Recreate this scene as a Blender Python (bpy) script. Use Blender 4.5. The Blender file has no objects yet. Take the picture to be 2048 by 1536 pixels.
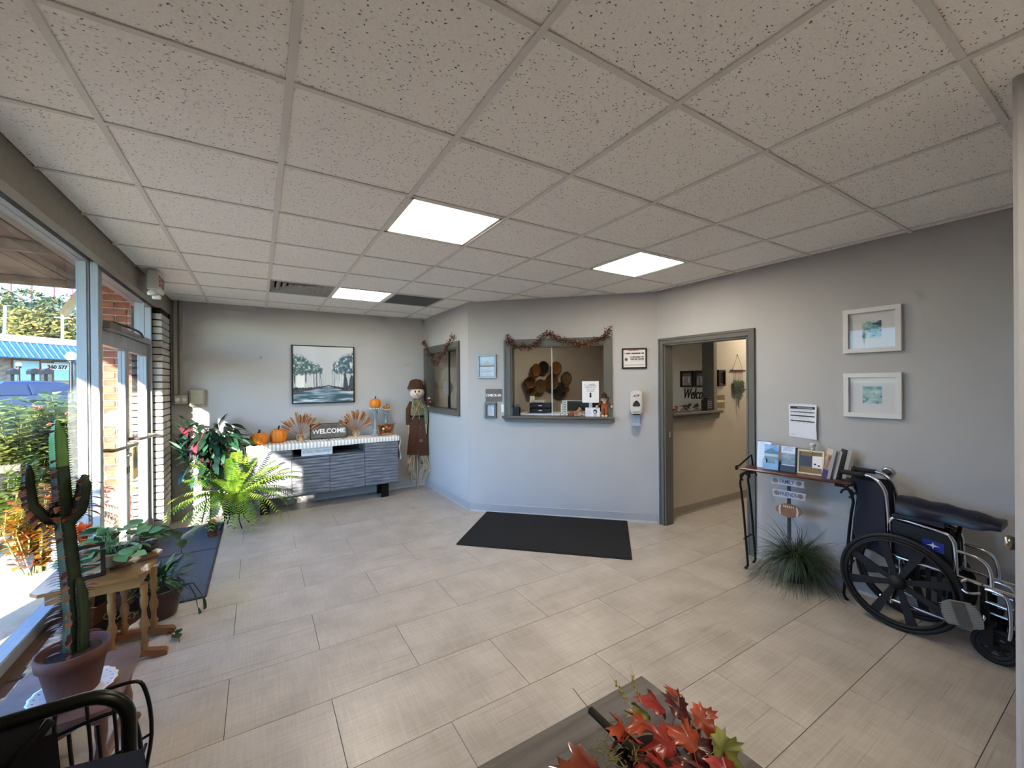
import bpy, math, random
from mathutils import Matrix, Vector
from math import sin, cos, pi, radians, sqrt, atan2
random.seed(7)
SC = bpy.context.scene
COL = SC.collection
# ------------------------------------------------------------------ camera
CAMP = Vector((0.510, -1.5766, 1.604))
def cam_basis(y, p, r):
    return Matrix.Rotation(y, 3, 'Z') @ Matrix.Rotation(p, 3, 'X') @ Matrix.Rotation(r, 3, 'Y')
_b = cam_basis(-0.5535, -0.0019, 0.0082)
cd = bpy.data.cameras.new('camera'); cam = bpy.data.objects.new('camera', cd); COL.objects.link(cam)
cd.sensor_width = 36.0; cd.lens = 822.24 / 2048 * 36.0; cd.clip_start = 0.02; cd.clip_end = 400
_m = Matrix((( _b[0][0], _b[0][2], -_b[0][1]), (_b[1][0], _b[1][2], -_b[1][1]), (_b[2][0], _b[2][2], -_b[2][1]))).to_4x4()
cam.matrix_world = Matrix.Translation(CAMP) @ _m
SC.camera = cam
# ------------------------------------------------------------------ world, sun, exposure
SUN_DIR = Vector((0.39, 1.0, -0.285)).normalized()
w = bpy.data.worlds.new('world'); SC.world = w; w.use_nodes = True
nt = w.node_tree; bg = nt.nodes['Background']
sky = nt.nodes.new('ShaderNodeTexSky'); sky.sky_type = 'NISHITA'; sky.sun_disc = False
sky.sun_elevation = radians(24); sky.sun_rotation = radians(201); sky.air_density = 1.0; sky.dust_density = 0.4; sky.ozone_density = 2.5
tn = nt.nodes.new('ShaderNodeMix'); tn.data_type = 'RGBA'; tn.blend_type = 'MULTIPLY'; tn.inputs[0].default_value = 1.; tn.inputs[7].default_value = (.50, .76, 1.06, 1)   # clear deep blue autumn sky
nt.links.new(sky.outputs[0], tn.inputs[6]); nt.links.new(tn.outputs[2], bg.inputs[0]); bg.inputs[1].default_value = 0.75
sd = bpy.data.lights.new('sun', 'SUN'); sun = bpy.data.objects.new('sun', sd); COL.objects.link(sun)
sd.energy = 18.0; sd.color = (1.0, 0.90, 0.76); sd.angle = radians(0.6)
sun.rotation_euler = SUN_DIR.to_track_quat('-Z', 'Y').to_euler(); sun.location = (-3, -6, 5)
SC.view_settings.view_transform = 'Standard'; SC.view_settings.look = 'None'
SC.view_settings.exposure = 1.3; SC.view_settings.gamma = 1.0; SC.view_settings.use_curve_mapping = False
SC.cycles.use_denoising = True; SC.cycles.max_bounces = 7; SC.cycles.diffuse_bounces = 4; SC.cycles.glossy_bounces = 3; SC.cycles.transparent_max_bounces = 10
SC.cycles.caustics_reflective = False; SC.cycles.caustics_refractive = False
SC.cycles.use_adaptive_sampling = True; SC.cycles.adaptive_threshold = 0.09; SC.cycles.adaptive_min_samples = 12
SC.cycles.sample_clamp_indirect = 8.0
PANEL = 11.5     # radiance of the lit ceiling panels
# ------------------------------------------------------------------ materials
def lin(c):
    if isinstance(c, str): c = [int(c[i:i + 2], 16) / 255 for i in (0, 2, 4)]
    return tuple(x / 12.92 if x <= .04045 else ((x + .055) / 1.055) ** 2.4 for x in c) + (1.0,)
MATS = {}
def M(name, col=None, rough=.6, metal=0., var=.12, scale=18., bump=0., spec=.4, stretch=(1, 1, 1), trans=0., emit=None, est=1., coat=0., sub=0., ior=1.45, dark=None, bscale=None, alpha=1.):
    if name in MATS: return MATS[name]
    m = bpy.data.materials.new(name); m.use_nodes = True; MATS[name] = m
    n, l = m.node_tree.nodes, m.node_tree.links; b = n['Principled BSDF']
    c = lin(col)
    tc = n.new('ShaderNodeTexCoord'); mp = n.new('ShaderNodeMapping'); mp.inputs['Scale'].default_value = stretch
    l.new(tc.outputs['Object'], mp.inputs[0])
    nz = n.new('ShaderNodeTexNoise'); nz.inputs['Scale'].default_value = scale; nz.inputs['Detail'].default_value = 4
    l.new(mp.outputs[0], nz.inputs['Vector'])
    rp = n.new('ShaderNodeValToRGB'); l.new(nz.outputs[0], rp.inputs[0])
    d = lin(dark) if dark else tuple(x * (1 - var) for x in c[:3]) + (1,)
    u = tuple(min(1, x * (1 + var * .6)) for x in c[:3]) + (1,)
    rp.color_ramp.elements[0].position = .3; rp.color_ramp.elements[1].position = .7
    rp.color_ramp.elements[0].color = d; rp.color_ramp.elements[1].color = u
    l.new(rp.outputs[0], b.inputs['Base Color'])
    b.inputs['Roughness'].default_value = rough; b.inputs['Metallic'].default_value = metal
    b.inputs['Specular IOR Level'].default_value = spec; b.inputs['IOR'].default_value = ior
    b.inputs['Transmission Weight'].default_value = trans; b.inputs['Coat Weight'].default_value = coat
    b.inputs['Subsurface Weight'].default_value = sub; b.inputs['Alpha'].default_value = alpha
    if emit:
        b.inputs['Emission Color'].default_value = lin(emit); b.inputs['Emission Strength'].default_value = est
    if bump:
        bp = n.new('ShaderNodeBump'); bp.inputs['Strength'].default_value = bump; bp.inputs['Distance'].default_value = .004
        if bscale:
            n2 = n.new('ShaderNodeTexNoise'); n2.inputs['Scale'].default_value = bscale; n2.inputs['Detail'].default_value = 3
            l.new(mp.outputs[0], n2.inputs['Vector']); l.new(n2.outputs[0], bp.inputs['Height'])
        else: l.new(nz.outputs[0], bp.inputs['Height'])
        l.new(bp.outputs[0], b.inputs['Normal'])
    return m
def M_glass(name='glass', tint=(1, 1, 1), refl=.08):
    if name in MATS: return MATS[name]
    m = bpy.data.materials.new(name); m.use_nodes = True; MATS[name] = m
    n, l = m.node_tree.nodes, m.node_tree.links; n.remove(n['Principled BSDF'])
    t = n.new('ShaderNodeBsdfTransparent'); t.inputs[0].default_value = tint + (1,)
    g = n.new('ShaderNodeBsdfGlossy'); g.inputs['Roughness'].default_value = .02
    fr = n.new('ShaderNodeFresnel'); fr.inputs[0].default_value = 1.45
    ge = n.new('ShaderNodeNewGeometry'); fm = n.new('ShaderNodeMath'); fm.operation = 'SUBTRACT'; fm.use_clamp = True; l.new(fr.outputs[0], fm.inputs[0]); l.new(ge.outputs['Backfacing'], fm.inputs[1])
    mx = n.new('ShaderNodeMixShader'); l.new(fm.outputs[0], mx.inputs[0]); l.new(t.outputs[0], mx.inputs[1]); l.new(g.outputs[0], mx.inputs[2])
    l.new(mx.outputs[0], n['Material Output'].inputs[0]); return m
def M_print(name='print', rough=.55, coat=0.):
    if name in MATS: return MATS[name]
    m = bpy.data.materials.new(name); m.use_nodes = True; MATS[name] = m
    n, l = m.node_tree.nodes, m.node_tree.links; b = n['Principled BSDF']
    a = n.new('ShaderNodeVertexColor'); a.layer_name = 'Col'; l.new(a.outputs[0], b.inputs['Base Color'])
    b.inputs['Roughness'].default_value = rough; b.inputs['Coat Weight'].default_value = coat; return m
def M_leaf(name, col, dark, rough=.4, trans=.35, scale=6.):
    """leaf: diffuse + translucent so that it glows where the sun comes through"""
    if name in MATS: return MATS[name]
    m = M(name, col, rough=rough, dark=dark, scale=scale)
    n, l = m.node_tree.nodes, m.node_tree.links; b = n['Principled BSDF']
    tr = n.new('ShaderNodeBsdfTranslucent'); mx = n.new('ShaderNodeMixShader'); mx.inputs[0].default_value = trans
    src = b.inputs['Base Color'].links[0].from_socket
    l.new(src, tr.inputs[0]); l.new(b.outputs[0], mx.inputs[1]); l.new(tr.outputs[0], mx.inputs[2])
    l.new(mx.outputs[0], n['Material Output'].inputs[0]); return m
# ------------------------------------------------------------------ mesh builder
def catmull(P, n=4):
    Q = [P[0] * 2 - P[1]] + P + [P[-1] * 2 - P[-2]]; out = []
    for i in range(1, len(Q) - 2):
        a, b, c, d = Q[i - 1:i + 3]
        for k in range(n):
            t = k / n; out.append(.5 * ((2 * b) + (c - a) * t + (2 * a - 5 * b + 4 * c - d) * t * t + (3 * b - a - 3 * c + d) * t ** 3))
    return out + [P[-1]]
class B:
    def __init__(s): s.v = []; s.f = []; s.sm = []; s.mi = []; s.m = Matrix.Identity(4); s.k = 0; s.cc = None
    def add(s, vs, fs, smooth=False):
        o = len(s.v); mm = s.m
        s.v += [tuple(mm @ Vector(p)) for p in vs]
        for f in fs: s.f.append(tuple(o + i for i in f)); s.sm.append(smooth); s.mi.append(s.k)
        return s
    def box(s, x0, x1, y0, y1, z0, z1, ch=0.):
        if ch <= 0:
            vs = [(x, y, z) for z in (z0, z1) for y in (y0, y1) for x in (x0, x1)]
            return s.add(vs, [(0, 2, 3, 1), (4, 5, 7, 6), (0, 1, 5, 4), (2, 6, 7, 3), (0, 4, 6, 2), (1, 3, 7, 5)])
        c = ch; vs = []; fs = []                                   # chamfered box
        for z, zz in ((z0, 1), (z1, -1)):
            for y, yy in ((y0, 1), (y1, -1)):
                for x, xx in ((x0, 1), (x1, -1)):
                    vs += [(x, y + c * yy, z + c * zz), (x + c * xx, y, z + c * zz), (x + c * xx, y + c * yy, z)]
        I = lambda i, j, k, a: 3 * (k * 4 + j * 2 + i) + a
        for i in (0, 1):
            q = [I(i, 0, 0, 0), I(i, 0, 1, 0), I(i, 1, 1, 0), I(i, 1, 0, 0)]; fs.append(q if i == 0 else q[::-1])
            q = [I(0, i, 0, 1), I(1, i, 0, 1), I(1, i, 1, 1), I(0, i, 1, 1)]; fs.append(q if i == 0 else q[::-1])
            q = [I(0, 0, i, 2), I(0, 1, i, 2), I(1, 1, i, 2), I(1, 0, i, 2)]; fs.append(q if i == 0 else q[::-1])
        for i in (0, 1):
            for j in (0, 1):
                fs.append([I(i, j, 0, 0), I(i, j, 1, 0), I(i, j, 1, 1), I(i, j, 0, 1)])
                fs.append([I(i, 0, j, 0), I(i, 1, j, 0), I(i, 1, j, 2), I(i, 0, j, 2)])
                fs.append([I(0, i, j, 1), I(1, i, j, 1), I(1, i, j, 2), I(0, i, j, 2)])
                for k in (0, 1): fs.append([I(i, j, k, 0), I(i, j, k, 1), I(i, j, k, 2)])
        return s.add(vs, fs)
    def tube(s, path, r, n=8, closed=False, cap=True, flat=1.):
        P = [Vector(p) for p in path]
        if not closed and 3 <= len(P) <= 12 and not isinstance(r, (list, tuple)) and n >= 5: P = catmull(P)
        N = len(P); vs = []; fs = []
        rr = r if isinstance(r, (list, tuple)) else [r] * N
        up = None
        for i, p in enumerate(P):
            a = P[(i - 1) % N] if (closed or i > 0) else p; b = P[(i + 1) % N] if (closed or i < N - 1) else p
            t = (b - a).normalized() if (b - a).length > 1e-9 else Vector((0, 0, 1))
            if up is None: up = Vector((0, 0, 1)) if abs(t.z) < .9 else Vector((1, 0, 0))
            u = (up - t * up.dot(t))
            u = u.normalized() if u.length > 1e-6 else t.orthogonal().normalized()
            up = u; w_ = t.cross(u)
            for k in range(n):
                a_ = 2 * pi * k / n; vs.append(p + u * cos(a_) * rr[i] + w_ * sin(a_) * rr[i] * flat)
        for i in range(N if closed else N - 1):
            j = (i + 1) % N
            for k in range(n): fs.append((i * n + k, i * n + (k + 1) % n, j * n + (k + 1) % n, j * n + k))
        s.add(vs, fs, True)
        if cap and not closed: s.add(vs[:n], [tuple(range(n))[::-1]]); s.add(vs[-n:], [tuple(range(n))])
        return s
    def lathe(s, prof, n=20, c=(0, 0, 0), sx=1., sy=1., mod=None):
        vs = []; fs = []; L = len(prof)
        for r, z in prof:
            for k in range(n):
                a = 2 * pi * k / n; q = r * (mod(a, z) if mod else 1)
                vs.append((c[0] + q * cos(a) * sx, c[1] + q * sin(a) * sy, c[2] + z))
        for i in range(L - 1):
            for k in range(n): fs.append((i * n + k, i * n + (k + 1) % n, (i + 1) * n + (k + 1) % n, (i + 1) * n + k))
        s.add(vs, fs, True)
        if prof[0][0] > 1e-4: s.add(vs[:n], [tuple(range(n))[::-1]])
        if prof[-1][0] > 1e-4: s.add(vs[-n:], [tuple(range(n))])
        return s
    def ball(s, c, r, n=12, m=8):
        r = r if isinstance(r, (tuple, list)) else (r, r, r)
        vs = []; fs = []
        for i in range(m + 1):
            t = pi * i / m
            for k in range(n): a = 2 * pi * k / n; vs.append((c[0] + r[0] * sin(t) * cos(a), c[1] + r[1] * sin(t) * sin(a), c[2] - r[2] * cos(t)))
        for i in range(m):
            for k in range(n): fs.append((i * n + k, i * n + (k + 1) % n, (i + 1) * n + (k + 1) % n, (i + 1) * n + k))
        return s.add(vs, fs, True)
    def prism(s, pts, a0, a1, axis='y'):
        """polygon pts (2d) extruded; axis y: pts are (x,z); axis z: (x,y); axis x: (y,z)"""
        f = {'y': lambda p, a: (p[0], a, p[1]), 'z': lambda p, a: (p[0], p[1], a), 'x': lambda p, a: (a, p[0], p[1])}[axis]
        n = len(pts); vs = [f(p, a0) for p in pts] + [f(p, a1) for p in pts]
        fs = [tuple(range(n)), tuple(range(2 * n - 1, n - 1, -1))] + [(i, i + n, (i + 1) % n + n, (i + 1) % n) for i in range(n)]
        return s.add(vs, fs)
    def obj(s, name, mat, parent=None, mats=None, loc=None, rot=None):
        me = bpy.data.meshes.new(name); me.from_pydata(s.v, [], s.f)
        me.polygons.foreach_set('use_smooth', s.sm)
        for m in ([mat] if mats is None else mats): me.materials.append(m)
        if mats: me.polygons.foreach_set('material_index', s.mi)
        if s.cc is not None:
            a = me.color_attributes.new('Col', 'FLOAT_COLOR', 'POINT'); a.data.foreach_set('color', [x for c in s.cc for x in c])
        me.update()
        return inst(name, me, parent, loc, rot)
def inst(name, me, parent=None, loc=None, rot=None, mw=None):
    o = bpy.data.objects.new(name, me); COL.objects.link(o)
    if parent: o.parent = parent
    if mw is not None: o.matrix_local = mw
    if loc is not None: o.location = loc
    if rot is not None: o.rotation_euler = rot
    return o
def tag(o, label, cat, group=None):
    o['label'] = label; o['category'] = cat
    if group: o['group'] = group
    return o
def thing(name, label, cat, loc=(0, 0, 0), rz=0., group=None, rot=None):
    o = bpy.data.objects.new(name, None); COL.objects.link(o); o.location = loc; o.rotation_euler = rot or (0, 0, rz); o.empty_display_size = .1
    return tag(o, label, cat, group)
def struct(o): o['kind'] = 'structure'; return o
def stuff(o): o['kind'] = 'stuff'; return o
def panel(w_, h, fn, nx=None, ny=None, y=0., x0=None, z0=0.):
    """flat print: grid in the local xz plane facing -y; fn(u,v)->srgb triple"""
    b = B(); x0 = -w_ / 2 if x0 is None else x0; nx = nx or 40; ny = ny or 40; b.cc = []
    vs = []
    for j in range(ny + 1):
        for i in range(nx + 1):
            u, v = i / nx, j / ny; vs.append((x0 + w_ * u, y, z0 + h * v)); b.cc.append(lin(fn(u, v)))
    fs = [(j * (nx + 1) + i, j * (nx + 1) + i + 1, (j + 1) * (nx + 1) + i + 1, (j + 1) * (nx + 1) + i) for j in range(ny) for i in range(nx)]
    b.add(vs, fs); return b
def text(name, body, size, mat, parent, loc, rot=(pi / 2, 0, 0), depth=.002, bold=0., align='CENTER', sx=1., shear=0.):
    cu = bpy.data.curves.new(name, 'FONT'); cu.body = body; cu.size = size; cu.extrude = depth; cu.offset = bold; cu.align_x = align; cu.shear = shear
    cu.resolution_u = 3
    t = bpy.data.objects.new('tmp', cu); me = bpy.data.meshes.new_from_object(t); bpy.data.objects.remove(t); bpy.data.curves.remove(cu)
    me.materials.clear(); me.materials.append(mat)
    o = inst(name, me, parent, loc, rot); o.scale = (sx, 1, 1); return o
def hashf(i, j=0, k=0):
    x = sin(i * 127.1 + j * 311.7 + k * 74.7) * 43758.5453; return x - math.floor(x)
def vnoise(x, y, k=0):
    i, j = math.floor(x), math.floor(y); fx, fy = x - i, y - j; fx = fx * fx * (3 - 2 * fx); fy = fy * fy * (3 - 2 * fy)
    a = hashf(i, j, k) * (1 - fx) + hashf(i + 1, j, k) * fx; b_ = hashf(i, j + 1, k) * (1 - fx) + hashf(i + 1, j + 1, k) * fx
    return a * (1 - fy) + b_ * fy
def mixc(a, b_, t): t = max(0, min(1, t)); return tuple(a[i] * (1 - t) + b_[i] * t for i in range(3))
def hx(h): return tuple(int(h[i:i + 2], 16) / 255 for i in (0, 2, 4))
def rnd(a, b_): return random.uniform(a, b_)
# ================================================================== setting
CE = 2.627; T = .6096
WALL = M('wall_paint', 'b1b0b0', rough=.85, var=.03, scale=3, bump=.25, bscale=220, spec=.2)
HALLW = M('hall_paint', 'bab2a4', rough=.85, var=.03, scale=3, bump=.2, bscale=220, spec=.2)
TRIM = M('grey_trim_paint', '5f5e58', rough=.45, var=.06, scale=8)
BASE = M('vinyl_base', 'a5a6a6', rough=.5, var=.04)
BASEH = M('vinyl_base_hall', '8f887c', rough=.5, var=.04)
CEIL = M('ceiling_slab', 'e6e4e0', rough=.9, var=.02)
TEE = M('tee_metal', 'dedcd8', rough=.5, var=.03)
ALU = M('aluminium_frame', '94999e', rough=.42, metal=.1, var=.1, scale=30, stretch=(1, 1, .1))
DARK = M('black_plastic', '17171a', rough=.45, var=.1)
BLACK = M('black_metal', '0f0f11', rough=.4, metal=.3, var=.1)
CHROME = M('chrome', 'd4d6da', rough=.16, metal=1., var=.03)
WHITE = M('white_plastic', 'e4e3df', rough=.4, var=.03)
PAPER = M('paper_white', 'e6e6e6', rough=.8, var=.02)
INK = M('ink', '1c1d22', rough=.7, var=.05)
GLASS = M_glass()
PRINT = M_print(); PRINTG = M_print('print_gloss', .3, .3)
# ---- floor tiles: woven-look planks 18 x 36 in, half bond
def floor_mat():
    m = M('floor_tile', 'a39a8c', rough=.30, var=.10, scale=3, spec=.45)
    n, l = m.node_tree.nodes, m.node_tree.links; b = n['Principled BSDF']
    oi = n.new('ShaderNodeObjectInfo'); tc = n.new('ShaderNodeTexCoord')
    off = n.new('ShaderNodeVectorMath'); off.operation = 'SCALE'; off.inputs[0].default_value = (37, 91, 13); l.new(oi.outputs['Random'], off.inputs['Scale'])
    ad = n.new('ShaderNodeVectorMath'); ad.operation = 'ADD'; l.new(tc.outputs['Object'], ad.inputs[0]); l.new(off.outputs[0], ad.inputs[1])
    def nz(sc, s, det=3.):
        mp = n.new('ShaderNodeMapping'); mp.inputs['Scale'].default_value = sc; l.new(ad.outputs[0], mp.inputs[0])
        t = n.new('ShaderNodeTexNoise'); t.inputs['Scale'].default_value = s; t.inputs['Detail'].default_value = det; l.new(mp.outputs[0], t.inputs['Vector']); return t.outputs[0]
    def ramp(src, p0, p1, c0, c1):
        r = n.new('ShaderNodeValToRGB'); r.color_ramp.elements[0].position = p0; r.color_ramp.elements[1].position = p1
        r.color_ramp.elements[0].color = c0; r.color_ramp.elements[1].color = c1; l.new(src, r.inputs[0]); return r.outputs[0]
    def mul(a, b_, f=1.):
        x = n.new('ShaderNodeMix'); x.data_type = 'RGBA'; x.blend_type = 'MULTIPLY'; x.inputs[0].default_value = f; l.new(a, x.inputs[6]); l.new(b_, x.inputs[7]); return x.outputs[2]
    base = ramp(nz((1, 1, 1), 4.), .3, .7, lin('a39b90'), lin('b7afa4'))
    w1 = ramp(nz((1.2, 40, 1), 3., 4), .35, .75, (.89, .88, .87, 1), (1.04, 1.04, 1.03, 1))
    w2 = ramp(nz((30, 1.5, 1), 4., 3), .40, .75, (.95, .95, .95, 1), (1.08, 1.08, 1.07, 1))
    ln = ramp(nz((.7, 40, 1), 1.7, 1), .27, .30, (.78, .76, .73, 1), (1, 1, 1, 1))
    c = mul(mul(mul(base, w1), w2), ln)
    l.new(c, b.inputs['Base Color'])
    bp = n.new('ShaderNodeBump'); bp.inputs['Strength'].default_value = .12; bp.inputs['Distance'].default_value = .002; l.new(w1, bp.inputs['Height']); l.new(bp.outputs[0], b.inputs['Normal'])
    return m
FT = floor_mat(); GROUT = M('floor_joint', '4e473e', rough=.8, var=.1)
def xmax(y): return 2.72 if y < -1.25 else 4.37 if y < 1.53 else 5.9 - y if y < 3.12 else 2.78
fl = struct(B().box(-.45, 7.2, -4.2, 4.80, -.06, -.0035).obj('floor', GROUT))
fl['label'] = 'beige woven-look plank tile floor'
TW, TH = .9144, .4572
tb = B().box(-TW / 2 + .0012, TW / 2 - .0012, -TH / 2 + .0012, TH / 2 - .0012, -.006, 0, .001)
me0 = None
for k in range(-15, 6):
    y0 = 2.525 + TH * k; yc = y0 + TH / 2
    if yc < -4.1 or yc > 4.75: continue
    ph = .817 if k % 2 else 1.279
    for i in range(-4, 9):
        xc = ph + TW * (i + .5)
        x0, x1 = xc - TW / 2, xc + TW / 2
        inroom = x1 > -.4 and (x0 < xmax(yc) + .02 or x0 < xmax(y0) or x0 < xmax(y0 + TH))
        hall = .2 < yc < 1.7 and x0 < 6.7 and x1 > 4.2
        if not (inroom or hall): continue
        cut0, cut1 = max(x0, -.45), min(x1, 7.1)
        if cut0 > x0 + .01 or cut1 < x1 - .01:
            B().box(cut0 - xc + .0012, cut1 - xc - .0012, -TH / 2 + .0012, TH / 2 - .0012, -.006, 0, .001).obj('floor_tile', FT, fl, loc=(xc, yc, 0))
        elif me0 is None: me0 = tb.obj('floor_tile', FT, fl, loc=(xc, yc, 0)).data
        else: inst('floor_tile', me0, fl, (xc, yc, 0))
# ---- suspended ceiling
def ceil_mat():
    m = M('ceiling_tile', 'd3cec6', rough=.95, var=.03, scale=5, spec=.1)
    n, l = m.node_tree.nodes, m.node_tree.links; b = n['Principled BSDF']
    oi = n.new('ShaderNodeObjectInfo'); tc = n.new('ShaderNodeTexCoord')
    off = n.new('ShaderNodeVectorMath'); off.operation = 'SCALE'; off.inputs[0].default_value = (37, 91, 0); l.new(oi.outputs['Random'], off.inputs['Scale'])
    ad = n.new('ShaderNodeVectorMath'); ad.operation = 'ADD'; l.new(tc.outputs['Object'], ad.inputs[0]); l.new(off.outputs[0], ad.inputs[1])
    dn = n.new('ShaderNodeTexNoise'); dn.inputs['Scale'].default_value = 45; l.new(ad.outputs[0], dn.inputs['Vector'])
    ds = n.new('ShaderNodeVectorMath'); ds.operation = 'SCALE'; ds.inputs['Scale'].default_value = .02; l.new(dn.outputs['Color'], ds.inputs[0])
    a2 = n.new('ShaderNodeVectorMath'); a2.operation = 'ADD'; l.new(ad.outputs[0], a2.inputs[0]); l.new(ds.outputs[0], a2.inputs[1])
    mp = n.new('ShaderNodeMapping'); mp.inputs['Scale'].default_value = (1., 1.7, 1); mp.inputs['Rotation'].default_value = (0, 0, .5); l.new(a2.outputs[0], mp.inputs[0])
    vo = n.new('ShaderNodeTexVoronoi'); vo.inputs['Scale'].default_value = 62; vo.inputs['Randomness'].default_value = 1.; l.new(mp.outputs[0], vo.inputs['Vector'])
    r1 = n.new('ShaderNodeValToRGB'); r1.color_ramp.elements[0].position = .15; r1.color_ramp.elements[1].position = .27; l.new(vo.outputs['Distance'], r1.inputs[0])
    gt = n.new('ShaderNodeMath'); gt.operation = 'GREATER_THAN'; gt.inputs[1].default_value = .52
    sp = n.new('ShaderNodeSeparateColor'); l.new(vo.outputs['Color'], sp.inputs[0]); l.new(sp.outputs[0], gt.inputs[0])
    mx = n.new('ShaderNodeMath'); mx.operation = 'MAXIMUM'; l.new(r1.outputs[0], mx.inputs[0]); l.new(gt.outputs[0], mx.inputs[1])
    fn = n.new('ShaderNodeTexNoise'); fn.inputs['Scale'].default_value = 130; fn.inputs['Detail'].default_value = 3; l.new(ad.outputs[0], fn.inputs['Vector'])
    r2 = n.new('ShaderNodeValToRGB'); r2.color_ramp.elements[0].position = .33; r2.color_ramp.elements[1].position = .5; r2.color_ramp.elements[0].color = (.92, .92, .92, 1); l.new(fn.outputs[0], r2.inputs[0])
    cr = n.new('ShaderNodeValToRGB'); cr.color_ramp.elements[0].color = lin('76716a'); cr.color_ramp.elements[1].color = lin('f8f6f3'); l.new(mx.outputs[0], cr.inputs[0])
    ml = n.new('ShaderNodeMix'); ml.data_type = 'RGBA'; ml.blend_type = 'MULTIPLY'; ml.inputs[0].default_value = 1; l.new(cr.outputs[0], ml.inputs[6]); l.new(r2.outputs[0], ml.inputs[7])
    l.new(ml.outputs[2], b.inputs['Base Color'])
    bp = n.new('ShaderNodeBump'); bp.inputs['Strength'].default_value = .5; bp.inputs['Distance'].default_value = .003; l.new(ml.outputs[2], bp.inputs['Height']); l.new(bp.outputs[0], b.inputs['Normal'])
    return m
CT = ceil_mat()
ce = struct(B().box(-.62, 7.2, -4.2, 4.85, CE + .10, CE + .18).obj('ceiling', CEIL)); ce['label'] = 'suspended grid ceiling of textured square panels'
LIGHTS = [(2, 1), (2, 5), (5, 1), (2, -3), (2, -6)]
VENT, RET = (1, 5), (3, 5)
cme = {}
for i in range(-1, 8):
    for j in range(-7, 8):
        if (i, j) in LIGHTS or (i, j) in (VENT, RET): continue
        x0, x1, y0, y1 = i * T, (i + 1) * T, j * T, (j + 1) * T
        x0 = max(x0, -.372); y1 = min(y1, 4.735); y0 = max(y0, -4.2); x1 = min(x1, 4.365)
        if x0 > max(xmax(y0 + .01), xmax(y1 - .01)) or y1 <= y0 or x1 <= x0: continue
        key = (round(x1 - x0, 3), round(y1 - y0, 3)); c = ((x0 + x1) / 2, (y0 + y1) / 2, CE)
        if key in cme: inst('ceiling_panel', cme[key], ce, c)
        else:
            a, d = key[0] / 2 - .006, key[1] / 2 - .006
            cme[key] = B().box(-a, a, -d, d, .003, .02, .005).obj('ceiling_panel', CT, ce, loc=c).data
def tee_prof(b, x0, x1, y0, y1, zb=.004): return b.box(x0, x1, y0, y1, CE - zb, CE + .002).box((x0 + x1) / 2 - (.002 if x1 - x0 < .1 else (x1 - x0) / 2), (x0 + x1) / 2 + (.002 if x1 - x0 < .1 else (x1 - x0) / 2), (y0 + y1) / 2 - (.002 if y1 - y0 < .1 else (y1 - y0) / 2), (y0 + y1) / 2 + (.002 if y1 - y0 < .1 else (y1 - y0) / 2), CE + .002, CE + .03)
for i in range(0, 8):
    x = i * T; y1 = 4.735 if x < 2.78 else 5.9 - x; y0 = -4.2 if x < 2.72 else -1.25
    tee_prof(B(), x - .012, x + .012, y0, y1).obj('ceiling_tee', TEE, ce)
for j in range(-6, 8):
    y = j * T; tee_prof(B(), -.372, xmax(y), y - .011, y + .011, .0028).obj('ceiling_tee', TEE, ce)
# lit troffers, supply diffuser, return grille
EMIT = M('light_diffuser', 'fffdf2', emit='fff1dd', est=PANEL, var=0.)
for q, (i, j) in enumerate(LIGHTS):
    lab = {(2, 1): 'large lit ceiling panel nearest the middle of the room', (2, 5): 'lit ceiling panel between the air vent and the grey return grille',
           (5, 1): 'lit ceiling panel in front of the check-in window near the right wall', (2, -3): 'lit ceiling panel above the coffee table behind the viewer', (2, -6): 'lit ceiling panel at the rear of the room'}[(i, j)]
    t = thing('ceiling_light', lab, 'light', ((i + .5) * T, (j + .5) * T, CE), 0, 'square lit ceiling panels')
    h = T / 2 - .012
    B().box(-h, h, -h, -h + .022, -.001, .03).box(-h, h, h - .022, h, -.001, .03).box(-h, -h + .022, -h, h, -.001, .03).box(h - .022, h, -h, h, -.001, .03).box(-h, h, -h, h, .03, .05).obj('light_frame', TEE, t)
    B().box(-h + .022, h - .022, -h + .022, h - .022, .004, .012).obj('diffuser', EMIT, t)
VG = M('vent_grey', 'a7a8a6', rough=.5, var=.05); VD = M('vent_dark', '202224', rough=.8)
t = thing('air_diffuser', 'stepped square air vent in the ceiling beside the far lit panel', 'vent', ((VENT[0] + .5) * T, (VENT[1] + .5) * T, CE))
B().box(-.29, .29, -.29, .29, .06, .09).obj('vent_back', VD, t)
for k, h in enumerate((.29, .235, .18, .125, .07)):
    z = .0 + k * .006; g = .042
    for a in range(4):
        b = B(); b.m = Matrix.Rotation(a * pi / 2, 4, 'Z'); b.add([(-h, -h, z), (h, -h, z), (h - g, -h + g, z + .04), (-h + g, -h + g, z + .04), (-h, -h, z + .004), (h, -h, z + .004), (h - g, -h + g, z + .044), (-h + g, -h + g, z + .044)], [(0, 3, 2, 1), (4, 5, 6, 7), (0, 1, 5, 4), (2, 3, 7, 6)])
        b.obj('vent_blade', VG, t)
B().box(-.03, .03, -.03, .03, .03, .036).obj('vent_centre', VG, t)
t = thing('return_grille', 'flat grey perforated return air grille in the ceiling', 'vent', ((RET[0] + .5) * T, (RET[1] + .5) * T, CE))
RG = M('return_grey', '7c8082', rough=.6, var=.08, scale=300)
B().box(-.29, .29, -.29, .29, .004, .012).obj('grille_plate', RG, t)
B().box(-.293, .293, -.293, -.275, -.002, .012).box(-.293, .293, .275, .293, -.002, .012).box(-.293, -.275, -.293, .293, -.002, .012).box(.275, .293, -.293, .293, -.002, .012).obj('grille_frame', VG, t)
for k in range(22): B().box(-.27, .27, -.262 + k * .025 - .004, -.262 + k * .025 + .004, .0, .005).obj('grille_slat', RG, t)
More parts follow.
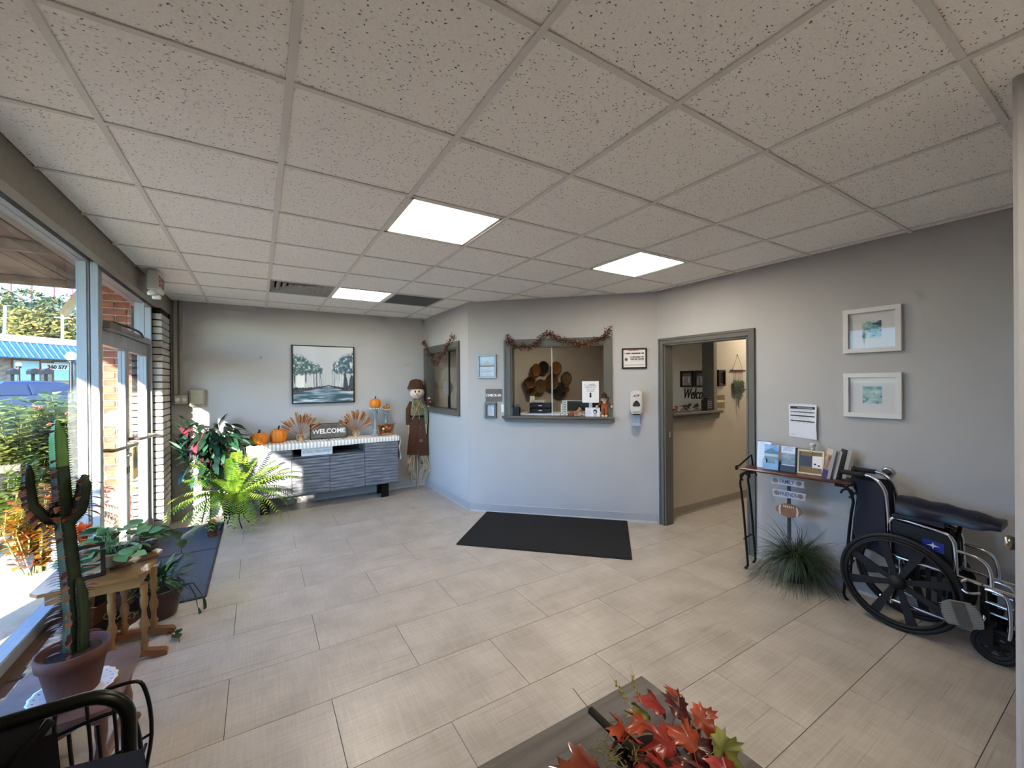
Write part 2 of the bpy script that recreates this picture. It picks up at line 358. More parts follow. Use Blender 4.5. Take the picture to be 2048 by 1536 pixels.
# ---- walls
def wall(name, label, b, mat=WALL): o = struct(b.obj(name, mat)); o['label'] = label; return o
wall('wall_back', 'grey painted back wall behind the sideboard', B().box(-.62, 6.85, 4.73, 4.85, 0, 2.75))
wall('wall_rear', 'grey painted wall behind the viewer', B().box(-.62, 2.85, -4.32, -4.2, 0, 2.75))
# reception box, left face (facing the sideboard corner)
O = B(); O.box(2.77, 2.89, 4.63, 4.73, 0, 2.75).box(2.77, 2.89, 3.45, 4.63, 0, 1.25).box(2.77, 2.89, 3.45, 4.63, 2.085, 2.75).prism([(2.77, 3.45), (2.77, 3.13), (2.89, 3.18), (2.89, 3.45)], 0, 2.75, 'z')
wall('wall_reception_side', 'grey reception wall with the narrow window, beside the scarecrow', O)
DO = (2.78, 3.12, 0); R45 = -pi / 4
def diag(b, name, mat, parent=None): return b.obj(name, mat, parent, loc=DO, rot=(0, 0, R45))
b = B(); b.box(-.014, .54, 0, .12, 0, 2.75).box(1.69, 2.262, 0, .12, 0, 2.75).box(.54, 1.69, 0, .12, 0, 1.19).box(.54, 1.69, 0, .12, 2.072, 2.75)
wd = struct(diag(b, 'wall_reception_front', WALL)); wd['label'] = 'angled grey reception wall with the check-in window'
wall('wall_right', 'grey wall with the hallway doorway and framed prints', B().box(4.37, 4.49, 1.44, 1.54, 0, 2.75).box(4.37, 4.49, .51, 1.44, 2.028, 2.75).box(4.37, 4.49, -1.283, .51, 0, 2.75))
wall('wall_corner', 'pale wall corner at the right edge, nearest the viewer', B().box(2.70, 2.86, -4.2, -1.283, 0, 2.75, .012).box(2.84, 4.49, -1.45, -1.283, 0, 2.75))
# hall and office behind
wall('wall_hall', 'hallway wall with the check-out window', B().box(4.49, 4.62, 1.57, 1.70, 0, 2.75).box(4.62, 5.50, 1.57, 1.70, 0, 1.17).box(4.62, 5.50, 1.57, 1.70, 2.14, 2.75).box(5.50, 7.2, 1.57, 1.70, 0, 2.75), HALLW)
wall('wall_hall_near', 'near side wall of the hallway', B().box(4.49, 7.2, .22, .34, 0, 2.75), HALLW)
wall('wall_hall_end', 'end wall of the hallway', B().box(7.08, 7.2, .34, 1.57, 0, 2.75), HALLW)
wall('wall_office_right', 'office wall with family pictures', B().box(6.6, 6.72, 1.70, 4.73, 0, 2.75), HALLW)
struct(B().box(2.89, 6.6, 4.725, 4.7299, 0, 2.75).obj('wall_office_back', HALLW))['label'] = 'beige office wall where the baskets hang'
# unseen panel added to brighten the office, and the hall light
for nm, lab, cx, cy, e in (('office_fill', 'unseen lit panel added to brighten the reception office', 4.9, 3.4, .62), ('hall_light', 'lit ceiling panel in the hallway', 6.35, .95, .85)):
    t = thing('ceiling_light', lab, 'light', (cx, cy, CE), 0, 'square lit ceiling panels'); h = .29
    B().box(-h, h, -h, -h + .022, -.03, .0).box(-h, h, h - .022, h, -.03, .0).box(-h, -h + .022, -h, h, -.03, .0).box(h - .022, h, -h, h, -.03, .0).obj('light_frame', TEE, t)
    B().box(-h + .022, h - .022, -h + .022, h - .022, -.02, -.012).obj('diffuser', M('light_diffuser_' + nm, 'fff8ea', emit='fff0da', est=PANEL * e, var=0.), t)
struct(B().box(4.38, 6.75, .30, 4.73, CE, CE + .02).obj('ceiling_office', CEIL))['label'] = 'white ceiling of the hallway and office'
# right end of office: office floor
struct(B().prism([(2.9, 4.725), (2.9, 3.2), (4.4, 1.7), (6.6, 1.7), (6.6, 4.725)], .0, .004, 'z').obj('floor_office', M('office_floor', '6f675c', rough=.8)))['label'] = 'dark office floor'
# base boards (cove base with a lighter toe line)
def bb(name, x0, y0, x1, y1, mat=BASE, h=.102):
    L = math.hypot(x1 - x0, y1 - y0); b = B().prism([(0, 0), (0, h), (-.003, h + .002), (-.006, h - .004), (-.006, .02), (-.016, 0)], 0, L, 'x')
    o = struct(b.obj(name, mat, loc=(x0, y0, 0), rot=(0, 0, atan2(y1 - y0, x1 - x0)))); o['label'] = 'grey vinyl baseboard'; return o
bb('baseboard_back', -.37, 4.73, 2.77, 4.73); bb('baseboard_reception_side', 2.77, 4.73, 2.77, 3.13)
bb('baseboard_reception_front', 2.775, 3.125, 4.365, 1.535); bb('baseboard_right', 4.37, .446, 4.37, -1.25)
bb('baseboard_hall', 4.5, 1.57, 7.08, 1.57, BASEH); bb('baseboard_corner', 2.70, -1.26, 2.70, -4.2)
# casings -------------------------------------------------------------
def casing(name, label, s0, s1, z0, z1, wd_, loc, rz, sill=None, depth=.12, floor=False, lab_n=None):
    """window/door casing in local wall coords: x along the wall, -y into the room"""
    e = bpy.data.objects.new(name, None); COL.objects.link(e); e.location = loc; e.rotation_euler = (0, 0, rz); struct(e); e['label'] = label
    def rail(nm, a, c, vert):
        b = B()
        for (o0, o1, d) in ((0, .022, .022), (.022, .058, .014), (.058, wd_, .019)):
            if vert == 'l': b.box(a + o0, a + o1, -d, 0, c[0], c[1] - o1)
            elif vert == 'r': b.box(a - o1, a - o0, -d, 0, c[0], c[1] - o1)
            else: b.box(a[0] + o0, a[1] - o0, -d, 0, c - o1, c - o0)
        b.obj(nm, TRIM, e)
    rail('side_casing', s0, (z0, z1), 'l'); rail('side_casing', s1, (z0, z1), 'r'); rail('head_casing', (s0, s1), z1, 't')
    a, c, d = s0 + wd_, s1 - wd_, z1 - wd_
    B().box(a - .001, a + .018, -.004, depth + .004, z0, d).obj('jamb', TRIM, e); B().box(c - .018, c + .001, -.004, depth + .004, z0, d).obj('jamb', TRIM, e)
    B().box(a, c, -.004, depth + .004, d - .018, d + .001).obj('head_jamb', TRIM, e)
    if sill:
        s_, zt, hh = sill
        B().box(s0 - s_, s1 + s_, -.06, depth + .02, zt - .028, zt, .004).obj('sill_board', TRIM, e)
        B().prism([(s0 - s_ + .012, zt - .028), (s1 + s_ - .012, zt - .028), (s1 - .02, zt - hh), (s0 + .02, zt - hh)], -.045, 0, 'y').obj('apron', TRIM, e)
        B().box(s0 + .01, s1 - .01, -.05, 0, zt - hh * .62, zt - hh * .5).obj('apron_bead', TRIM, e)
    return e
w2 = casing('window_2', 'grey framed check-in window in the angled reception wall', .455, 1.757, 1.19, 2.138, .083, DO, R45, (.02, 1.205, .072))
w3 = casing('window_3', 'narrow grey framed reception window beside the scarecrow', 0, 1.33, 1.25, 2.168, .08, (2.77, 4.705, 0), -pi / 2, None)
B().box(0, 1.33, -.022, 0, 1.172, 1.252).box(.08, 1.25, -.03, .13, 1.235, 1.252).obj('sill_board', TRIM, w3)
d2 = casing('door_2', 'grey cased doorway into the hallway', 0, 1.056, 0, 2.09, .064, (4.37, 1.502, 0), -pi / 2, None)
B().box(.081, .085, .05, .08, .98, 1.05).obj('strike_plate', CHROME, d2)
# hall opening trim (check-out window)
w4 = bpy.data.objects.new('window_4', None); COL.objects.link(w4); struct(w4); w4['label'] = 'check-out window opening in the hallway wall'
B().box(5.485, 5.50, 1.55, 1.71, 1.17, 2.13).obj('jamb', TRIM, w4)
B().box(5.49, 5.56, 1.553, 1.57, 1.17, 2.13).obj('side_casing', M('hall_casing', '857d6e', rough=.5), w4)
B().box(4.60, 5.60, 1.49, 1.70, 1.205, 1.235, .004).obj('sill_board', TRIM, w4)
B().prism([(4.60, 1.205), (5.56, 1.205), (5.53, 1.135), (4.60, 1.135)], 1.51, 1.57, 'y').obj('apron', TRIM, w4)
# sliding glass in the check-in window, glass in side window
def dg(b, nm, mat): return b.obj(nm, mat, w2)
dg(B().box(1.04, 1.68, .055, .061, 1.206, 2.05), 'glass_pane', GLASS); dg(B().box(.56, 1.06, .072, .078, 1.206, 2.05), 'glass_pane', GLASS) if 0 else None
dg(B().box(1.035, 1.045, .05, .066, 1.206, 2.05), 'pane_edge', M('pane_edge', 'c9cfcf', rough=.3)); dg(B().box(.55, 1.68, .045, .085, 2.036, 2.052), 'track', M('track_grey', 'b7b4aa', rough=.4, metal=.4))
B().box(.09, 1.24, .055, .061, 1.254, 2.07).obj('glass_pane', GLASS, w3); B().box(.83, .842, .045, .07, 1.254, 2.07).obj('pane_edge', M('dark_edge', '2b2c2c', rough=.4), w3)
B().box(.09, 1.24, .04, .075, 2.06, 2.075).obj('track', TRIM, w3)
# ---- window wall ----------------------------------------------------
SOF = M('soffit_paint', '8b867c', rough=.7, var=.06)
wall('wall_left', 'soffit and solid wall along the shop window side', B().box(-.425, -.37, -4.2, 4.73, 2.45, 2.75).box(-.70, -.425, -4.2, 4.73, 2.55, 2.75).box(-.62, -.45, -4.2, .2, 0, 2.55), SOF)
WOOD_OLD = M('weathered_wood', '5d4a3d', rough=.9, var=.4, scale=12, bump=.8, stretch=(1, .15, 1))
b = B(); b.box(-.62, -.47, .2, 2.45, -.05, .28)
ws = wall('wall_left_sill', 'low weathered ledge under the shop window', b, WOOD_OLD)
for k in range(9):
    y0 = .2 + k * .25; h = .262 + hashf(k, 1) * .02
    B().box(-.49, -.40 + hashf(k, 2) * .015, y0, y0 + .245, .02 if k % 2 else .0, h, .006).obj('ledge_board', WOOD_OLD, ws)
FL = M('flaking_paint', 'b9ab95', rough=.9, var=.5, scale=25, bump=1., dark='6d5846')
b = B()
for k in range(26):
    y = .25 + k * .06; b.box(-.43 + hashf(k, 5) * .03, -.385 + hashf(k, 6) * .03, y, y + .07, .268, .285 + hashf(k, 7) * .012)
stuff(b.obj('flaking_edge', FL, ws))
w1 = bpy.data.objects.new('window_1', None); COL.objects.link(w1); struct(w1); w1['label'] = 'large aluminium shop window beside the entrance doors'
B().box(-.575, -.495, .2, 2.46, .28, .345, .006).obj('bottom_rail', ALU, w1); B().box(-.575, -.495, .2, 2.46, 2.485, 2.55).obj('head_rail', ALU, w1)
B().box(-.575, -.495, .2, .26, .345, 2.485).obj('jamb', ALU, w1); B().box(-.565, -.497, 2.455, 2.52, .28, 2.55, .004).box(-.55, -.51, 2.445, 2.46, .28, 2.5).obj('mullion', ALU, w1)
B().box(-.535, -.529, .26, 2.455, .345, 2.485).obj('glass_pane', GLASS, w1)
# double entrance doors with transom
d1 = bpy.data.objects.new('door_1', None); COL.objects.link(d1); struct(d1); d1['label'] = 'aluminium double entrance doors with transom and push bars'
B().box(-.492, -.448, 2.45, 2.53, 0, 2.55, .004).obj('jamb', ALU, d1); B().box(-.565, -.45, 4.15, 4.205, 0, 2.50, .004).obj('jamb', ALU, d1)
B().box(-.56, -.45, 2.53, 4.15, 2.045, 2.10, .004).obj('transom_bar', ALU, d1); B().box(-.56, -.45, 2.53, 4.15, 2.44, 2.55).obj('head_rail', ALU, d1)
B().box(-.515, -.509, 2.53, 4.15, 2.10, 2.44).obj('transom_glass', GLASS, d1)
B().box(-.53, -.455, 3.86, 3.885, 2.10, 2.44).obj('transom_mullion', ALU, d1)
for q, (a, c) in enumerate(((2.535, 3.335), (3.345, 4.145))):
    st = .055
    B().box(-.53, -.48, a, a + st, .01, 2.04, .003).obj('stile', ALU, d1); B().box(-.53, -.48, c - st, c, .01, 2.04, .003).obj('stile', ALU, d1)
    B().box(-.53, -.48, a + st, c - st, .01, .22).obj('bottom_rail', ALU, d1); B().box(-.53, -.48, a + st, c - st, 1.92, 2.04).obj('top_rail', ALU, d1)
    B().box(-.508, -.502, a + st, c - st, .22, 1.92).obj('glass_pane', GLASS, d1)
    B().tube([(-.475, a + .03, 1.13), (-.44, a + .05, 1.13), (-.41, a + .12, 1.12), (-.40, c - .12, 1.10), (-.43, c - .06, 1.10), (-.475, c - .03, 1.10)], .014, 8).obj('push_bar', M('bar_bronze', '6f6a62', rough=.35, metal=.6), d1)
    yl = c - .03 if q == 0 else a + .03
    b = B(); b.m = Matrix.Translation((-.475, yl, .99)) @ Matrix.Rotation(pi / 2, 4, 'Y'); b.lathe([(.0, 0), (.018, 0), (.018, .012), (.012, .016), (0, .016)], 12); b.obj('lock_cylinder', CHROME, d1)
    for zz in (.86, 1.06): B().box(-.48, -.476, yl - .006, yl + .006, zz - .03, zz + .03).obj('lock_slot', DARK, d1)
b = B(); b.tube([(-.44, 2.72, 2.10), (-.38, 3.2, 2.085), (-.42, 3.62, 2.07)], .010, 6); b.obj('closer_arm', M('closer_dark', '2e2d2b', rough=.5, metal=.5), d1)
B().box(-.47, -.41, 2.55, 2.85, 2.03, 2.09, .006).obj('closer_body', M('closer_body', '77736a', rough=.4, metal=.5), d1)
# yellow lettering low on the far door glass
text('door_lettering', 'com', .06, M('yellow_vinyl', 'e6c93a', rough=.5), d1, (-.498, 3.62, .62), (pi / 2, 0, pi / 2), .0005, bold=.002)
def decal(u, v):
    r = math.hypot((u - .5) * 1.3, v - .5); a = atan2(v - .5, u - .5)
    if r > .48 + .04 * sin(a * 5): return hx('c9a94c')
    if v < .3: return hx('e2b63c')
    return mixc(hx('23262d'), hx('b44a32'), vnoise(u * 6, v * 6) * 1.6 - .75)
panel(.17, .30, decal, 20, 24).obj('door_decal', PRINT, d1, loc=(-.498, 3.70, .72), rot=(0, 0, pi / 2))
# brick pier, inside face (painted white, dark joints)
WBR = M('painted_brick', 'b4b1aa', rough=.8, var=.12, scale=14, bump=.7, bscale=60)
MORT = M('dark_mortar', '1f1d1b', rough=.9, var=.2)
pier = wall('wall_pier', 'white painted brick pier beside the entrance doors', B().box(-.62, -.383, 4.215, 4.70, 0, 2.45).box(-.62, -.372, 4.655, 4.73, 0, 2.45), MORT)
RH = .0747; ms = {}
def brick(par, mat, x0, x1, y0, y1, z0, key):
    k = (key, round(x1 - x0, 3), round(y1 - y0, 3)); c = ((x0 + x1) / 2, (y0 + y1) / 2, z0)
    if k in ms: return inst('brick', ms[k], par, c)
    a, d = (x1 - x0) / 2, (y1 - y0) / 2
    o = B().box(-a, a, -d, d, 0, RH - .011, .005).obj('brick', mat, par, loc=c); ms[k] = o.data; return o
for k in range(32):
    z = .01 + k * RH
    if k % 2: brick(pier, WBR, -.45, -.369, 4.205, 4.405, z, 'w'); brick(pier, WBR, -.45, -.369, 4.416, 4.645, z, 'w')
    else: brick(pier, WBR, -.45, -.369, 4.205, 4.295, z, 'w'); brick(pier, WBR, -.45, -.369, 4.306, 4.506, z, 'w'); brick(pier, WBR, -.45, -.369, 4.517, 4.645, z, 'w')
# exterior red brick pier seen through the doors
RBR = M('red_brick', '9c5640', rough=.85, var=.35, scale=7, bump=.6, bscale=70, dark='6b3527')
LM = M('light_mortar', 'b5a694', rough=.95, var=.15)
px = wall('wall_exterior_pier', 'red brick pier outside the entrance doors', B().box(-.955, -.58, 4.312, 4.75, -.05, 2.72), LM)
for k in range(36):
    z = -.03 + k * RH; xs = [-.965, -.765, -.575] if k % 2 else [-.965, -.865, -.665, -.575]
    for a, c in zip(xs[:-1], xs[1:]):
        if c - a > .05: brick(px, RBR, a + .005, c - .005, 4.30, 4.39, z, 'r')
    brick(px, RBR, -.968, -.88, 4.40, 4.60, z, 'r2')
# ================================================================== outdoors
def gz(x, y):
    d = max(0., (-.3 * (x + 2.6) + .95 * (y - 5.0) if y > 5 else -.3 * (x + 2.6)))
    return -.06 + min(1.25, d * .052)
def gnd(name, label, xs, ys, mat, dz=0.):
    b = B(); vs = [(x, y, gz(x, y) + dz) for y in ys for x in xs]; n = len(xs)
    b.add(vs, [(j * n + i, j * n + i + 1, (j + 1) * n + i + 1, (j + 1) * n + i) for j in range(len(ys) - 1) for i in range(n - 1)], True)
    o = struct(b.obj(name, mat)); o['label'] = label; return o
fr_ = lambda a, b_, n: [a + (b_ - a) * i / n for i in range(n + 1)]
gnd('ground_lot', 'grey asphalt parking lot outside', fr_(-70, -.6, 30), fr_(-20, 80, 40), M('asphalt', '565655', rough=.95, var=.2, scale=2), -.02)
struct(B().box(-1.75, -.6, -8, 12, -.12, -.04).obj('ground_walk', M('concrete', 'bfb396', rough=.9, var=.15, scale=3)))['label'] = 'sunlit concrete walk outside the window'
struct(B().prism([(-3.3, -8), (-1.8, -8), (-1.8, 4.6), (-1.05, 5.0), (-1.05, 9), (-3.3, 9)], -.10, .02, 'z').obj('ground_bed', M('mulch', '7d6a48', rough=1., var=.5, scale=20, bump=1.)))['label'] = 'planting bed outside the window'
KERB = M('kerb_stone', 'c9c4b8', rough=.9, var=.2)
kb = struct(B().box(-1.81, -1.74, -2, 6.7, -.10, .03).obj('trim_1', KERB)); kb['label'] = 'row of pale kerb stones edging the planting bed outside'
for k in range(14): B().box(-1.82, -1.73, -2 + k * .62, -2 + k * .62 + .6, -.08, .05, .01).obj('kerb_stone', KERB, kb)
# porch roof: old boards
pr_ = struct(B().box(-1.97, -.62, -8, 5.0, 2.80, 2.86).obj('roof_porch', M('roof_deck', '6a5a4e', rough=.95, var=.3))); pr_['label'] = 'weathered wooden porch roof over the walk'
RB_ = M('porch_board', '8c7a6c', rough=.95, var=.4, scale=6, stretch=(1, .15, 1), bump=.6, dark='5f5148')
for k in range(11):
    x = -1.965 + k * .122
    B().box(x, x + .116, -4, 5.0 + hashf(k) * .06, 2.765 + hashf(k, 3) * .012, 2.80).obj('roof_board', RB_, pr_)
for k in range(6):
    y = -3 + k * 1.55; B().box(-1.96, -.64, y, y + .05, 2.68, 2.765).obj('rafter', RB_, pr_)
B().box(-2.0, -1.94, -8, 5.05, 2.70, 2.88).obj('fascia', M('fascia_wood', 'a08d75', rough=.9, var=.3, scale=8), pr_)
b = B(); b.m = Matrix.Translation((-1.2, 4.75, 2.52)) @ Matrix.Rotation(.5, 4, 'Y'); b.box(-.035, .035, -.03, .03, -.16, .26); b.obj('brace', M('pale_wood', 'd0b98c', rough=.8, var=.2), pr_)
B().box(-1.5, -1.47, 1.5, 1.53, 2.3, 2.77).obj('hanger', M('pale_wood', 'd0b98c'), pr_)
# building across the lot
P0 = Vector((-10.2, 28.5, 0)); rzb = atan2(2.3, 2.0)
t = thing('building', 'long shop building with a blue awning across the parking lot', 'building', P0, rzb)
STONE = M('stone_veneer', '9c8d7d', rough=.9, var=.5, scale=3., dark='74604f', stretch=(1, 1, 2.2))
B().box(-16, 14, 0, 6, .8, 4.0).obj('wall', STONE, t)
B().box(-16.2, 14.2, -1.1, 6.2, 3.80, 4.12).obj('fascia', M('fascia_white', 'b9b9bc', rough=.6), t)
for k in range(40): B().box(-5 + k * .28, -5 + k * .28 + .07, -1.13, -1.1, 3.97, 4.03).obj('fascia_bracket', M('fascia_grey', '9a9aa4'), t)
BL = M('awning_blue', '2c5284', rough=.5, var=.25, scale=3, stretch=(6, 1, 1))
b = B(); b.add([(-16, -1.05, 3.78), (14, -1.05, 3.78), (14, -1.7, 3.05), (-16, -1.7, 3.05), (-16, -1.05, 3.72), (14, -1.05, 3.72), (14, -1.7, 3.0), (-16, -1.7, 3.0)], [(0, 3, 2, 1), (4, 5, 6, 7), (3, 7, 6, 2)]); b.obj('awning', BL, t)
for k in range(36):
    x = -4.5 + k * .25; b = B(); b.add([(x, -1.06, 3.80), (x + .05, -1.06, 3.80), (x + .05, -1.72, 3.06), (x, -1.72, 3.06)], [(0, 3, 2, 1)]); b.add([(x, -1.06, 3.78), (x + .05, -1.06, 3.78), (x + .05, -1.72, 3.04), (x, -1.72, 3.04)], [(0, 1, 2, 3)]); b.obj('awning_rib', M('awning_light', '5c80b4', rough=.5), t)
WFR = M('shop_frame', '7d5240', rough=.7)
for (x0, x1) in ((-.2, .0), (.45, 1.55), (2.05, 3.05)):
    if x1 - x0 < .3: continue
    f = B().box(x0, x1, -.05, .02, 1.2, 3.0).obj('window', WFR, t); B().box(x0 + .06, x1 - .06, -.07, -.04, 1.95, 2.95).obj('pane', M('shop_glass', '9fc7cf', rough=.15, var=.1), f)
    B().box(x0 + .06, x1 - .06, -.075, -.05, 1.25, 1.9).obj('lower_panel', M('shop_panel', 'c48a5c', rough=.6), f)
s = B().box(1.55, 2.95, -.14, -.10, 2.52, 2.86).obj('shop_banner', M('banner', 'e4e8e8', rough=.6), t)
text('banner_lettering', '360 577', .26, INK, s, (2.2, -.145, 2.58), depth=.004, bold=.012)
# trees behind
def leafy(name, label, c, R, H, cols, n, size, group=None, trunk=True, tz=0.):
    t = thing(name, label, 'tree', c, 0, group)
    tb_ = M('bark', '6b5a4a', rough=.95, var=.4, scale=20)
    if trunk: B().tube([(0, 0, tz), (R * .05, 0, H * .35), (0, R * .05, H * .7)], [R * .07, R * .05, R * .02], 7).obj('trunk', tb_, t)
    b = B(); rr = random.Random(hash(label) % 1000 + len(label)); clumps = [(rr.uniform(-.6, .6) * R, rr.uniform(-.6, .6) * R, H * rr.uniform(.4, .92), R * rr.uniform(.3, .5)) for _ in range(12)]
    for k in range(n):
        cx, cy, cz, cr = clumps[k % 12]; v = Vector((rr.gauss(0, 1), rr.gauss(0, 1), rr.gauss(0, 1))).normalized() * cr * rr.uniform(.75, 1.05)
        p = Vector((cx, cy, cz)) + v; a = Vector((rr.gauss(0, 1), rr.gauss(0, 1), rr.gauss(0, .6))).normalized(); bb_ = a.orthogonal().normalized(); s_ = size * rr.uniform(.6, 1.3)
        b.k = rr.randrange(len(cols)); b.add([p - a * s_, p - bb_ * s_ * .5, p + a * s_, p + bb_ * s_ * .5], [(0, 1, 2, 3)])
    stuff(b.obj('foliage', None, t, mats=[M_leaf('tree_' + h, h, h, trans=.3) for h in cols])); return t
for k, (u, dep, R, H, cols, lab) in enumerate(((-8, 40, 4.6, 9.5, ('5c6340', '454d32', '6e6c45'), 'broad yellow-green tree behind the shop roof at the far left'), (58, 50, 5.5, 11.5, ('4d5a38', '3a472e', '65693c'), 'tall olive-green tree behind the shop roof beside the tower legs'),
                            (116, 38, 3.2, 7.4, ('6c6634', '50552f', '7c723c'), 'golden-green tree behind the shop roof near the window post'), (158, 62, 6.0, 13.5, ('3d473b', '4b5444', '59624c'), 'dusky tall tree partly hidden by the window post'), (-95, 58, 6, 12., ('7d8a58', '66744c'), 'green tree left of the window view'))):
    d = _b @ Vector(((u - 1024) / 822.24, 1, 0)); leafy('tree', lab, (CAMP.x + d.x * dep, CAMP.y + d.y * dep, 1.0), R, H, cols, 6500, .24, 'trees behind the shop building')
# water tower legs
t = thing('water_tower', 'tall red tower legs rising behind the trees', 'tower', tuple(CAMP + (_b @ Vector(((85 - 1024) / 822.24, 1, 0))) * 75)); t.location.z = 1
RED = M('tower_red', '9a4f6a', rough=.6)
for k in range(5):
    a = -1.15 + k * .58; B().tube([(sin(a) * 6, cos(a) * 6, 0), (sin(a) * 4.4, cos(a) * 4.4, 30)], .25, 6).obj('leg', RED, t)
for z in (17, 24): B().tube([(5.2 * sin(q * pi / 6), 5.2 * cos(q * pi / 6), z) for q in range(12)], .08, 4, closed=True).obj('brace', RED, t)
B().lathe([(0, 30), (5, 31), (6.5, 34), (6, 38), (0, 40)], 20).obj('tank', M('tank_pale', 'b8bcc4', rough=.5), t)
# utility poles
for (u, dep, h, lab) in ((126, 32, 6.2, 'pale utility pole with a crossarm behind the shop roof'), (4, 30, 6.6, 'slanted pale pole at the far left above the shop roof')):
    d = _b @ Vector(((u - 1024) / 822.24, 1, 0)); t = thing('utility_pole', lab, 'pole', (CAMP.x + d.x * dep, CAMP.y + d.y * dep, 1.0))
    B().tube([(0, 0, 0), (.2 if u < 10 else 0, 0, h)], .09, 6).obj('pole', M('pole_pale', 'c9c4a8', rough=.8), t)
    if u > 10: B().box(-.45, .45, -.04, .04, h - .25, h - .17).obj('crossarm', M('pole_pale', 'c9c4a8'), t)
# parked car
def car(loc, rz, label, col, L=4.5):
    t = thing('car', label, 'car', loc, rz); H = 1.46; W = .88
    pb = M('paint_' + col, col, rough=.25, coat=.6, var=.05)
    prof = [(-L / 2, .35), (-L / 2, .75), (-L / 2 + .25, .9), (-L / 2 + 1.1, .98), (L / 2 - .9, .98), (L / 2 - .1, .85), (L / 2, .6), (L / 2, .35)]
    B().prism(prof, -W, W, 'y').obj('body', pb, t)
    cab = [(-L / 2 + .75, .97), (-L / 2 + 1.5, H - .04), (-L / 2 + 2.4, H), (L / 2 - 1.45, H - .06), (L / 2 - .6, .97)]
    b = B(); n = len(cab); vs = [(x, -W * (.98 if z < 1 else .78), z) for x, z in cab] + [(x, W * (.98 if z < 1 else .78), z) for x, z in cab]; b.add(vs, [tuple(range(n)), tuple(range(2 * n - 1, n - 1, -1))] + [(i, i + n, (i + 1) % n + n, (i + 1) % n) for i in range(n)]); b.obj('cabin', pb, t)
    gl = M('car_glass', '2a3448', rough=.1)
    for (a, c) in ((-L / 2 + 1.15, -.25), (-.17, L / 2 - 1.15)):
        b = B(); q = [(a - .12 if a < -.5 else a, 1.0), (c + (.18 if c > 0 else 0), 1.0), (c, H - .12), (a + (.2 if a < -.5 else 0), H - .12)]
        b.add([(x, -W * (1.0 if z < 1.1 else .84), z) for x, z in q] + [(x, -W * (.97 if z < 1.1 else .80), z) for x, z in q], [(0, 1, 2, 3), (7, 6, 5, 4), (0, 4, 5, 1), (1, 5, 6, 2), (2, 6, 7, 3), (3, 7, 4, 0)]); b.obj('side_window', gl, t)
    for x in (-L / 2 + .85, L / 2 - .85):
        for y in (-W + .02, W - .02):
            b = B(); b.m = Matrix.Translation((x, y, .33)) @ Matrix.Rotation(pi / 2, 4, 'X'); b.lathe([(.0, -.1), (.33, -.1), (.33, .1), (0, .1)], 18); w_ = b.obj('wheel', M('tyre', '17181a', rough=.8), t)
            b = B(); b.m = Matrix.Translation((x, y, .33)) @ Matrix.Rotation(pi / 2, 4, 'X'); b.lathe([(.0, -.11), (.2, -.11), (.2, .11), (0, .11)], 14); b.obj('rim', CHROME, w_)
    return t
def gpos(u, dep): d = _b @ Vector(((u - 1024) / 822.24, 1, 0)); x, y = CAMP.x + d.x * dep, CAMP.y + d.y * dep; return (x, y, gz(x, y))
gp = gpos(30, 13.5); car((gp[0], gp[1], .36), .95, 'dark blue parked car beyond the shrubs, left part of the window view', '1b2848')

# globe lamp posts and mailboxes
def lamp(u, dep, top, r, label, n=1):
    p = gpos(u, dep); t = thing('lamp_post', label, 'lamp', p); b = B().tube([(0, 0, 0), (0, 0, top - p[2])], [.06, .04], 8); b.box(-.12, .12, -.12, .12, 0, .12); b.obj('post', BLACK, t)
    gm = M('globe_white', 'f2f2ef', rough=.3, var=.02)
    B().ball((0, 0, top - p[2] + r), r, 14, 10).obj('globe', gm, t); B().lathe([(.09, 0), (.09, .06), (.05, .08)], 10, (0, 0, top - p[2] - .05)).obj('collar', BLACK, t)
lamp(143, 11, 2.30, .12, 'lamp post with a big white globe next to the window post'); lamp(38, 19, 2.55, .10, 'lamp post with a small white globe in front of the shop door')
for u, lab in ((25, 'black post box on a post left of the small globe lamp'), (66, 'black post box on a post in front of the stone pier'), (92, 'black post box on a post under the shop banner')):
    p = gpos(u, 16); t = thing('post_box', lab, 'post box', p, .6, 'black post boxes across the lot'); B().box(-.04, .04, -.04, .04, 0, 2.1 - p[2]).obj('post', BLACK, t)
    b = B(); b.m = Matrix.Translation((0, 0, 2.1 - p[2])); b.prism([(-.12, 0), (.12, 0), (.12, .14), (.08, .2), (0, .23), (-.08, .2), (-.12, .14)], -.2, .2, 'y'); b.obj('box', DARK, t); B().box(.12, .14, -.1, -.04, 2.2 - p[2], 2.36 - p[2]).obj('flag', M('flag_red', '8a2f2a'), t)
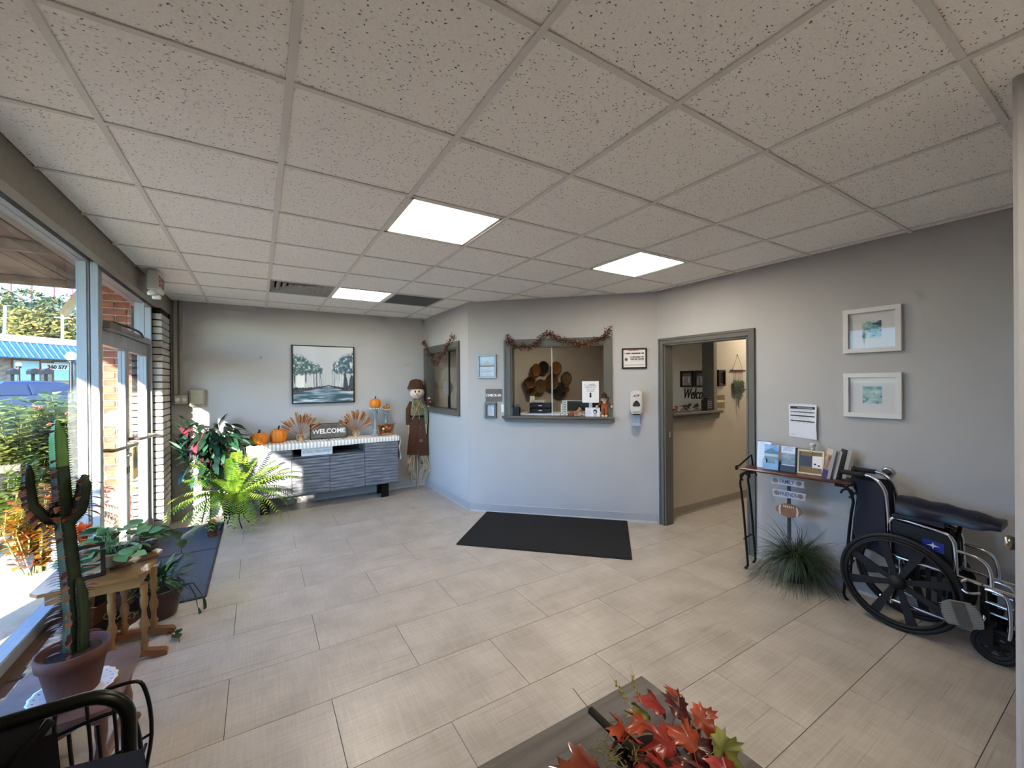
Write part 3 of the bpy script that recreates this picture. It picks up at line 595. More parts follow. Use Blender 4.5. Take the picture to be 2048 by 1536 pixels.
# shrubs in the bed outside: leafy stems with small flowers
LF = [M_leaf('shrub_a', '75894a', '566c34', trans=.45), M_leaf('shrub_b', '5c7340', '43592c', trans=.45), M_leaf('shrub_c', '93a05e', '728244', trans=.45)]
def shrub(x, y, h, rad, label, nst=16, ls=.05, fl=None, seed=1, mats=LF, npl=16, sy=1.):
    t = thing('shrub', label, 'shrub', (x, y, .021), 0, 'shrubs in the bed outside'); rr = random.Random(seed)
    st = B(); lf = B(); fb = B()
    for k in range(nst):
        a = rr.uniform(0, 2 * pi); q = rad * sqrt(rr.random()); top = Vector((cos(a) * q, sin(a) * q * sy, h * rr.uniform(.62, 1.)))
        base = Vector((cos(a) * q * .4, sin(a) * q * .4 * sy, 0)); mid = (base + top) / 2 + Vector((rr.gauss(0, .04), rr.gauss(0, .04), .08)); st.tube([base, mid, top], [.008, .006, .003], 4)
        for i in range(npl):
            f = .12 + .88 * i / (npl - 1); p = base.lerp(mid, f * 2) if f < .5 else mid.lerp(top, f * 2 - 1)
            for c in range(4):
                an = c * pi / 2 + (pi / 4 if i % 2 else 0) + rr.gauss(0, .4); d = Vector((cos(an), sin(an), rr.uniform(-.25, .5))).normalized(); w_ = d.cross(Vector((0, 0, 1))).normalized(); l_ = ls * rr.uniform(.8, 1.6); u_ = w_.cross(d) * l_ * .12
                lf.k = rr.randrange(3); lf.add([p, p + d * l_ * .5 - w_ * l_ * .36 + u_, p + d * l_, p + d * l_ * .5 + w_ * l_ * .36 + u_], [(0, 1, 2, 3)], True)
        if fl and k % 4 == 0:
            for i in range(14): d = Vector((rr.gauss(0, 1), rr.gauss(0, 1), abs(rr.gauss(0, 1)))).normalized() * .022; fb.ball(tuple(top + d), .008, 5, 3)
    st.obj('stems', M('shrub_stem', '5f6440', rough=.8), t); stuff(lf.obj('foliage', None, t, mats=mats))
    if fl: stuff(fb.obj('flowers', M('flower_' + fl, fl, rough=.6), t))
YE = [M_leaf('shrub_y', 'a87f1e', '85591a', trans=.5), M_leaf('shrub_o', 'a35a1c', '783814', trans=.5), M_leaf('shrub_yy', 'b0963f', '8b7228', trans=.5)]
shrub(-1.80, 4.98, 1.36, .34, 'bright green leafy shrub at the left edge of the window', 40, .085, None, 4, [LF[0], LF[2], LF[2]], 18)
shrub(-1.50, 5.45, 1.50, .36, 'tall pale green shrub with coral flowers outside the window', 40, .10, 'c4553f', 3, LF, 18)
shrub(-2.05, 5.95, 1.40, .40, 'grey-green shrub with pink flowers behind the leafy one', 36, .10, 'b8506c', 5, LF, 16)
shrub(-1.55, 6.45, 1.45, .42, 'dense green shrub furthest along the walk', 36, .10, None, 8, LF, 16)
shrub(-2.45, 7.0, 1.45, .45, 'dusky green shrub at the back of the planting bed', 30, .11, None, 6, LF, 14)
shrub(-1.12, 3.55, .70, .17, 'low golden yellow bush behind the cactus outside', 30, .055, None, 9, YE, 12)
for k, (x, y, h) in enumerate(((-2.4, -3.25, 2.35), (-2.4, -4.4, 2.7), (-2.4, -5.6, 3.0), (-2.4, -6.8, 3.1))):  # unseen shrubs added out of view, heights set to block the low sun
    shrub(x, y, h, .55, ('unseen tall shrub added to block the low sun, %s along the walk' % ('first', 'second', 'third', 'fourth')[k]), 50, .17, None, 20 + k, LF, 24)
t = thing('garden_flame', 'orange translucent flame-shaped garden ornament low outside the window', 'ornament', (-1.15, 2.25, -.04)); ORN = M_leaf('orange_glass', 'c85a20', 'a03214', trans=.6)
for k, (dx, hh) in enumerate(((-.08, .55), (.0, .75), (.09, .5))):
    b = B(); b.prism([(dx - .05, 0), (dx + .05, 0), (dx + .07, hh * .4), (dx + .01, hh), (dx - .06, hh * .5)], -.01, .01, 'y'); b.obj('flame', ORN, t)
# ================================================================== sideboard and what stands on it
CW = M('credenza_wood', '6f7278', rough=.6, var=.45, scale=5, stretch=(1, 1, 9), bump=.5, dark='4b4e54')
CWD = M('credenza_inside', '34383d', rough=.7, var=.15)
cx0, cx1, cy0, cy1, cz0, cz1 = .40, 2.21, 4.30, 4.70, .20, .855
t = thing('sideboard', 'long grey wave-front sideboard against the back wall', 'sideboard', (cx0, cy0, 0))
W_, D_ = cx1 - cx0, cy1 - cy0
B().box(0, W_, .02, D_, .835, cz1).obj('top_board', CW, t); B().box(0, W_, .02, D_, cz0, cz0 + .02).obj('bottom_board', CW, t)
for x in (0, W_ - .02): B().box(x, x + .02, .02, D_, cz0, .835).obj('side_panel', CW, t)
B().box(.02, W_ - .02, D_ - .015, D_, cz0, .835).obj('back_panel', CWD, t); B().box(.47, 1.36, .03, D_ - .015, .665, .685).obj('shelf', CW, t)
for x in (.465, 1.35): B().box(x, x + .018, .02, D_, cz0, .835).obj('divider', CW, t)
def wave_door(name, x0, x1, z0, z1, sd):
    b = B(); n = int((z1 - z0) / .008); nx = 8; vs = []
    for k in range(n + 1):
        for i in range(nx + 1):
            u = x0 + (x1 - x0) * i / nx; z = z0 + (z1 - z0) * k / n
            ph = z * 2 * pi / .042 + sin(u * 5 + sd) * .8 + sin(u * 2.1 + z * 7 + sd) * .7
            vs.append((u, -.004 - .009 * (.5 + .5 * sin(ph)), z))
    b.add(vs, [(k * (nx + 1) + i, k * (nx + 1) + i + 1, (k + 1) * (nx + 1) + i + 1, (k + 1) * (nx + 1) + i) for k in range(n) for i in range(nx)], True)
    b.box(x0, x1, -.003, .018, z0, z1); return b.obj(name, CW, t)
for q, (a, c, z1) in enumerate(((.004, .462, .832), (.468, .905, .66), (.911, 1.348, .66), (1.354, W_ - .004, .832))): wave_door('door', a, c, cz0 + .004, z1, q * 1.7)
for x in (.12, W_ - .22):
    B().box(x, x + .10, .06, .10, 0, cz0).box(x, x + .10, D_ - .10, D_ - .06, 0, cz0).box(x, x + .10, .06, D_ - .06, cz0 - .03, cz0).obj('leg', BLACK, t)
# runner
def cloth_mat():
    m = M('runner_cloth', 'd9d6d0', rough=.9, var=.04)
    n, l = m.node_tree.nodes, m.node_tree.links; b = n['Principled BSDF']
    tc = n.new('ShaderNodeTexCoord'); wv = n.new('ShaderNodeTexWave'); wv.wave_type = 'BANDS'; wv.bands_direction = 'X'; wv.inputs['Scale'].default_value = 7.5; l.new(tc.outputs['Object'], wv.inputs[0])
    r = n.new('ShaderNodeValToRGB'); r.color_ramp.elements[0].position = .45; r.color_ramp.elements[1].position = .55; r.color_ramp.elements[0].color = lin('bcb8b2'); r.color_ramp.elements[1].color = lin('e6e3dd'); l.new(wv.outputs[0], r.inputs[0]); l.new(r.outputs[0], b.inputs['Base Color']); return m
b = B(); vs = []; prof = [(-.02, -.055), (-.022, -.02), (-.016, .004), (.0, .008), (.2, .008), (.39, .008)]; nx = 70
for i in range(nx + 1):
    u = -.015 + (W_ + .03) * i / nx
    for k, (y, z) in enumerate(prof): vs.append((u, y - (.004 * sin(u * 23) if k < 2 else 0), cz1 + z - (.012 * (.5 + .5 * sin(u * 3.1)) if k == 0 else 0)))
np_ = len(prof); b.add(vs, [(i * np_ + k, (i + 1) * np_ + k, (i + 1) * np_ + k + 1, i * np_ + k + 1) for i in range(nx) for k in range(np_ - 1)], True)
for sx, zb in ((W_ + .015, .52), (-.015, .60)):     # hanging ends
    vs = []; n = 10; o = 1 if sx > 0 else -1
    for k in range(n + 1):
        z = cz1 + .008 - (cz1 - zb) * k / n
        for y in (-.02, .02 + .10 * (1 - k / n), .12 + .27 * (1 - k / n)): vs.append((sx + o * (.012 + .014 * sin(k * .9 + y * 9)), y, z))
    b.add(vs, [(k * 3 + i, k * 3 + i + 1, (k + 1) * 3 + i + 1, (k + 1) * 3 + i) for k in range(n) for i in range(2)], True)
tag(b.obj('table_runner', cloth_mat(), loc=(cx0, cy0, 0)), 'white and beige striped runner draped over the sideboard', 'runner')
TOP = cz1 + .010
PUM = M('pumpkin_orange', 'd77d22', rough=.5, var=.18, scale=6); STEM = M('pumpkin_stem', '2b2620', rough=.8, var=.3)
def pumpkin(label, x, y, z, r, h, n=10, mat=PUM):
    t = thing('pumpkin', label, 'pumpkin', (x, y, z), rnd(0, 1), 'decorative pumpkins')
    pr_ = [(r * .25, .012 * h), (r * .7, 0), (r * .93, h * .18), (r, h * .45), (r * .93, h * .75), (r * .65, h * .94), (r * .3, h * .97), (r * .1, h * .9), (0, h * .88)]
    B().lathe(pr_, 60, mod=lambda a, zz: .90 + .10 * abs(cos(a * n / 2)) ** .6).obj('shell', mat, t)
    B().tube([(0, 0, h * .86), (r * .03, 0, h * 1.05), (r * .12, 0, h * 1.22)], [r * .17, r * .10, r * .12], 7).obj('stem', STEM, t); return t
pumpkin('squat orange pumpkin in the sunlight at the left end of the sideboard', .515, 4.47, TOP, .105, .15)
pumpkin('round orange pumpkin next to the wheat bundle on the sideboard', .73, 4.54, TOP, .10, .175)
# wheat sheaves
def sheaf(label, x, y, sd):
    rr = random.Random(sd); t = thing('wheat_sheaf', label, 'dried bouquet', (x, y, TOP), 0, 'dried wheat bundles')
    hm = [M('wheat_a', 'a5714a', rough=.8, var=.25), M('wheat_b', '8d5a41', rough=.8, var=.25), M('wheat_c', 'c29a6c', rough=.8, var=.2)]
    for k in range(34):
        row = k % 3; a = (-1.15 + 2.3 * ((k // 3) + .5) / 11.4) + rr.gauss(0, .05); L = .27 + .015 * row + rr.uniform(-.02, .03) - .05 * abs(a) ** 2 * .5
        dy = -.04 + .03 * row + rr.gauss(0, .008); dr = Vector((sin(a), dy * 2, cos(a))).normalized(); p0 = Vector((0, 0, .075)); tip = p0 + dr * L
        s = B(); s.tube([(-dr.x * .03, dy * .3, .0 + .02), p0, tip], .0016, 4); e = p0 + dr * (L * .55); s.tube([e, e + dr * .03, e + dr * .08, e + dr * (L * .45 - .015), tip], [.002, .010, .012, .009, .002], 5, flat=.7)
        s.obj('stalk', hm[k % 3], t)
    B().lathe([(.035, 0), (.022, .05), (.018, .075), (.024, .09)], 10).obj('stem_bundle', hm[2], t)
    b = B(); b.tube([(.03 * cos(q), .03 * sin(q) * .8, .07) for q in [i * pi / 6 for i in range(12)]], .006, 5, closed=True)
    for sgn in (-1, 1): b.tube([(0, -.03, .07), (sgn * .03, -.045, .085), (sgn * .05, -.04, .06), (sgn * .035, -.04, .02)], .005, 5)
    b.obj('raffia_bow', M('raffia', 'b39a66', rough=.9), t)
sheaf('dried wheat bundle left of the welcome sign', .985, 4.52, 1); sheaf('dried wheat bundle right of the welcome sign', 1.685, 4.56, 2)
# welcome sign
t = thing('welcome_sign', 'weathered wood sign reading WELCOME on the sideboard', 'sign', (1.335, 4.55, TOP), 0, None, (-.10, 0, 0))
SW = M('sign_wood', '6a645c', rough=.85, var=.45, scale=6, stretch=(1, 1, 7), bump=.4, dark='4a453f')
for k in range(3): B().box(-.225, .225, -.008, .008, .012 + k * .062, .012 + k * .062 + .0605).obj('plank', SW, t)
B().box(-.235, .235, -.012, .012, 0, .012).box(-.235, .235, -.012, .012, .199, .211).box(-.235, -.225, -.012, .012, 0, .211).box(.225, .235, -.012, .012, 0, .211).obj('sign_frame', M('sign_frame', '34302b', rough=.7), t)
text('lettering', 'WELCOME', .088, M('letter_white', 'eceae4', rough=.7), t, (0, -.010, .075), bold=.0018, sx=.98)
# candle pedestals
PD = M('pedestal_grey', '93979c', rough=.8, var=.4, scale=40, bump=.5, dark='6f7479')
def pedestal(label, x, y, h, rt, pl):
    t = thing('pedestal', label, 'candle stand', (x, y, TOP), 0, 'grey turned pedestals'); s = h / .40
    B().lathe([(.052, 0), (.052, .012), (.040, .025), (.022, .05), (.034, .07), (.020, .09), (.016, .12), (.026, .17), (.028, .19), (.015, .23), (.012, .25), (.024, .262), (.012, .275), (.020, .295), (.036, .32), (.040, .335), (.022, .36), (.03, .372)], 18).obj('column', PD, t)
    t.children[0].scale = (1, 1, s)
    b = B().lathe([(rt * .5, h - .03), (rt, h - .022), (rt, h), (0, h)], 24); b.obj('plate', PD, t)
    b = B()
    for k in range(16): a = 2 * pi * k / 16; b.ball((rt * 1.0 * cos(a), rt * 1.0 * sin(a), h - .008), (.010, .010, .012), 6, 4)
    stuff(b.obj('scalloped_rim', M('rim_white', 'c9cacb', rough=.7), t))
    return t
pedestal('tall grey turned pedestal carrying a pumpkin, right part of the sideboard', 1.945, 4.50, .40, .075, 1); pedestal('shorter grey pedestal behind the wooden crate', 2.13, 4.60, .375, .06, 1)
pumpkin('orange pumpkin standing on the tall grey pedestal', 1.945, 4.50, TOP + .4005, .082, .135); pumpkin('tiny pumpkin on the shorter grey pedestal', 2.13, 4.60, TOP + .3755, .05, .055, 8, M('pumpkin_small', 'c98232', rough=.6, var=.4, scale=30))
# wooden crate with autumn leaves
t = thing('wooden_crate', 'small tilted wooden crate spilling autumn leaves on the sideboard', 'crate', (2.085, 4.44, TOP), .12)
CR = M('crate_wood', '93795c', rough=.85, var=.3, scale=10, stretch=(1, 6, 1))
B().box(-.10, .10, .04, .10, 0, .012).box(-.10, .10, .10, .112, 0, .16).obj('back_board', CR, t)
for s_ in (-1, 1):
    b = B(); b.add([(s_ * .09, -.0, 0), (s_ * .09, .10, 0), (s_ * .135, .11, .17), (s_ * .12, .0, .17), (s_ * .10, -.0, 0), (s_ * .10, .10, 0), (s_ * .145, .11, .17), (s_ * .13, .0, .17)], [(0, 1, 2, 3), (7, 6, 5, 4), (0, 4, 5, 1), (1, 5, 6, 2), (2, 6, 7, 3), (3, 7, 4, 0)]); b.obj('side_board', CR, t)
B().box(-.12, .12, -.012, .0, .0, .035).box(-.135, .135, -.012, .0, .155, .168).obj('front_slat', CR, t)
AUT = [M('autumn_red', '8e2b1c', rough=.5, var=.3), M('autumn_orange', 'c0662a', rough=.5, var=.3), M('autumn_brown', '6d3521', rough=.5, var=.3), M('autumn_cream', 'd9b98a', rough=.6, var=.2)]
rr = random.Random(4)
for k in range(30):
    p = Vector((rr.uniform(-.09, .09), rr.uniform(-.02, .07), rr.uniform(.03, .15))); b = B(); L = rr.uniform(.02, .035)
    b.add([(0, -L, 0), (-L * .6, 0, .006), (0, L, 0), (L * .6, 0, .006), (0, 0, -.004)], [(0, 3, 4), (3, 2, 4), (2, 1, 4), (1, 0, 4)]); b.obj('leaf', AUT[k % 3], t, loc=p, rot=(rr.uniform(-1.5, 1.5), rr.uniform(-1, 1), rr.uniform(0, 6)))
for k in range(3): B().ball((-.05 + k * .045, -.02, .10 + .02 * (k % 2)), .02, 10, 6).obj('gourd', AUT[1 if k else 3], t)
t = thing('flower_spray', 'cream daisy-like spray lying in front of the crate', 'flower', (2.03, 4.385, TOP))
for k in range(12): a = 2 * pi * k / 12; b = B(); b.add([(0, 0, .01), (.01, .008, .012), (.04, 0, .014), (.01, -.008, .012)], [(0, 1, 2, 3)]); b.obj('petal', AUT[3], t, rot=(0, -.4 - .3 * (k % 2), a))
B().ball((0, 0, .016), .009, 8, 6).obj('flower_centre', AUT[2], t)
for k, (x, y, lab) in enumerate(((1.02, 4.345, 'flat dark leaf on the runner below the left wheat bundle'), (1.31, 4.375, 'flat dark leaf on the runner in front of the welcome sign'), (1.50, 4.42, 'flat brown leaf on the runner at the sign right end'), (1.89, 4.43, 'red berry leaf at the foot of the tall pedestal'))):
    b = B(); b.add([(0, -.012, 0), (.035, -.004, .004), (.05, 0, .001), (.03, .012, .003), (0, .014, .001), (-.03, .01, .004), (-.045, -.002, .001), (-.025, -.012, .003)], [(0, 1, 2, 3, 4, 5, 6, 7)]); tag(b.obj('fallen_leaf', AUT[2 if k < 3 else 0], loc=(x, y, TOP + .001), rot=(0, 0, k)), lab, 'leaf', 'leaves scattered on the runner')
# good vibes board in the niche
t = thing('vibes_sign', 'white board reading GOOD VIBES ONLY in the sideboard niche', 'sign', (1.16, 4.315, .688))
B().box(-.185, .185, 0, .015, 0, .105, .002).obj('board', M('board_white', 'ccd0d6', rough=.6), t)
text('lettering', 'GOOD VIBES ONLY', .042, M('letter_grey', '83888f', rough=.7), t, (0, -.002, .036), depth=.001, sx=.92)
# painting on the back wall
def paint_fn(u, v):
    c = mixc(hx('cdd0d1'), hx('aeb5ba'), vnoise(u * 4, v * 3) * .8 + .2 * (1 - v)); vx, ap = .575, .295; d = u - vx; side = .42 if d > 0 else .575; q = abs(d) / side
    bank = ap - .105 * min(1, q * 1.25) ** .75          # lower edge of the dark verge
    if v < bank:                                          # pale wet path with streaks
        s = vnoise(u * 4.5 + v * 2, v * 44, 2) * .7 + vnoise(u * 11, v * 80, 8) * .3; c = mixc(hx('2f4d5e'), hx('c3d2dc'), (s - .32) * 2.1)
        return mixc(c, hx('aebfca'), max(0, .5 - q * 1.6) * .8)
    verge = bank + .018 + .075 * q * (.6 + .5 * vnoise(u * 46, 2.))
    if v < verge: return mixc(hx('29262a'), hx('6a6066'), vnoise(u * 70, v * 26, 4) ** 1.4)
    if v < .60:                                           # trunks, thinner and paler toward the middle
        fr = 16 + 26 * (1 - min(1, q)); st = vnoise(q * fr * 2.2 + (7 if d > 0 else 0), v * 1.3, 3); wgt = min(1, .18 + q * 1.5) * min(1, max(0, (q - .06) * 9))
        if st < .34: c = mixc(c, hx('36444e'), wgt)
        elif st > .70: c = mixc(c, hx('eef0f0'), wgt * .9)
    top = .60 + .30 * min(1, q * 1.15) ** .8 + .05 * (vnoise(u * 15, 3.) - .5) + (.03 if d > 0 else -.03); bot = .50 - .06 * min(1, q) + .06 * vnoise(u * 22, 9.)
    if bot < v < top and q > .13 + .12 * vnoise(v * 17, 5.):
        s = vnoise(u * 24, v * 24, 5) * .5 + vnoise(u * 55, v * 55, 6) * .5; base = hx('3a5868') if d > 0 else hx('3d5f62'); col = mixc(base, hx('d3dcda'), (s - .52) * 3.4); col = mixc(col, hx('22384a'), (.40 - s) * 2.5)
        e = min(1, (top - v) * 7, (v - bot) * 14, (q - .13) * 5.5); k = vnoise(u * 70, v * 70, 11)
        c = mixc(c, col, .92 if e > k * .5 else .15)
    return c
t = thing('painting', 'painting of blue-green trees along a pale path above the sideboard', 'painting', (1.30, 4.73, 1.355))
B().box(-.385, .385, -.03, -.002, .005, .78).obj('canvas', M('canvas_white', 'd5d6d6', rough=.8), t); panel(.77, .775, paint_fn, 150, 150, -.0315, None, .005).obj('painted_face', PRINT, t)
b = B(); f = .39; b.box(-f - .012, -f, -.042, 0, -.008, .793).box(f, f + .012, -.042, 0, -.008, .793).box(-f, f, -.042, 0, -.008, .002).box(-f, f, -.042, 0, .783, .793); b.obj('float_frame', M('frame_black', '1d1c1d', rough=.5), t)
# conduit, box and beige chime cover at the corner
CN = M('conduit_paint', '9a968d', rough=.6, var=.06)
t = thing('conduit', 'grey surface conduit with an outlet box in the back corner', 'conduit', (-.29, 4.73, 0))
B().box(-.055, -.02, -.03, 0, 1.49, 2.627, .004).obj('channel', CN, t); B().box(.0, .035, -.03, 0, 1.49, 2.627, .004).obj('channel', CN, t)
B().box(-.05, .08, -.05, 0, 1.385, 1.49, .006).obj('outlet_box', M('outlet_grey', 'b8b5ad', rough=.5, var=.3, scale=60), t)
for zx in (-.02, .045): b = B(); b.m = Matrix.Translation((zx, -.05, 1.437)) @ Matrix.Rotation(pi / 2, 4, 'X'); b.lathe([(0, 0), (.024, 0), (.026, .004), (.018, .008), (0, .008)], 14); b.obj('socket', WHITE, t)
t = thing('wall_box', 'beige rounded cover box on the back wall above the potted plant', 'box', (-.12, 4.73, 1.352)); B().box(-.078, .078, -.07, 0, 0, .21, .018).obj('cover', M('beige_cover', 'a59d8a', rough=.5, var=.05), t); B().box(-.06, .06, -.075, -.06, .015, .03).obj('vent_lip', M('beige_dark', '7d7667'), t)
# exit sign on the soffit
t = thing('exit_sign', 'white exit sign box with emergency lamps under the ceiling by the doors', 'exit sign', (-.26, 3.22, 2.627), 0.)
EX = M('exit_white', 'c9cac4', rough=.4, var=.03); B().box(-.02, .02, -.12, .12, -.012, 0).obj('canopy', EX, t); B().box(-.040, .040, -.14, .14, -.185, -.012, .008).obj('housing', EX, t)
for yy in (-.11, .11):
    B().lathe([(.03, 0), (.035, .02), (.02, .045), (0, .05)], 12, (0, 0, 0)).obj('lamp_head', WHITE, t, loc=(-.01, yy * .9, -.23))
    t.children[-1]
text('exit_lettering', 'EXIT', .13, M('exit_red', 'a8403c', rough=.4), t, (.0415, 0, -.145), (pi / 2, 0, pi / 2), .001, bold=.003)
text('exit_lettering', 'EXIT', .13, M('exit_red', 'a8403c'), t, (-.0415, 0, -.145), (pi / 2, 0, -pi / 2), .001, bold=.003)
# ================================================================== scarecrow on a stick
BRN = M('brown_felt', '4f3324', rough=.95, var=.2, scale=40); BRD = M('brown_felt_dark', '3a2418', rough=.95, var=.2)
FACE = M('muslin', 'd9c6b4', rough=.9, var=.05); STRAW = M('straw', 'c7b48c', rough=.9, var=.25); GRN = M('shirt_green', '6f725f', rough=.95, var=.35, scale=60)
t = thing('scarecrow', 'standing scarecrow doll in brown hat and overalls leaning in the corner', 'scarecrow', (2.60, 4.60, 0), -.30)
B().tube([(0, -.03, 0), (.0, -.02, .45), (.01, -.0, .88)], .011, 8).obj('stick', M('stick_wood', 'a58a68', rough=.8, var=.2), t)
b = B(); b.add([(-.135, -.03, .33), (.0, -.045, .33), (.0, -.05, .60), (-.085, -.05, .86), (-.135, .03, .33), (0, .03, .33), (0, .03, .6), (-.085, .03, .86), (.0, -.05, .86), (0, .03, .86)], [(0, 1, 2, 8, 3), (4, 7, 9, 6, 5), (0, 3, 7, 4), (0, 4, 5, 1), (1, 5, 6, 2)]); b.obj('trouser_leg', BRN, t)
b = B(); b.add([(.135, -.03, .31), (.012, -.045, .31), (.0, -.05, .60), (.085, -.05, .86), (.135, .03, .31), (.012, .03, .31), (0, .03, .6), (.085, .03, .86), (.0, -.05, .86), (0, .03, .86)], [(3, 8, 2, 1, 0), (5, 6, 9, 7, 4), (4, 7, 3, 0), (1, 5, 4, 0), (2, 6, 5, 1)]); b.obj('trouser_leg', BRN, t)
B().lathe([(.088, .84), (.095, .90), (.09, 1.0), (.075, 1.09), (.045, 1.13)], 20, sy=.55).obj('shirt', GRN, t)
B().lathe([(.093, .862), (.093, .892)], 20, sy=.58).obj('belt', BLACK, t)
for s_ in (-1, 1):
    B().tube([(s_ * .07, 0, 1.09), (s_ * .11, -.01, .98), (s_ * .115, -.02, .84), (s_ * .11, -.02, .76)], [.028, .032, .030, .034], 8, flat=.7).obj('sleeve', GRN if s_ > 0 else BRN, t); B().tube([(s_ * .11, -.02, .77), (s_ * .112, -.025, .62)], [.018, .006], 6).obj('straw_hand', STRAW, t)
h = B().ball((0, -.01, 1.215), (.095, .085, .092), 20, 14).obj('head', FACE, t)
for s_ in (-1, 1): B().ball((s_ * .024, -.092, 1.235), (.010, .006, .018), 8, 6).obj('eye', INK, h)
B().ball((.0, -.098, 1.195), (.016, .014, .016), 10, 8).obj('nose', M('felt_orange', 'd08a5e', rough=.8), h)
B().tube([(-.035 + .0117 * k, -.092 + .006 * abs(k - 3) / 3, 1.168 + .004 * (k - 3) ** 2 / 2) for k in range(7)], .002, 4).obj('mouth', INK, h)
B().lathe([(.104, 1.235), (.108, 1.25), (.099, 1.275), (.09, 1.30), (.078, 1.345), (.05, 1.372), (0, 1.38)], 22, (-.012, .012, .0), mod=lambda a, z: 1 + .06 * sin(a * 2 + 1)).obj('hat', BRN, t)
b = B(); rr = random.Random(3)
for k in range(7):
    x = -.06 + .02 * k; b.tube([(x, -.055, 1.12), (x + rr.gauss(0, .02), -.065, 1.07), (x + rr.gauss(0, .03), -.062, .99 + rr.uniform(-.04, .03))], .004, 4)
for s_ in (-1, 1): b.tube([(0, -.06, 1.0), (s_ * .02, -.07, .93), (s_ * .045 - .02, -.07, .84)], .004, 4)
b.obj('raffia_collar', M('raffia', 'b39a66', rough=.9), t)
for k, (x, z) in enumerate(((.045, .53), (.04, .72))): B().box(x - .02, x + .022, -.050, -.044, z - .022, z + .022, .002).obj('patch', M('patch_tan' if not k else 'patch_olive', '7a6450' if not k else '4a4636', rough=.95), t)
for k in range(26):
    s_ = -1 if k % 2 else 1; x = s_ * rr.uniform(.03, .11); e = s_ * rr.uniform(.04, .19); z1 = rr.uniform(.04, .2)
    B().tube([(x, -.0, .36), (x + (e - x) * .6, -.03 + rr.gauss(0, .02), .25), (e, -.04 + rr.gauss(0, .02), (z1 + .25) / 2), (e - s_ * rr.uniform(0, .10), -.03, z1)], [.003, .005, .005, .002], 4, flat=.5).obj('straw_strand', STRAW, t)
for ch in t.children:
    if ch.name.startswith('straw_strand'): ch.scale = (1.1, 1, 1.5)
    elif ch.name.startswith('stick'): ch.scale = (1, 1, 1.12)
    else: ch.scale = (1.18, 1.1, 1.07); ch.location.z = .167 + (.036 if ch.name.startswith('hat') else 0)
# ================================================================== angled reception wall: hung things (local frame DO/R45)
def on_diag(s, z): return (DO[0] + s * cos(R45), DO[1] + s * sin(R45), z)
def framed(name, label, cat, loc, rz, w_, h, fw, fmat, fn, nx=40, ny=40, d=.02, glass=None, group=None, lip=None):
    t = thing(name, label, cat, loc, rz, group); a, c = w_ / 2, h
    for nm, bx in (('frame_rail', (-a, a, c - fw, c)), ('frame_rail', (-a, a, 0, fw)), ('frame_stile', (-a, -a + fw, fw, c - fw)), ('frame_stile', (a - fw, a, fw, c - fw))):
        B().box(bx[0], bx[1], -d, 0, bx[2], bx[3], .0015).obj(nm, fmat, t)
    panel(w_ - 2 * fw, h - 2 * fw, fn, nx, ny, -.006, None, fw).obj('print', PRINT, t)
    if glass: B().box(-a + fw, a - fw, -.012, -.010, fw, c - fw).obj('glass', GLASS, t)
    return t
def lines(u, v, n, seed, mx=.9, mn=.1, ink=.6):
    k = math.floor(v * n); f = v * n - k
    return mn < u < mx - .25 * hashf(k, seed) and .3 < f < .7 and hashf(math.floor(u * 60), k, seed) > .28
SILV = M('frame_silver', '87898c', rough=.4, metal=.5)
def f1(u, v):
    if v > .52:
        c = mixc(hx('9cc4e0'), hx('cfe0ea'), v * 2 - 1.1)
        if v < .62 + .16 * max(0, 1 - abs(u - .5) * 4): c = hx('b5b2a8')
        if v < .58: c = hx('9fb0bd')
        return c
    if .49 < v: return hx('2f3a44')
    c = hx('c2d0e0')
    return hx('8496b0') if lines(u, v, 18, 3) else c
framed('framed_notice', 'grey framed blue notice left of the check-in window', 'frame', on_diag(.234, 1.668), R45, .242, .298, .022, SILV, f1, 40, 50, .022)
def f2(u, v): return hx('5d5f66') if lines(u, v, 14, 9, .8, .2) else hx('d2d4de')
framed('framed_notice', 'small dark framed note under the check-in sign', 'frame', on_diag(.281, 1.172), R45, .150, .195, .028, M('frame_pewter', '4d5054', rough=.35, metal=.5), f2, 24, 40, .03)
t = thing('check_in_sign', 'brown plastic sign reading CHECK-IN left of the window', 'sign', on_diag(.319, 1.379), R45); B().box(-.105, .105, -.008, 0, 0, .155, .002).obj('plate', M('sign_brown', '6a6058', rough=.5), t)
text('lettering', 'CHECK-IN', .042, M('letter_white', 'eceae4'), t, (0, -.009, .063), depth=.001, bold=.0018)
t = thing('light_switch', 'white wall switch tucked against the check-in window casing', 'switch', on_diag(.433, 1.245), R45); B().box(-.020, .020, -.008, 0, 0, .098, .003).obj('plate', WHITE, t); B().box(-.006, .006, -.014, -.008, .038, .06).obj('toggle', WHITE, t)
def cert(u, v):
    if v > .88: return hx('8a5a50') if (lines(u, v, 9, 2, .85, .2)) else hx('dcd2cf')
    if .74 < v < .82: return hx('6d3b36') if hashf(math.floor(u * 46), 3) > .25 and .06 < u < .95 else hx('dcd0cc')
    if math.hypot((u - .13) * 1.35, v - .45) < .105: return hx('3b3b3d') if math.hypot((u - .13) * 1.35, v - .45) < .06 and v < .47 else hx('8b8b8d')
    for z, x0, x1, d in ((.575, .30, .96, .03), (.46, .33, .94, .03), (.35, .35, .92, .016)):
        if abs(v - z) < d and x0 < u < x1: return hx('2c2a2b') if hashf(math.floor(u * 50), z * 100) > .22 else hx('b8b4b4')
    if abs(v - .12) < .014 and .05 < u < .95: return hx('8b8894')
    return hx('d6d3d4')
framed('certificate', 'black framed certificate right of the check-in window', 'certificate', on_diag(2.0, 1.760), R45, .276, .236, .017, M('frame_black', '1d1c1d'), cert, 90, 60, .018)
t = thing('sanitizer_dispenser', 'white hand sanitizer dispenser on the reception wall', 'dispenser', on_diag(2.012, 1.113), R45)
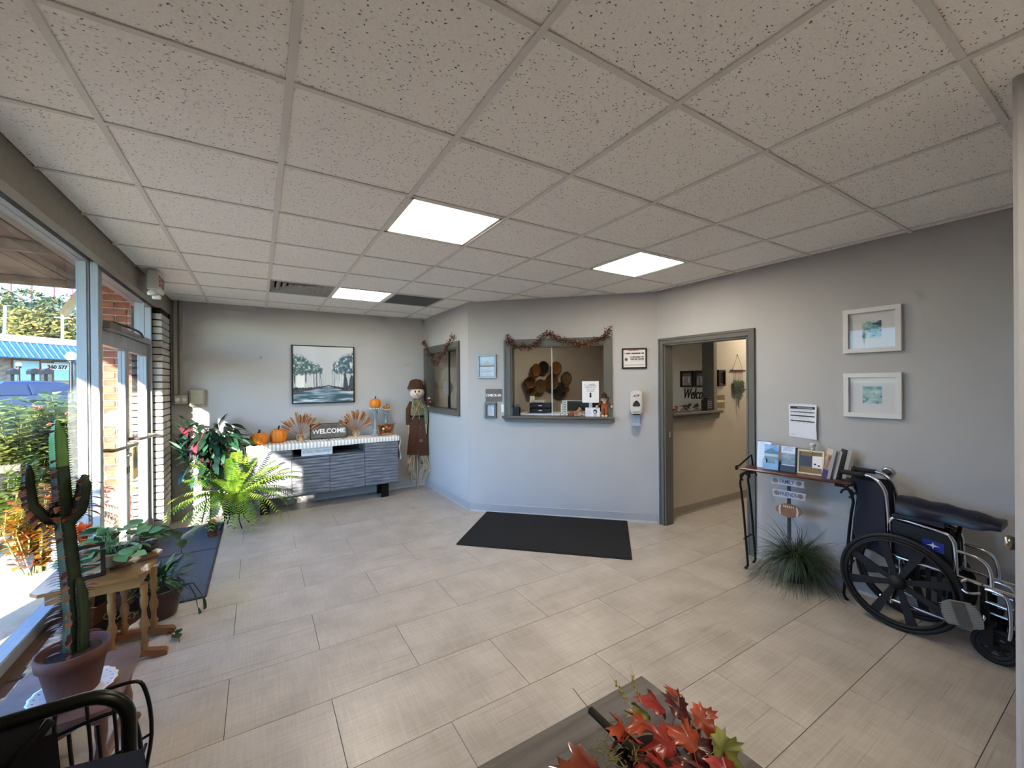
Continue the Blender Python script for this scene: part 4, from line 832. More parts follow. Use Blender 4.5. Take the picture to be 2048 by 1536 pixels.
DG = M('dispenser_grey', 'c4c2bc', rough=.35, var=.03)
b = B(); b.prism([(-.062, .36), (-.056, .385), (-.03, .398), (.03, .398), (.056, .385), (.062, .36), (.068, .22), (.062, .16), (.045, .135), (-.045, .135), (-.062, .16), (-.068, .22)], -.10, 0, 'y'); b.obj('housing', DG, t)
b = B(); b.prism([(-.05, .36), (.05, .36), (.055, .2), (.035, .16), (-.035, .16), (-.055, .2)], -.112, -.10, 'y'); b.obj('front_cover', DG, t)
B().prism([(-.032, .328), (.026, .334), (.034, .352), (-.024, .346)], -.114, -.112, 'y').obj('logo', M('logo_navy', '2a2560', rough=.4), t); text('logo_lettering', 'PURELL', .013, WHITE, t, (.001, -.1145, .336), depth=.0006, sx=.95, bold=.0004)
B().prism([(-.042, .228), (-.028, .262), (-.006, .284), (.012, .284), (.034, .258), (.044, .232), (.03, .218), (-.03, .218)], -.114, -.112, 'y').obj('sight_window', M('sight_dark', '33363b', rough=.25), t)
B().box(-.04, .04, -.095, -.01, .122, .137).obj('nozzle', DARK, t)
b = B(); b.add([(-.05, -.002, .13), (.05, -.002, .13), (.048, -.002, .0), (-.048, -.002, .0), (-.05, -.01, .13), (.05, -.01, .13), (.048, -.01, .012), (-.048, -.01, .012), (.048, -.09, .0), (-.048, -.09, .0), (.048, -.09, .016), (-.048, -.09, .016)], [(4, 5, 6, 7), (0, 3, 2, 1), (3, 9, 8, 2), (6, 10, 11, 7), (8, 9, 11, 10), (0, 4, 7, 11, 9, 3), (1, 2, 8, 10, 6, 5)]); b.obj('drip_tray', M('clear_tray', 'b4bccb', rough=.25), t)
# ---- garlands of berries
def garland(name, label, loc, rz, path, dens, sd, spread=.03):
    t = thing(name, label, 'garland', loc, rz); rr = random.Random(sd); tw = M('twig', '4b3226', rough=.9); be = [M('berry_rust', '6d3428', rough=.5, var=.3), M('berry_dark', '3f2019', rough=.5, var=.3), M('berry_tan', 'b0805a', rough=.6)]
    P = [Vector(p) for p in path]; B().tube(P, .004, 5).obj('vine', tw, t); st = B(); bb_ = B()
    for i in range(len(P) - 1):
        n = int((P[i + 1] - P[i]).length * dens * (1.6 if i % 3 == 1 else .8)) + 1
        for k in range(n):
            p = P[i].lerp(P[i + 1], rr.random()); d = Vector((rr.gauss(0, 1), -abs(rr.gauss(0, .5)), rr.gauss(0, 1))).normalized(); L = spread * rr.uniform(.4, 1.3); st.tube([p, p + d * L], .0013, 3, cap=False)
            bb_.k = rr.choice((0, 0, 1, 1, 2)); bb_.ball(tuple(p + d * L), rr.uniform(.004, .008), 6, 4)
    stuff(st.obj('twigs', tw, t)); stuff(bb_.obj('berries', None, t, mats=be))
    return t
garland('berry_garland', 'dark berry garland draped across the check-in window head', DO, R45, [(.50, -.03, 2.19), (.53, -.03, 2.12), (.60, -.035, 2.06), (.70, -.035, 2.045), (.80, -.035, 2.02), (.87, -.035, 2.07), (.92, -.035, 2.15), (1.00, -.035, 2.185), (1.08, -.035, 2.17), (1.14, -.035, 2.11), (1.30, -.035, 2.075), (1.40, -.035, 2.05), (1.52, -.035, 2.085), (1.64, -.03, 2.12), (1.71, -.03, 2.17), (1.72, -.03, 2.23)], 420, 5, .042)
garland('berry_garland', 'sparse berry garland over the narrow reception window', (2.77, 4.705, 0), -pi / 2, [(-.02, -.03, 2.27), (.12, -.03, 2.24), (.2, -.03, 2.13), (.35, -.02, 2.02), (.5, -.02, 1.93), (.62, -.02, 1.90), (.72, -.02, 2.0), (.85, -.02, 2.02), (.98, -.03, 2.12), (1.10, -.03, 2.2), (1.16, -.03, 2.24), (1.22, -.03, 2.22)], 200, 6, .045)
# ---- sill things at the check-in window (z 1.205, local y about -.02)
SZ = 1.2055
def diag_thing(name, label, cat, s, y, z=SZ, rz=0., group=None):
    return thing(name, label, cat, (DO[0] + s * cos(R45) - y * sin(R45), DO[1] + s * sin(R45) + y * cos(R45), z), R45 + rz, group)
t = diag_thing('pen_holder', 'black mesh pen holder at the left end of the check-in sill', 'pen holder', .60, .03)
B().box(-.04, .04, -.04, .04, 0, .004).box(-.042, -.036, -.04, .04, 0, .105).box(.036, .042, -.04, .04, 0, .105).box(-.04, .04, -.042, -.036, 0, .105).box(-.04, .04, .036, .042, 0, .105).box(-.002, .002, -.04, .04, 0, .1).obj('mesh_cup', BLACK, t)
for k in range(6): B().tube([(-.03 + .012 * k, .01 * (k % 3 - 1), .005), (-.032 + .013 * k, .014 * (k % 3 - 1), .125 + .012 * (k % 3))], .004, 6).obj('pen', (DARK, M('pen_grey', '8b8f96', rough=.4))[k % 2], t)
t = diag_thing('sign_sheet', 'white sheet with a black down arrow standing in the check-in window', 'sign', 1.50, .042, SZ + .16)
B().box(-.098, .098, 0, .003, 0, .255).obj('sheet', PAPER, t); B().box(-.02, .02, .003, .012, -.16, .02).obj('prop_stand', M('clear_stand', 'a9b0b5', rough=.2), t)
for k, w_ in enumerate((.135, .14, .125, .10, .085)):
    z = .216 - k * .0205; n = 11
    for i in range(n):
        if hashf(i, k, 5) > .16: B().box(-w_ / 2 + w_ * i / n, -w_ / 2 + w_ * (i + .78) / n, -.0015, 0, z, z + .007).obj('printed_word', M('ink_grey', '6a6c75', rough=.7), t)
B().prism([(-.010, .118), (.010, .118), (.010, .078), (.018, .078), (0, .056), (-.018, .078), (-.010, .078)], -.0015, 0, 'y').obj('arrow', INK, t)
t = diag_thing('card', 'white card with a dark-haired portrait on the check-in sill', 'card', 1.525, -.02)
def cardf(u, v):
    r = math.hypot((u - .68) * 1.72, v - .56)
    if r < .24:
        if math.hypot((u - .66) * 1.72, v - .52) < .13 and v < .6: return hx('cfc6c3')
        return hx('25272f')
    if v < .35 and abs(u - .68) < .10 * (1.4 - v): return hx('b9b4b8')
    return hx('9aa3b3') if (u < .5 and lines(u * 1.8, v, 8, 4, .8, .1)) else hx('dfe1ec')
B().box(-.083, .083, 0, .002, 0, .105).obj('card_stock', PAPER, t); panel(.166, .105, cardf, 66, 42, -.0008).obj('print', PRINT, t)
def doll(name, label, loc, rz, s, overall, shirt, hat, hair):
    t = thing(name, label, 'doll', loc, rz); t.scale = (s, s, s)
    for x in (-.019, .019): B().tube([(x, 0, .0), (x, 0, .10)], [.017, .019], 8).obj('trouser_leg', overall, t); B().box(x - .016, x + .016, -.03, .016, 0, .022, .004).obj('shoe', STRAW, t)
    B().lathe([(.036, .09), (.038, .12), (.034, .16), (.018, .18)], 12, sy=.7).obj('torso', overall, t)
    for x in (-1, 1): B().tube([(x * .03, 0, .165), (x * .062, -.01, .14), (x * .078, -.02, .125)], [.014, .014, .012], 7).obj('sleeve', shirt, t); B().ball((x * .085, -.022, .12), .016, 8, 6).obj('straw_hand', STRAW, t)
    h = B().ball((0, -.002, .205), (.034, .03, .032), 12, 9).obj('head', FACE, t)
    for x in (-1, 1): B().ball((x * .011, -.031, .212), .0035, 6, 4).obj('eye', INK, h)
    B().ball((0, -.032, .202), .005, 6, 4).obj('nose', M('felt_orange', 'd08a5e'), h)
    b = B(); rr = random.Random(2)
    for k in range(16): a = 2 * pi * k / 16; b.tube([(.03 * cos(a), .026 * sin(a), .225), (.042 * cos(a), .036 * sin(a), .19 + rr.uniform(-.01, .02))], .003, 4)
    b.obj('yarn_hair', hair, t)
    if hat: B().lathe([(.06, .222), (.058, .228), (.034, .232), (.03, .262), (.012, .285), (0, .288)], 16).obj('hat', hat, t)
    B().ball((0, -.028, .166), (.02, .008, .008), 8, 5).obj('bow', STRAW, t); return t
RUST = M('rust_corduroy', '9a5330', rough=.9, var=.25, scale=30)
dl = (DO[0] + 1.66 * cos(R45) + .02 * sin(R45), DO[1] + 1.66 * sin(R45) - .02 * cos(R45), SZ)
doll('scarecrow_doll', 'small scarecrow doll in rust overalls at the right end of the check-in sill', dl, R45, .98, RUST, M('plaid_dark', '6b3f34', rough=.9, var=.6, scale=90), BRD, STRAW)
t = diag_thing('pumpkin_ornament', 'brown and orange autumn ornament cluster on the check-in sill', 'ornament', 1.315, -.01)
TAN = M('gourd_tan', 'a97445', rough=.6, var=.3); rr = random.Random(11)
B().lathe([(.0, 0), (.03, .004), (.036, .03), (.03, .052), (0, .056)], 20, (-.04, 0, .0), mod=lambda a, z: .9 + .1 * abs(cos(a * 4))).obj('pumpkin', RUST, t); B().tube([(.0, 0, .03), (.04, 0, .06), (.075, 0, .09)], [.006, .014, .028], 10).obj('horn', TAN, t)
for k in range(12): b = B(); b.add([(0, -.02, 0), (-.012, 0, .004), (0, .022, 0), (.012, 0, .004)], [(0, 3, 2, 1)]); b.obj('leaf', AUT[k % 3], t, loc=(rr.uniform(-.06, .09), rr.uniform(-.03, .01), rr.uniform(.01, .05)), rot=(rr.uniform(-1, 1), rr.uniform(-1, 1), rr.uniform(0, 6)))
for k in range(3): B().ball((.0 + .02 * k, -.025, .012), .012, 8, 6).obj('acorn', TAN, t)
t = diag_thing('eyeglasses', 'dark framed glasses lying on the check-in sill', 'glasses', 1.195, -.015)
for x in (-.026, .026): B().tube([(x + .022 * cos(q), .0 + .0 * sin(q), .018 + .016 * sin(q)) for q in [i * pi / 7 for i in range(14)]], .0022, 5, closed=True).obj('rim', INK, t); B().tube([(x * 1.85, 0, .02), (x * 1.85, .10, .012)], .0018, 4).obj('temple', INK, t)
B().tube([(-.005, 0, .02), (.005, 0, .02)], .0018, 4).obj('bridge', INK, t)
# ---- inside the office, behind the check-in window
CTR = M('counter_white', 'd9dfec', rough=.5)
t = diag_thing('counter', 'pale counter top just inside the check-in window', 'counter', 1.10, .35, 0); B().box(-.52, .56, -.215, .28, 1.185, 1.214, .004).obj('counter_top', CTR, t); B().box(-.5, .54, -.18, .26, 0, 1.185).obj('counter_body', M('counter_body', '8d867a', rough=.7), t)
t = diag_thing('paper_tray', 'black two-drawer desk tray inside the check-in window', 'tray', .84, .48, 1.2145)
for k in range(2): B().box(-.14, .14, -.12, .12, .0 + k * .065, .06 + k * .065, .006).obj('drawer', DARK, t); B().box(-.02, .025, -.124, -.12, .025 + k * .065, .038 + k * .065).obj('label_tab', PAPER, t)
t = diag_thing('calculator_stack', 'cream papers and keypad on top of the black desk tray', 'papers', .80, .48, 1.3452); B().box(-.08, .09, -.08, .08, 0, .035, .003).obj('keypad', M('cream_plastic', 'bdb5a2', rough=.6, var=.2, scale=60), t); B().box(-.12, -.06, .02, .04, 0, .085).obj('upright_card', PAPER, t)
t = diag_thing('sticky_note', 'yellow sticky note on the office wall below the baskets', 'note', 0, 0); t.location = (4.92, 4.722, 1.30); t.rotation_euler = (0, 0, 0); B().box(-.04, .04, -.003, 0, 0, .05).obj('note', M('note_yellow', 'c9c64a', rough=.8), t)
t = diag_thing('card_rack', 'white ladder-like card rack standing inside the check-in window', 'rack', 1.175, .22, 1.2145)
B().box(-.03, .03, -.004, .004, .0, .17, .001).obj('face_plate', M('rack_white', 'c6c9c3', rough=.5), t)
for k in range(5): B().box(-.016, .016, -.006, -.004, .025 + k * .029, .036 + k * .029).obj('slot_mark', M('ink_grey', '6a6c75'), t)
B().box(-.05, -.035, .0, .05, 0, .13).obj('side_rail', M('rack_white', 'c6c9c3'), t)
t = diag_thing('monitor', 'dark monitor back seen inside the check-in window', 'monitor', 1.46, .35, 1.2145)
B().box(-.28, .22, -.012, .012, .035, .155, .004).obj('screen_housing', M('monitor_dark', '2a3034', rough=.5), t); B().box(-.05, .05, -.05, .05, 0, .01).box(-.02, .02, 0, .02, 0, .06).obj('stand', DARK, t); B().box(-.30, .2, -.016, -.004, .155, .162).obj('top_edge', M('edge_pale', 'b5bcb9', rough=.4), t)
# baskets on the office wall
BK = [M('wicker_tan', '8a5a35', rough=.9, var=.4, scale=50, bump=1.), M('wicker_brown', '5d4029', rough=.9, var=.4, scale=50, bump=1.), M('wicker_black', '1d1a18', rough=.9, var=.3, scale=50, bump=1.), M('wicker_olive', '6a5638', rough=.9, var=.4, scale=50, bump=1.)]
def basket(label, x, z, r, d, mat, sx=1.):
    t = thing('basket', label, 'basket', (x, 4.724, z), 0, 'round baskets hung on the office wall', (pi / 2, 0, 0)); t.scale = (sx, 1, 1)
    B().lathe([(0, .006), (r * .62, .006), (r * .72, .01), (r, d), (r * 1.03, d), (r * 1.03, d + .008), (r * .96, d + .008), (r * .66, .02), (0, .016)], 26).obj('bowl', mat, t)
    B().tube([(r * 1.02 * cos(q), r * 1.02 * sin(q), d + .004) for q in [i * 2 * pi / 24 for i in range(24)]], .009, 5, closed=True).obj('rim', BK[1] if mat is not BK[1] else BK[0], t)
    for k in (.35, .55, .75): B().tube([(r * k * cos(q), r * k * sin(q), .020 + max(0, k - .66) * d) for q in [i * 2 * pi / 18 for i in range(18)]], .004, 4, closed=True).obj('coil', mat, t)
for (u, v, r, d, m_, sx, lab) in ((1068, 741, .115, .04, 0, .8, 'tall tan oval basket, upper left of the basket group'), (1085, 736, .12, .03, 2, 1, 'black basket behind the tan oval one'), (1056, 764, .105, .05, 1, 1, 'dark brown round basket at the left of the group'), (1059, 783, .07, .05, 1, 1, 'smallest brown basket at the lower left'), (1077, 773, .125, .03, 3, 1, 'olive coiled basket in the lower middle'), (1101, 763, .155, .05, 1, .9, 'largest brown basket in the centre of the group'), (1108, 737, .12, .04, 0, 1, 'tan basket at the top right behind the glass'), (1118, 781, .15, .03, 2, 1, 'large black basket at the bottom of the group'), (1127, 779, .055, .07, 1, 1, 'small brown basket in front of the black one'), (1129, 757, .12, .035, 3, 1, 'pale brown basket at the right end behind the glass')):
    dv = _b @ Vector(((u - 1024) / 822.24, 1, -(v - 768) / 822.24)); k = (4.70 - CAMP.y) / dv.y; basket(lab, CAMP.x + dv.x * k, CAMP.z + dv.z * k, r, d + (.05 if r < .13 and m_ != 2 else .02), BK[m_], sx)
# ---- things at the narrow side window
t = thing('side_counter', 'counter inside the narrow reception window', 'counter', (3.15, 4.05, 0)); B().box(-.25, .25, -.55, .55, 1.17, 1.20).obj('counter_top', M('counter_dark', '5e5a52', rough=.6), t); B().box(-.23, .23, -.53, .53, 0, 1.17).obj('counter_body', M('counter_body', '8d867a'), t)
for k, (z, lab) in enumerate(((1.201, 'lower grey printer inside the narrow window'), (1.436, 'upper grey printer stacked inside the narrow window'))):
    t = thing('printer', lab, 'printer', (3.18, 3.78, z), 0, 'printers behind the narrow window'); B().box(-.18, .18, -.26, .24, 0, .20, .012).obj('housing', M('printer_dark', '3c3e40', rough=.5), t); B().box(-.17, .17, -.25, .23, .20, .234, .004).obj('lid', M('printer_light', 'a9abab', rough=.5, var=.1), t); B().box(-.188, -.18, -.18, .14, .05, .10).obj('paper_slot', DARK, t)
doll('sill_doll', 'small doll in a dark red coat on the narrow window sill', (2.757, 4.50, 1.2525), -pi / 2 + .3, .62, BLACK, M('dark_red', '5c1f1f', rough=.9), None, M('hair_cream', 'd8c3a4', rough=.9))
tt = [o for o in bpy.data.objects if o.name.startswith('sill_doll')][0]; B().lathe([(.055, .085), (.06, .12), (.05, .19), (.02, .20)], 12, sy=.8).obj('coat', M('dark_red', '5c1f1f'), tt)
t = thing('glass_stand', 'wire plant stand with pale leaves inside the narrow window', 'stand', (2.98, 4.28, 1.2005)); B().tube([(0, 0, 0), (0, 0, .25)], .006, 6).obj('stem', BLACK, t); B().lathe([(.05, 0), (.05, .01), (0, .012)], 14).obj('foot', BLACK, t)
B().lathe([(.02, .22), (.07, .30), (.08, .36), (.06, .42), (.03, .46)], 14).obj('hurricane', M('pale_grey_glass', '8c8f8c', rough=.3), t)
t = thing('sill_flower', 'pale dried flower stem in the corner of the narrow window', 'flower', (2.80, 3.52, 1.2525)); B().tube([(0, 0, 0), (.0, .01, .30)], .004, 5).obj('stem', BK[3], t)
for k in range(7): B().ball((.02 * sin(k * 2.1), .02 * cos(k * 2.1), .22 + .014 * k), .017, 7, 5).obj('blossom', M('blossom_tan', 'b39f80', rough=.9), t)
B().lathe([(.016, 0), (.02, .03), (.012, .05)], 10).obj('vase', WHITE, t)
# ---- hallway: pictures, sign, hanging
t = thing('check_out_sign', 'tan sign reading CHECK-OUT beside the hallway window', 'sign', (5.655, 1.57, 1.262)); B().box(-.092, .092, -.008, 0, 0, .165, .002).obj('plate', M('sign_tan', '84704f', rough=.6, var=.1), t)
B().box(-.09, .09, -.0085, -.008, .07, .10).obj('stripe', M('sign_stripe', 'b9ab90', rough=.6), t)
text('lettering', 'CHECK-OUT', .029, M('letter_white', 'eceae4'), t, (0, -.009, .074), depth=.0008, bold=.0008, sx=.92)
def darkpic(u, v): return hx('241c1c')
framed('framed_picture', 'dark framed picture right of the hallway window', 'frame', (5.662, 1.57, 1.545), 0, .155, .21, .024, M('frame_mahogany', '2a1817', rough=.4), lambda u, v: hx('8a8078') if (u < .06 or u > .94 or v < .05 or v > .95) else mixc(hx('1d1719'), hx('33292b'), vnoise(u * 4, v * 5)), 20, 24, .03)
def fam(sd):
    def f(u, v):
        c = mixc(hx('6a6a62'), hx('b9b6ae'), vnoise(u * 3, v * 3, sd)); 
        if v > .7: c = mixc(hx('3d4238'), hx('5b604e'), vnoise(u * 8, v * 8, sd))
        for k in range(3):
            x = .3 + .2 * k
            if math.hypot((u - x) * 1.2, v - .68) < .06: c = hx('b58a72')
            elif abs(u - x) < .08 and .2 < v < .62: c = hx(('b9b2b6', '7f7b86', 'a8606a')[(k + sd) % 3])
        return c
    return f
MAH = M('frame_mahogany', '2a1817')
framed('family_photo', 'first mahogany framed photo above the welcome script', 'frame', (6.6, 2.72, 1.515), -pi / 2, .235, .27, .026, MAH, fam(1), 24, 28, .03, None, 'framed photos in the office')
framed('family_photo', 'second mahogany framed photo, half hidden by the window jamb', 'frame', (6.6, 2.455, 1.515), -pi / 2, .235, .27, .026, MAH, fam(2), 24, 28, .03, None, 'framed photos in the office')
t = thing('welcome_script', 'black script letters reading Welcome on the office wall', 'sign', (6.6, 2.50, 1.325), -pi / 2); text('script_letters', 'Welcome', .245, BLACK, t, (-.04, -.006, .0), depth=.005, shear=.35, sx=.53)
t = thing('leaf_cluster', 'orange leaf cluster on the hallway window sill', 'leaves', (4.80, 1.60, 1.2355)); rr = random.Random(8)
for k in range(16): b = B(); b.add([(0, -.025, 0), (-.018, 0, .006), (0, .028, 0), (.018, 0, .006)], [(0, 3, 2, 1)]); b.obj('leaf', AUT[k % 2], t, loc=(rr.uniform(-.09, .11), rr.uniform(-.03, .03), rr.uniform(.012, .07)), rot=(rr.uniform(-1, 1), rr.uniform(-1, 1), rr.uniform(0, 6)))
t = thing('greenery', 'dark green sprig garland on the hallway window sill', 'greenery', (5.12, 1.62, 1.2355)); GD = M_leaf('sprig_green', '3d4a38', '2a362a', trans=.1)
for k in range(34): b = B(); b.add([(0, -.03, 0), (-.014, 0, .004), (0, .03, 0), (.014, 0, .004)], [(0, 3, 2, 1)]); b.obj('leaf', GD, t, loc=(rr.uniform(-.19, .17), rr.uniform(-.03, .03), rr.uniform(.012, .085)), rot=(rr.uniform(-1, 1), rr.uniform(-1, 1), rr.uniform(0, 6)))
t = thing('patterned_jar', 'small dark jar with a pale zigzag pattern on the hallway sill', 'jar', (5.405, 1.60, 1.2355)); B().box(-.05, .05, -.045, .045, 0, .14, .006).obj('jar', M('jar_dark', '2b2b26', rough=.4), t); B().lathe([(.04, .14), (.045, .15), (.045, .165), (0, .165)], 14).obj('lid', DARK, t)
for k in range(4): B().tube([(-.045 + .018 * i, -.0455, .03 + k * .026 + .012 * (i % 2)) for i in range(6)], .0035, 4).obj('zigzag', M('zigzag_pale', 'a8a58e', rough=.6), t)
t = thing('wall_hanging', 'eucalyptus wall hanging on a twig with a cord in the hallway', 'wall hanging', (6.05, 1.568, 1.27)); TWG = M('twig', '4b3226')
B().tube([(-.18, -.012, .482), (-.05, -.014, .479), (.08, -.012, .484), (.175, -.013, .48)], .008, 6).obj('twig', TWG, t); B().tube([(-.13, -.012, .487), (0, -.008, .69), (.12, -.012, .487)], .0025, 4).obj('cord', M('cord', '8b7a60', rough=.9), t); B().ball((0, -.006, .69), .008, 6, 5).obj('hook', BLACK, t)
rr = random.Random(6)
for k in range(9):
    x = -.11 + .0275 * k; z1 = .10 + .10 * abs(k - 4) / 4 * .8 + rr.uniform(-.02, .03) - (.10 if k == 4 else 0); B().tube([(x, -.014, .48), (x, -.014, z1)], .0018, 3).obj('string', M('cord', '8b7a60'), t)
    b = B()
    for i in range(26):
        z = z1 + (.35 - z1) * i / 25; d = Vector((rr.gauss(0, .7), -.4, -1 + rr.gauss(0, .4))).normalized(); w_ = d.cross(Vector((0, 1, 0))).normalized(); L = .035; p = Vector((x, -.016, z)); b.add([p, p + d * L * .5 - w_ * .012, p + d * L, p + d * L * .5 + w_ * .012], [(0, 1, 2, 3)])
    b.obj('leaf_strand', M_leaf('eucalyptus', '56664f', '3c4a3a', trans=.15), t)
t = thing('key_hook', 'small black wall hook right of the eucalyptus hanging', 'hook', (6.24, 1.568, 1.44)); B().box(-.06, .06, -.01, 0, .05, .06).obj('rail', BLACK, t); B().tube([(.05, -.01, -.04), (.02, -.012, -.075)], .006, 5).obj('key', BLACK, t)
# ================================================================== right wall
RW = -pi / 2
WF = M('white_frame', 'd2d1cf', rough=.45, var=.02)
def art(sd):
    def f(u, v):
        if .29 < u < .71 and .27 < v < .75:
            s = vnoise(u * 9, v * 10, sd) * .55 + vnoise(u * 24, v * 26, sd + 3) * .45; c = mixc(hx('5f8f93'), hx('b9cfcb'), s * 1.5 - .2)
            return mixc(c, hx('1f3b48'), (vnoise(u * 13 + sd, v * 15, sd + 7) - .72) * 5)
        return hx('c9c8c8')
    return f
for (z0, lab, sd) in ((1.810, 'upper white framed sea-green abstract print on the right wall', 3), (1.328, 'lower white framed sea-green abstract print on the right wall', 14)):
    framed('framed_print', lab, 'frame', (4.37, -.393, z0), RW, .338, .33, .033, WF, art(sd), 90, 90, .028, True, 'white framed prints')
t = thing('posted_notice', 'curling white notice sheet taped to the right wall above the brochures', 'notice', (4.37, .063, 1.135), RW)
def notice(u, v):
    if .86 < v < .94 and .05 < u < .95: return hx('23242b') if not (.3 < u < .85 and .885 < v < .915) else hx('8b8c94')
    for z in (.775, .655, .50):
        if abs(v - z) < .012 and .05 < u < .95: return hx('23252e')
    if v > .42 and lines(u, v, 26, 5, .95, .06): return hx('a9adb8')
    if abs(v - .08) < .008 and .05 < u < .25: return hx('4a4c55')
    return hx('d6d9e2')
pb = panel(.21, .272, notice, 60, 90, 0); pb.v = [(x, -.003 - .022 * max(0, (x + .02) / .125) ** 2 * (1 - abs(z / .272 - .4)) - .004 * (z / .272), z + (.006 * (1 - (x / .1) ** 2) if z > .26 else 0) - .012 * (x + .105) / .21 * (1 - z / .272)) for x, y, z in pb.v]
pb.obj('sheet', PRINT, t); b = B(); b.v = []; 
t2 = thing('wall_bumper', 'round chrome door bumper on the right wall above the wheelchair', 'bumper', (4.37, -.478, .945), RW)
b = B(); b.m = Matrix.Rotation(pi / 2, 4, 'X'); b.lathe([(.0, 0), (.032, 0), (.034, .008), (.024, .018), (.022, .018)], 22); b.obj('chrome_ring', CHROME, t2)
b = B(); b.m = Matrix.Rotation(pi / 2, 4, 'X'); b.lathe([(.022, .010), (.021, .018), (.012, .022), (0, .022)], 18); b.obj('rubber_cup', M('rubber_grey', '4a4d50', rough=.6), t2)
# door with knob on the far side of the corner wall
d3 = bpy.data.objects.new('door_3', None); COL.objects.link(d3); d3.location = (2.89, -1.283, 0); struct(d3); d3['label'] = 'door on the far side of the wall corner, only its knob showing'
B().box(0.02, .9, -.01, .002, 0, 2.05).obj('door_leaf', TRIM, d3)
b = B(); b.m = Matrix.Translation((.075, .002, .975)) @ Matrix.Rotation(-pi / 2, 4, 'X'); b.lathe([(.03, 0), (.03, .006), (.011, .012), (.011, .025), (.024, .032), (.029, .045), (.024, .058), (0, .062)], 18); b.obj('door_knob', M('knob_nickel', 'a39d90', rough=.25, metal=1.), d3)
# ================================================================== console table
IRON = M('wrought_iron', '121214', rough=.5, metal=.4, var=.2); CHER = M('cherry_wood', '5a2f22', rough=.35, var=.3, scale=5, stretch=(1, 6, 1), coat=.3, dark='43211a')
crz = RW + .149; CT0 = Vector((4.185, .045, 0)); HL = .375; HD = .105; CZ = .862
t = thing('console_table', 'narrow cherry-topped console table with black wrought-iron legs', 'console table', CT0, crz)
B().box(-HL, HL, -HD, HD, CZ - .018, CZ, .005).obj('table_top', CHER, t)
for s_ in (-1, 1):
    for yy in (-HD + .02, HD - .02):
        p = [(s_ * (HL - .10), yy, CZ - .03), (s_ * (HL - .03), yy, CZ - .04), (s_ * (HL + .005), yy, CZ - .12), (s_ * (HL - .005), yy, CZ - .22), (s_ * (HL - .022), yy, .45), (s_ * (HL - .045), yy, .12), (s_ * (HL - .05), yy, .04), (s_ * (HL - .035), yy, .010)]
        B().tube(p, .0095, 8).obj('leg', IRON, t)
        b = B(); b.ball((s_ * (HL - .035), yy, .008), (.014, .012, .008), 8, 6); b.obj('foot', IRON, t)
        sp = [(s_ * (HL - .02) - s_ * .045 * (1 - k / 16) * cos(k * .42), yy, CZ - .085 + .045 * (1 - k / 20) * sin(k * .42)) for k in range(12)]
        B().tube(sp, .007, 6).obj('scroll', IRON, t)
    B().tube([(s_ * (HL - .02), -HD + .02, .25), (s_ * (HL - .02), HD - .02, .25)], .006, 6).obj('stretcher', IRON, t)
    sp = [(s_ * (HL - .03), HD - .01, CZ)] + [(s_ * (HL - .02) + s_ * .03 * k / 4, HD - .01 - .19 * k / 4, CZ + .09 - .075 * (k / 4)) for k in range(5)]
    sp += [(s_ * (HL + .02) + s_ * .0, -HD - .015 - .016 * sin(k * .7), CZ + .022 + .016 * cos(k * .7) - .02) for k in range(1, 8)]
    B().tube(sp, .0075, 6).obj('end_rail', IRON, t)
def con(y, fx, z=CZ + .0005):      # world y on the table, fx -1 front .. 1 back -> world position
    lx = (CT0.y - y) / cos(.149); v = Matrix.Rotation(crz, 3, 'Z') @ Vector((lx, fx * HD, 0)); return (CT0.x + v.x, CT0.y + v.y, z)
def broc(name, label, loc, rz, w_, h, fn, tilt=-.12, nx=30, ny=50, th=.012, cat='brochure'):
    t = thing(name, label, cat, loc, 0, None, (tilt, 0, rz)); B().box(-w_ / 2, w_ / 2, 0, th, 0, h).obj('leaflets', PAPER, t); panel(w_, h, fn, nx, ny, -.0008).obj('cover', PRINTG, t); return t
broc('brochure', 'tall white brochure standing at the back left of the console table', con(.285, .45), crz, .105, .228, lambda u, v: hx('1e2940') if v > .96 else (hx('9fb4cf') if lines(u, v, 20, 8, .7, .15) else hx('cdd3df')))
def bluef(u, v):
    if v > .62:
        c = mixc(hx('3f67b5'), hx('89a9dc'), vnoise(u * 4, v * 7)); 
        return hx('24344d') if v < .87 - abs(u - .5) * .3 else c
    return hx('9fa6ae') if v > .52 else hx('525c68')
t = broc('brochure', 'blue brochure with a pavilion picture in a clear holder, left on the console table', con(.215, .0), crz, .105, .208, bluef, th=.02)
HB = M('holder_blue', '8fb9e6', rough=.25, trans=.2); B().prism([(-.056, .0), (.056, .0), (.056, .088), (.035, .088), (.033, .055), (-.033, .055), (-.035, .088), (-.056, .088)], -.016, -.010, 'y').obj('holder_front', HB, t); B().box(-.058, -.054, -.016, .04, 0, .09).box(.054, .058, -.016, .04, 0, .09).box(-.058, .058, -.016, .05, -.0, .004).obj('holder_sides', HB, t)
def purp(u, v):
    if v > .72: return hx('6a7196') if (.1 < u < .9 and lines(u, v, 24, 6, .9, .12)) else hx('c9cad6')
    if v > .26: return mixc(mixc(hx('57477f'), hx('6d7f4f'), vnoise(u * 5, v * 12, 5) * 1.3 - .2), hx('c3bcd0'), max(0, v - .5) * 2.2 * vnoise(u * 14, v * 20, 2))
    return hx('4a4f7e') if v < .2 else hx('dadbe6')
t = broc('brochure', 'lavender field brochure in a dark holder, middle of the console table', con(.098, .1), crz, .10, .205, purp, th=.02); DH = M('holder_dark', '23263c', rough=.3); B().box(.051, .056, -.012, .04, 0, .20).box(-.056, -.051, -.012, .04, 0, .07).box(-.056, .056, -.012, -.008, 0, .05).obj('holder', DH, t)
t = thing('clipboard', 'cream framed clipboard with papers leaning at the back of the console table', 'clipboard', con(-.052, .15), 0, None, (-.16, 0, crz)); CF = M('cream_frame', 'd8cfae', rough=.5)
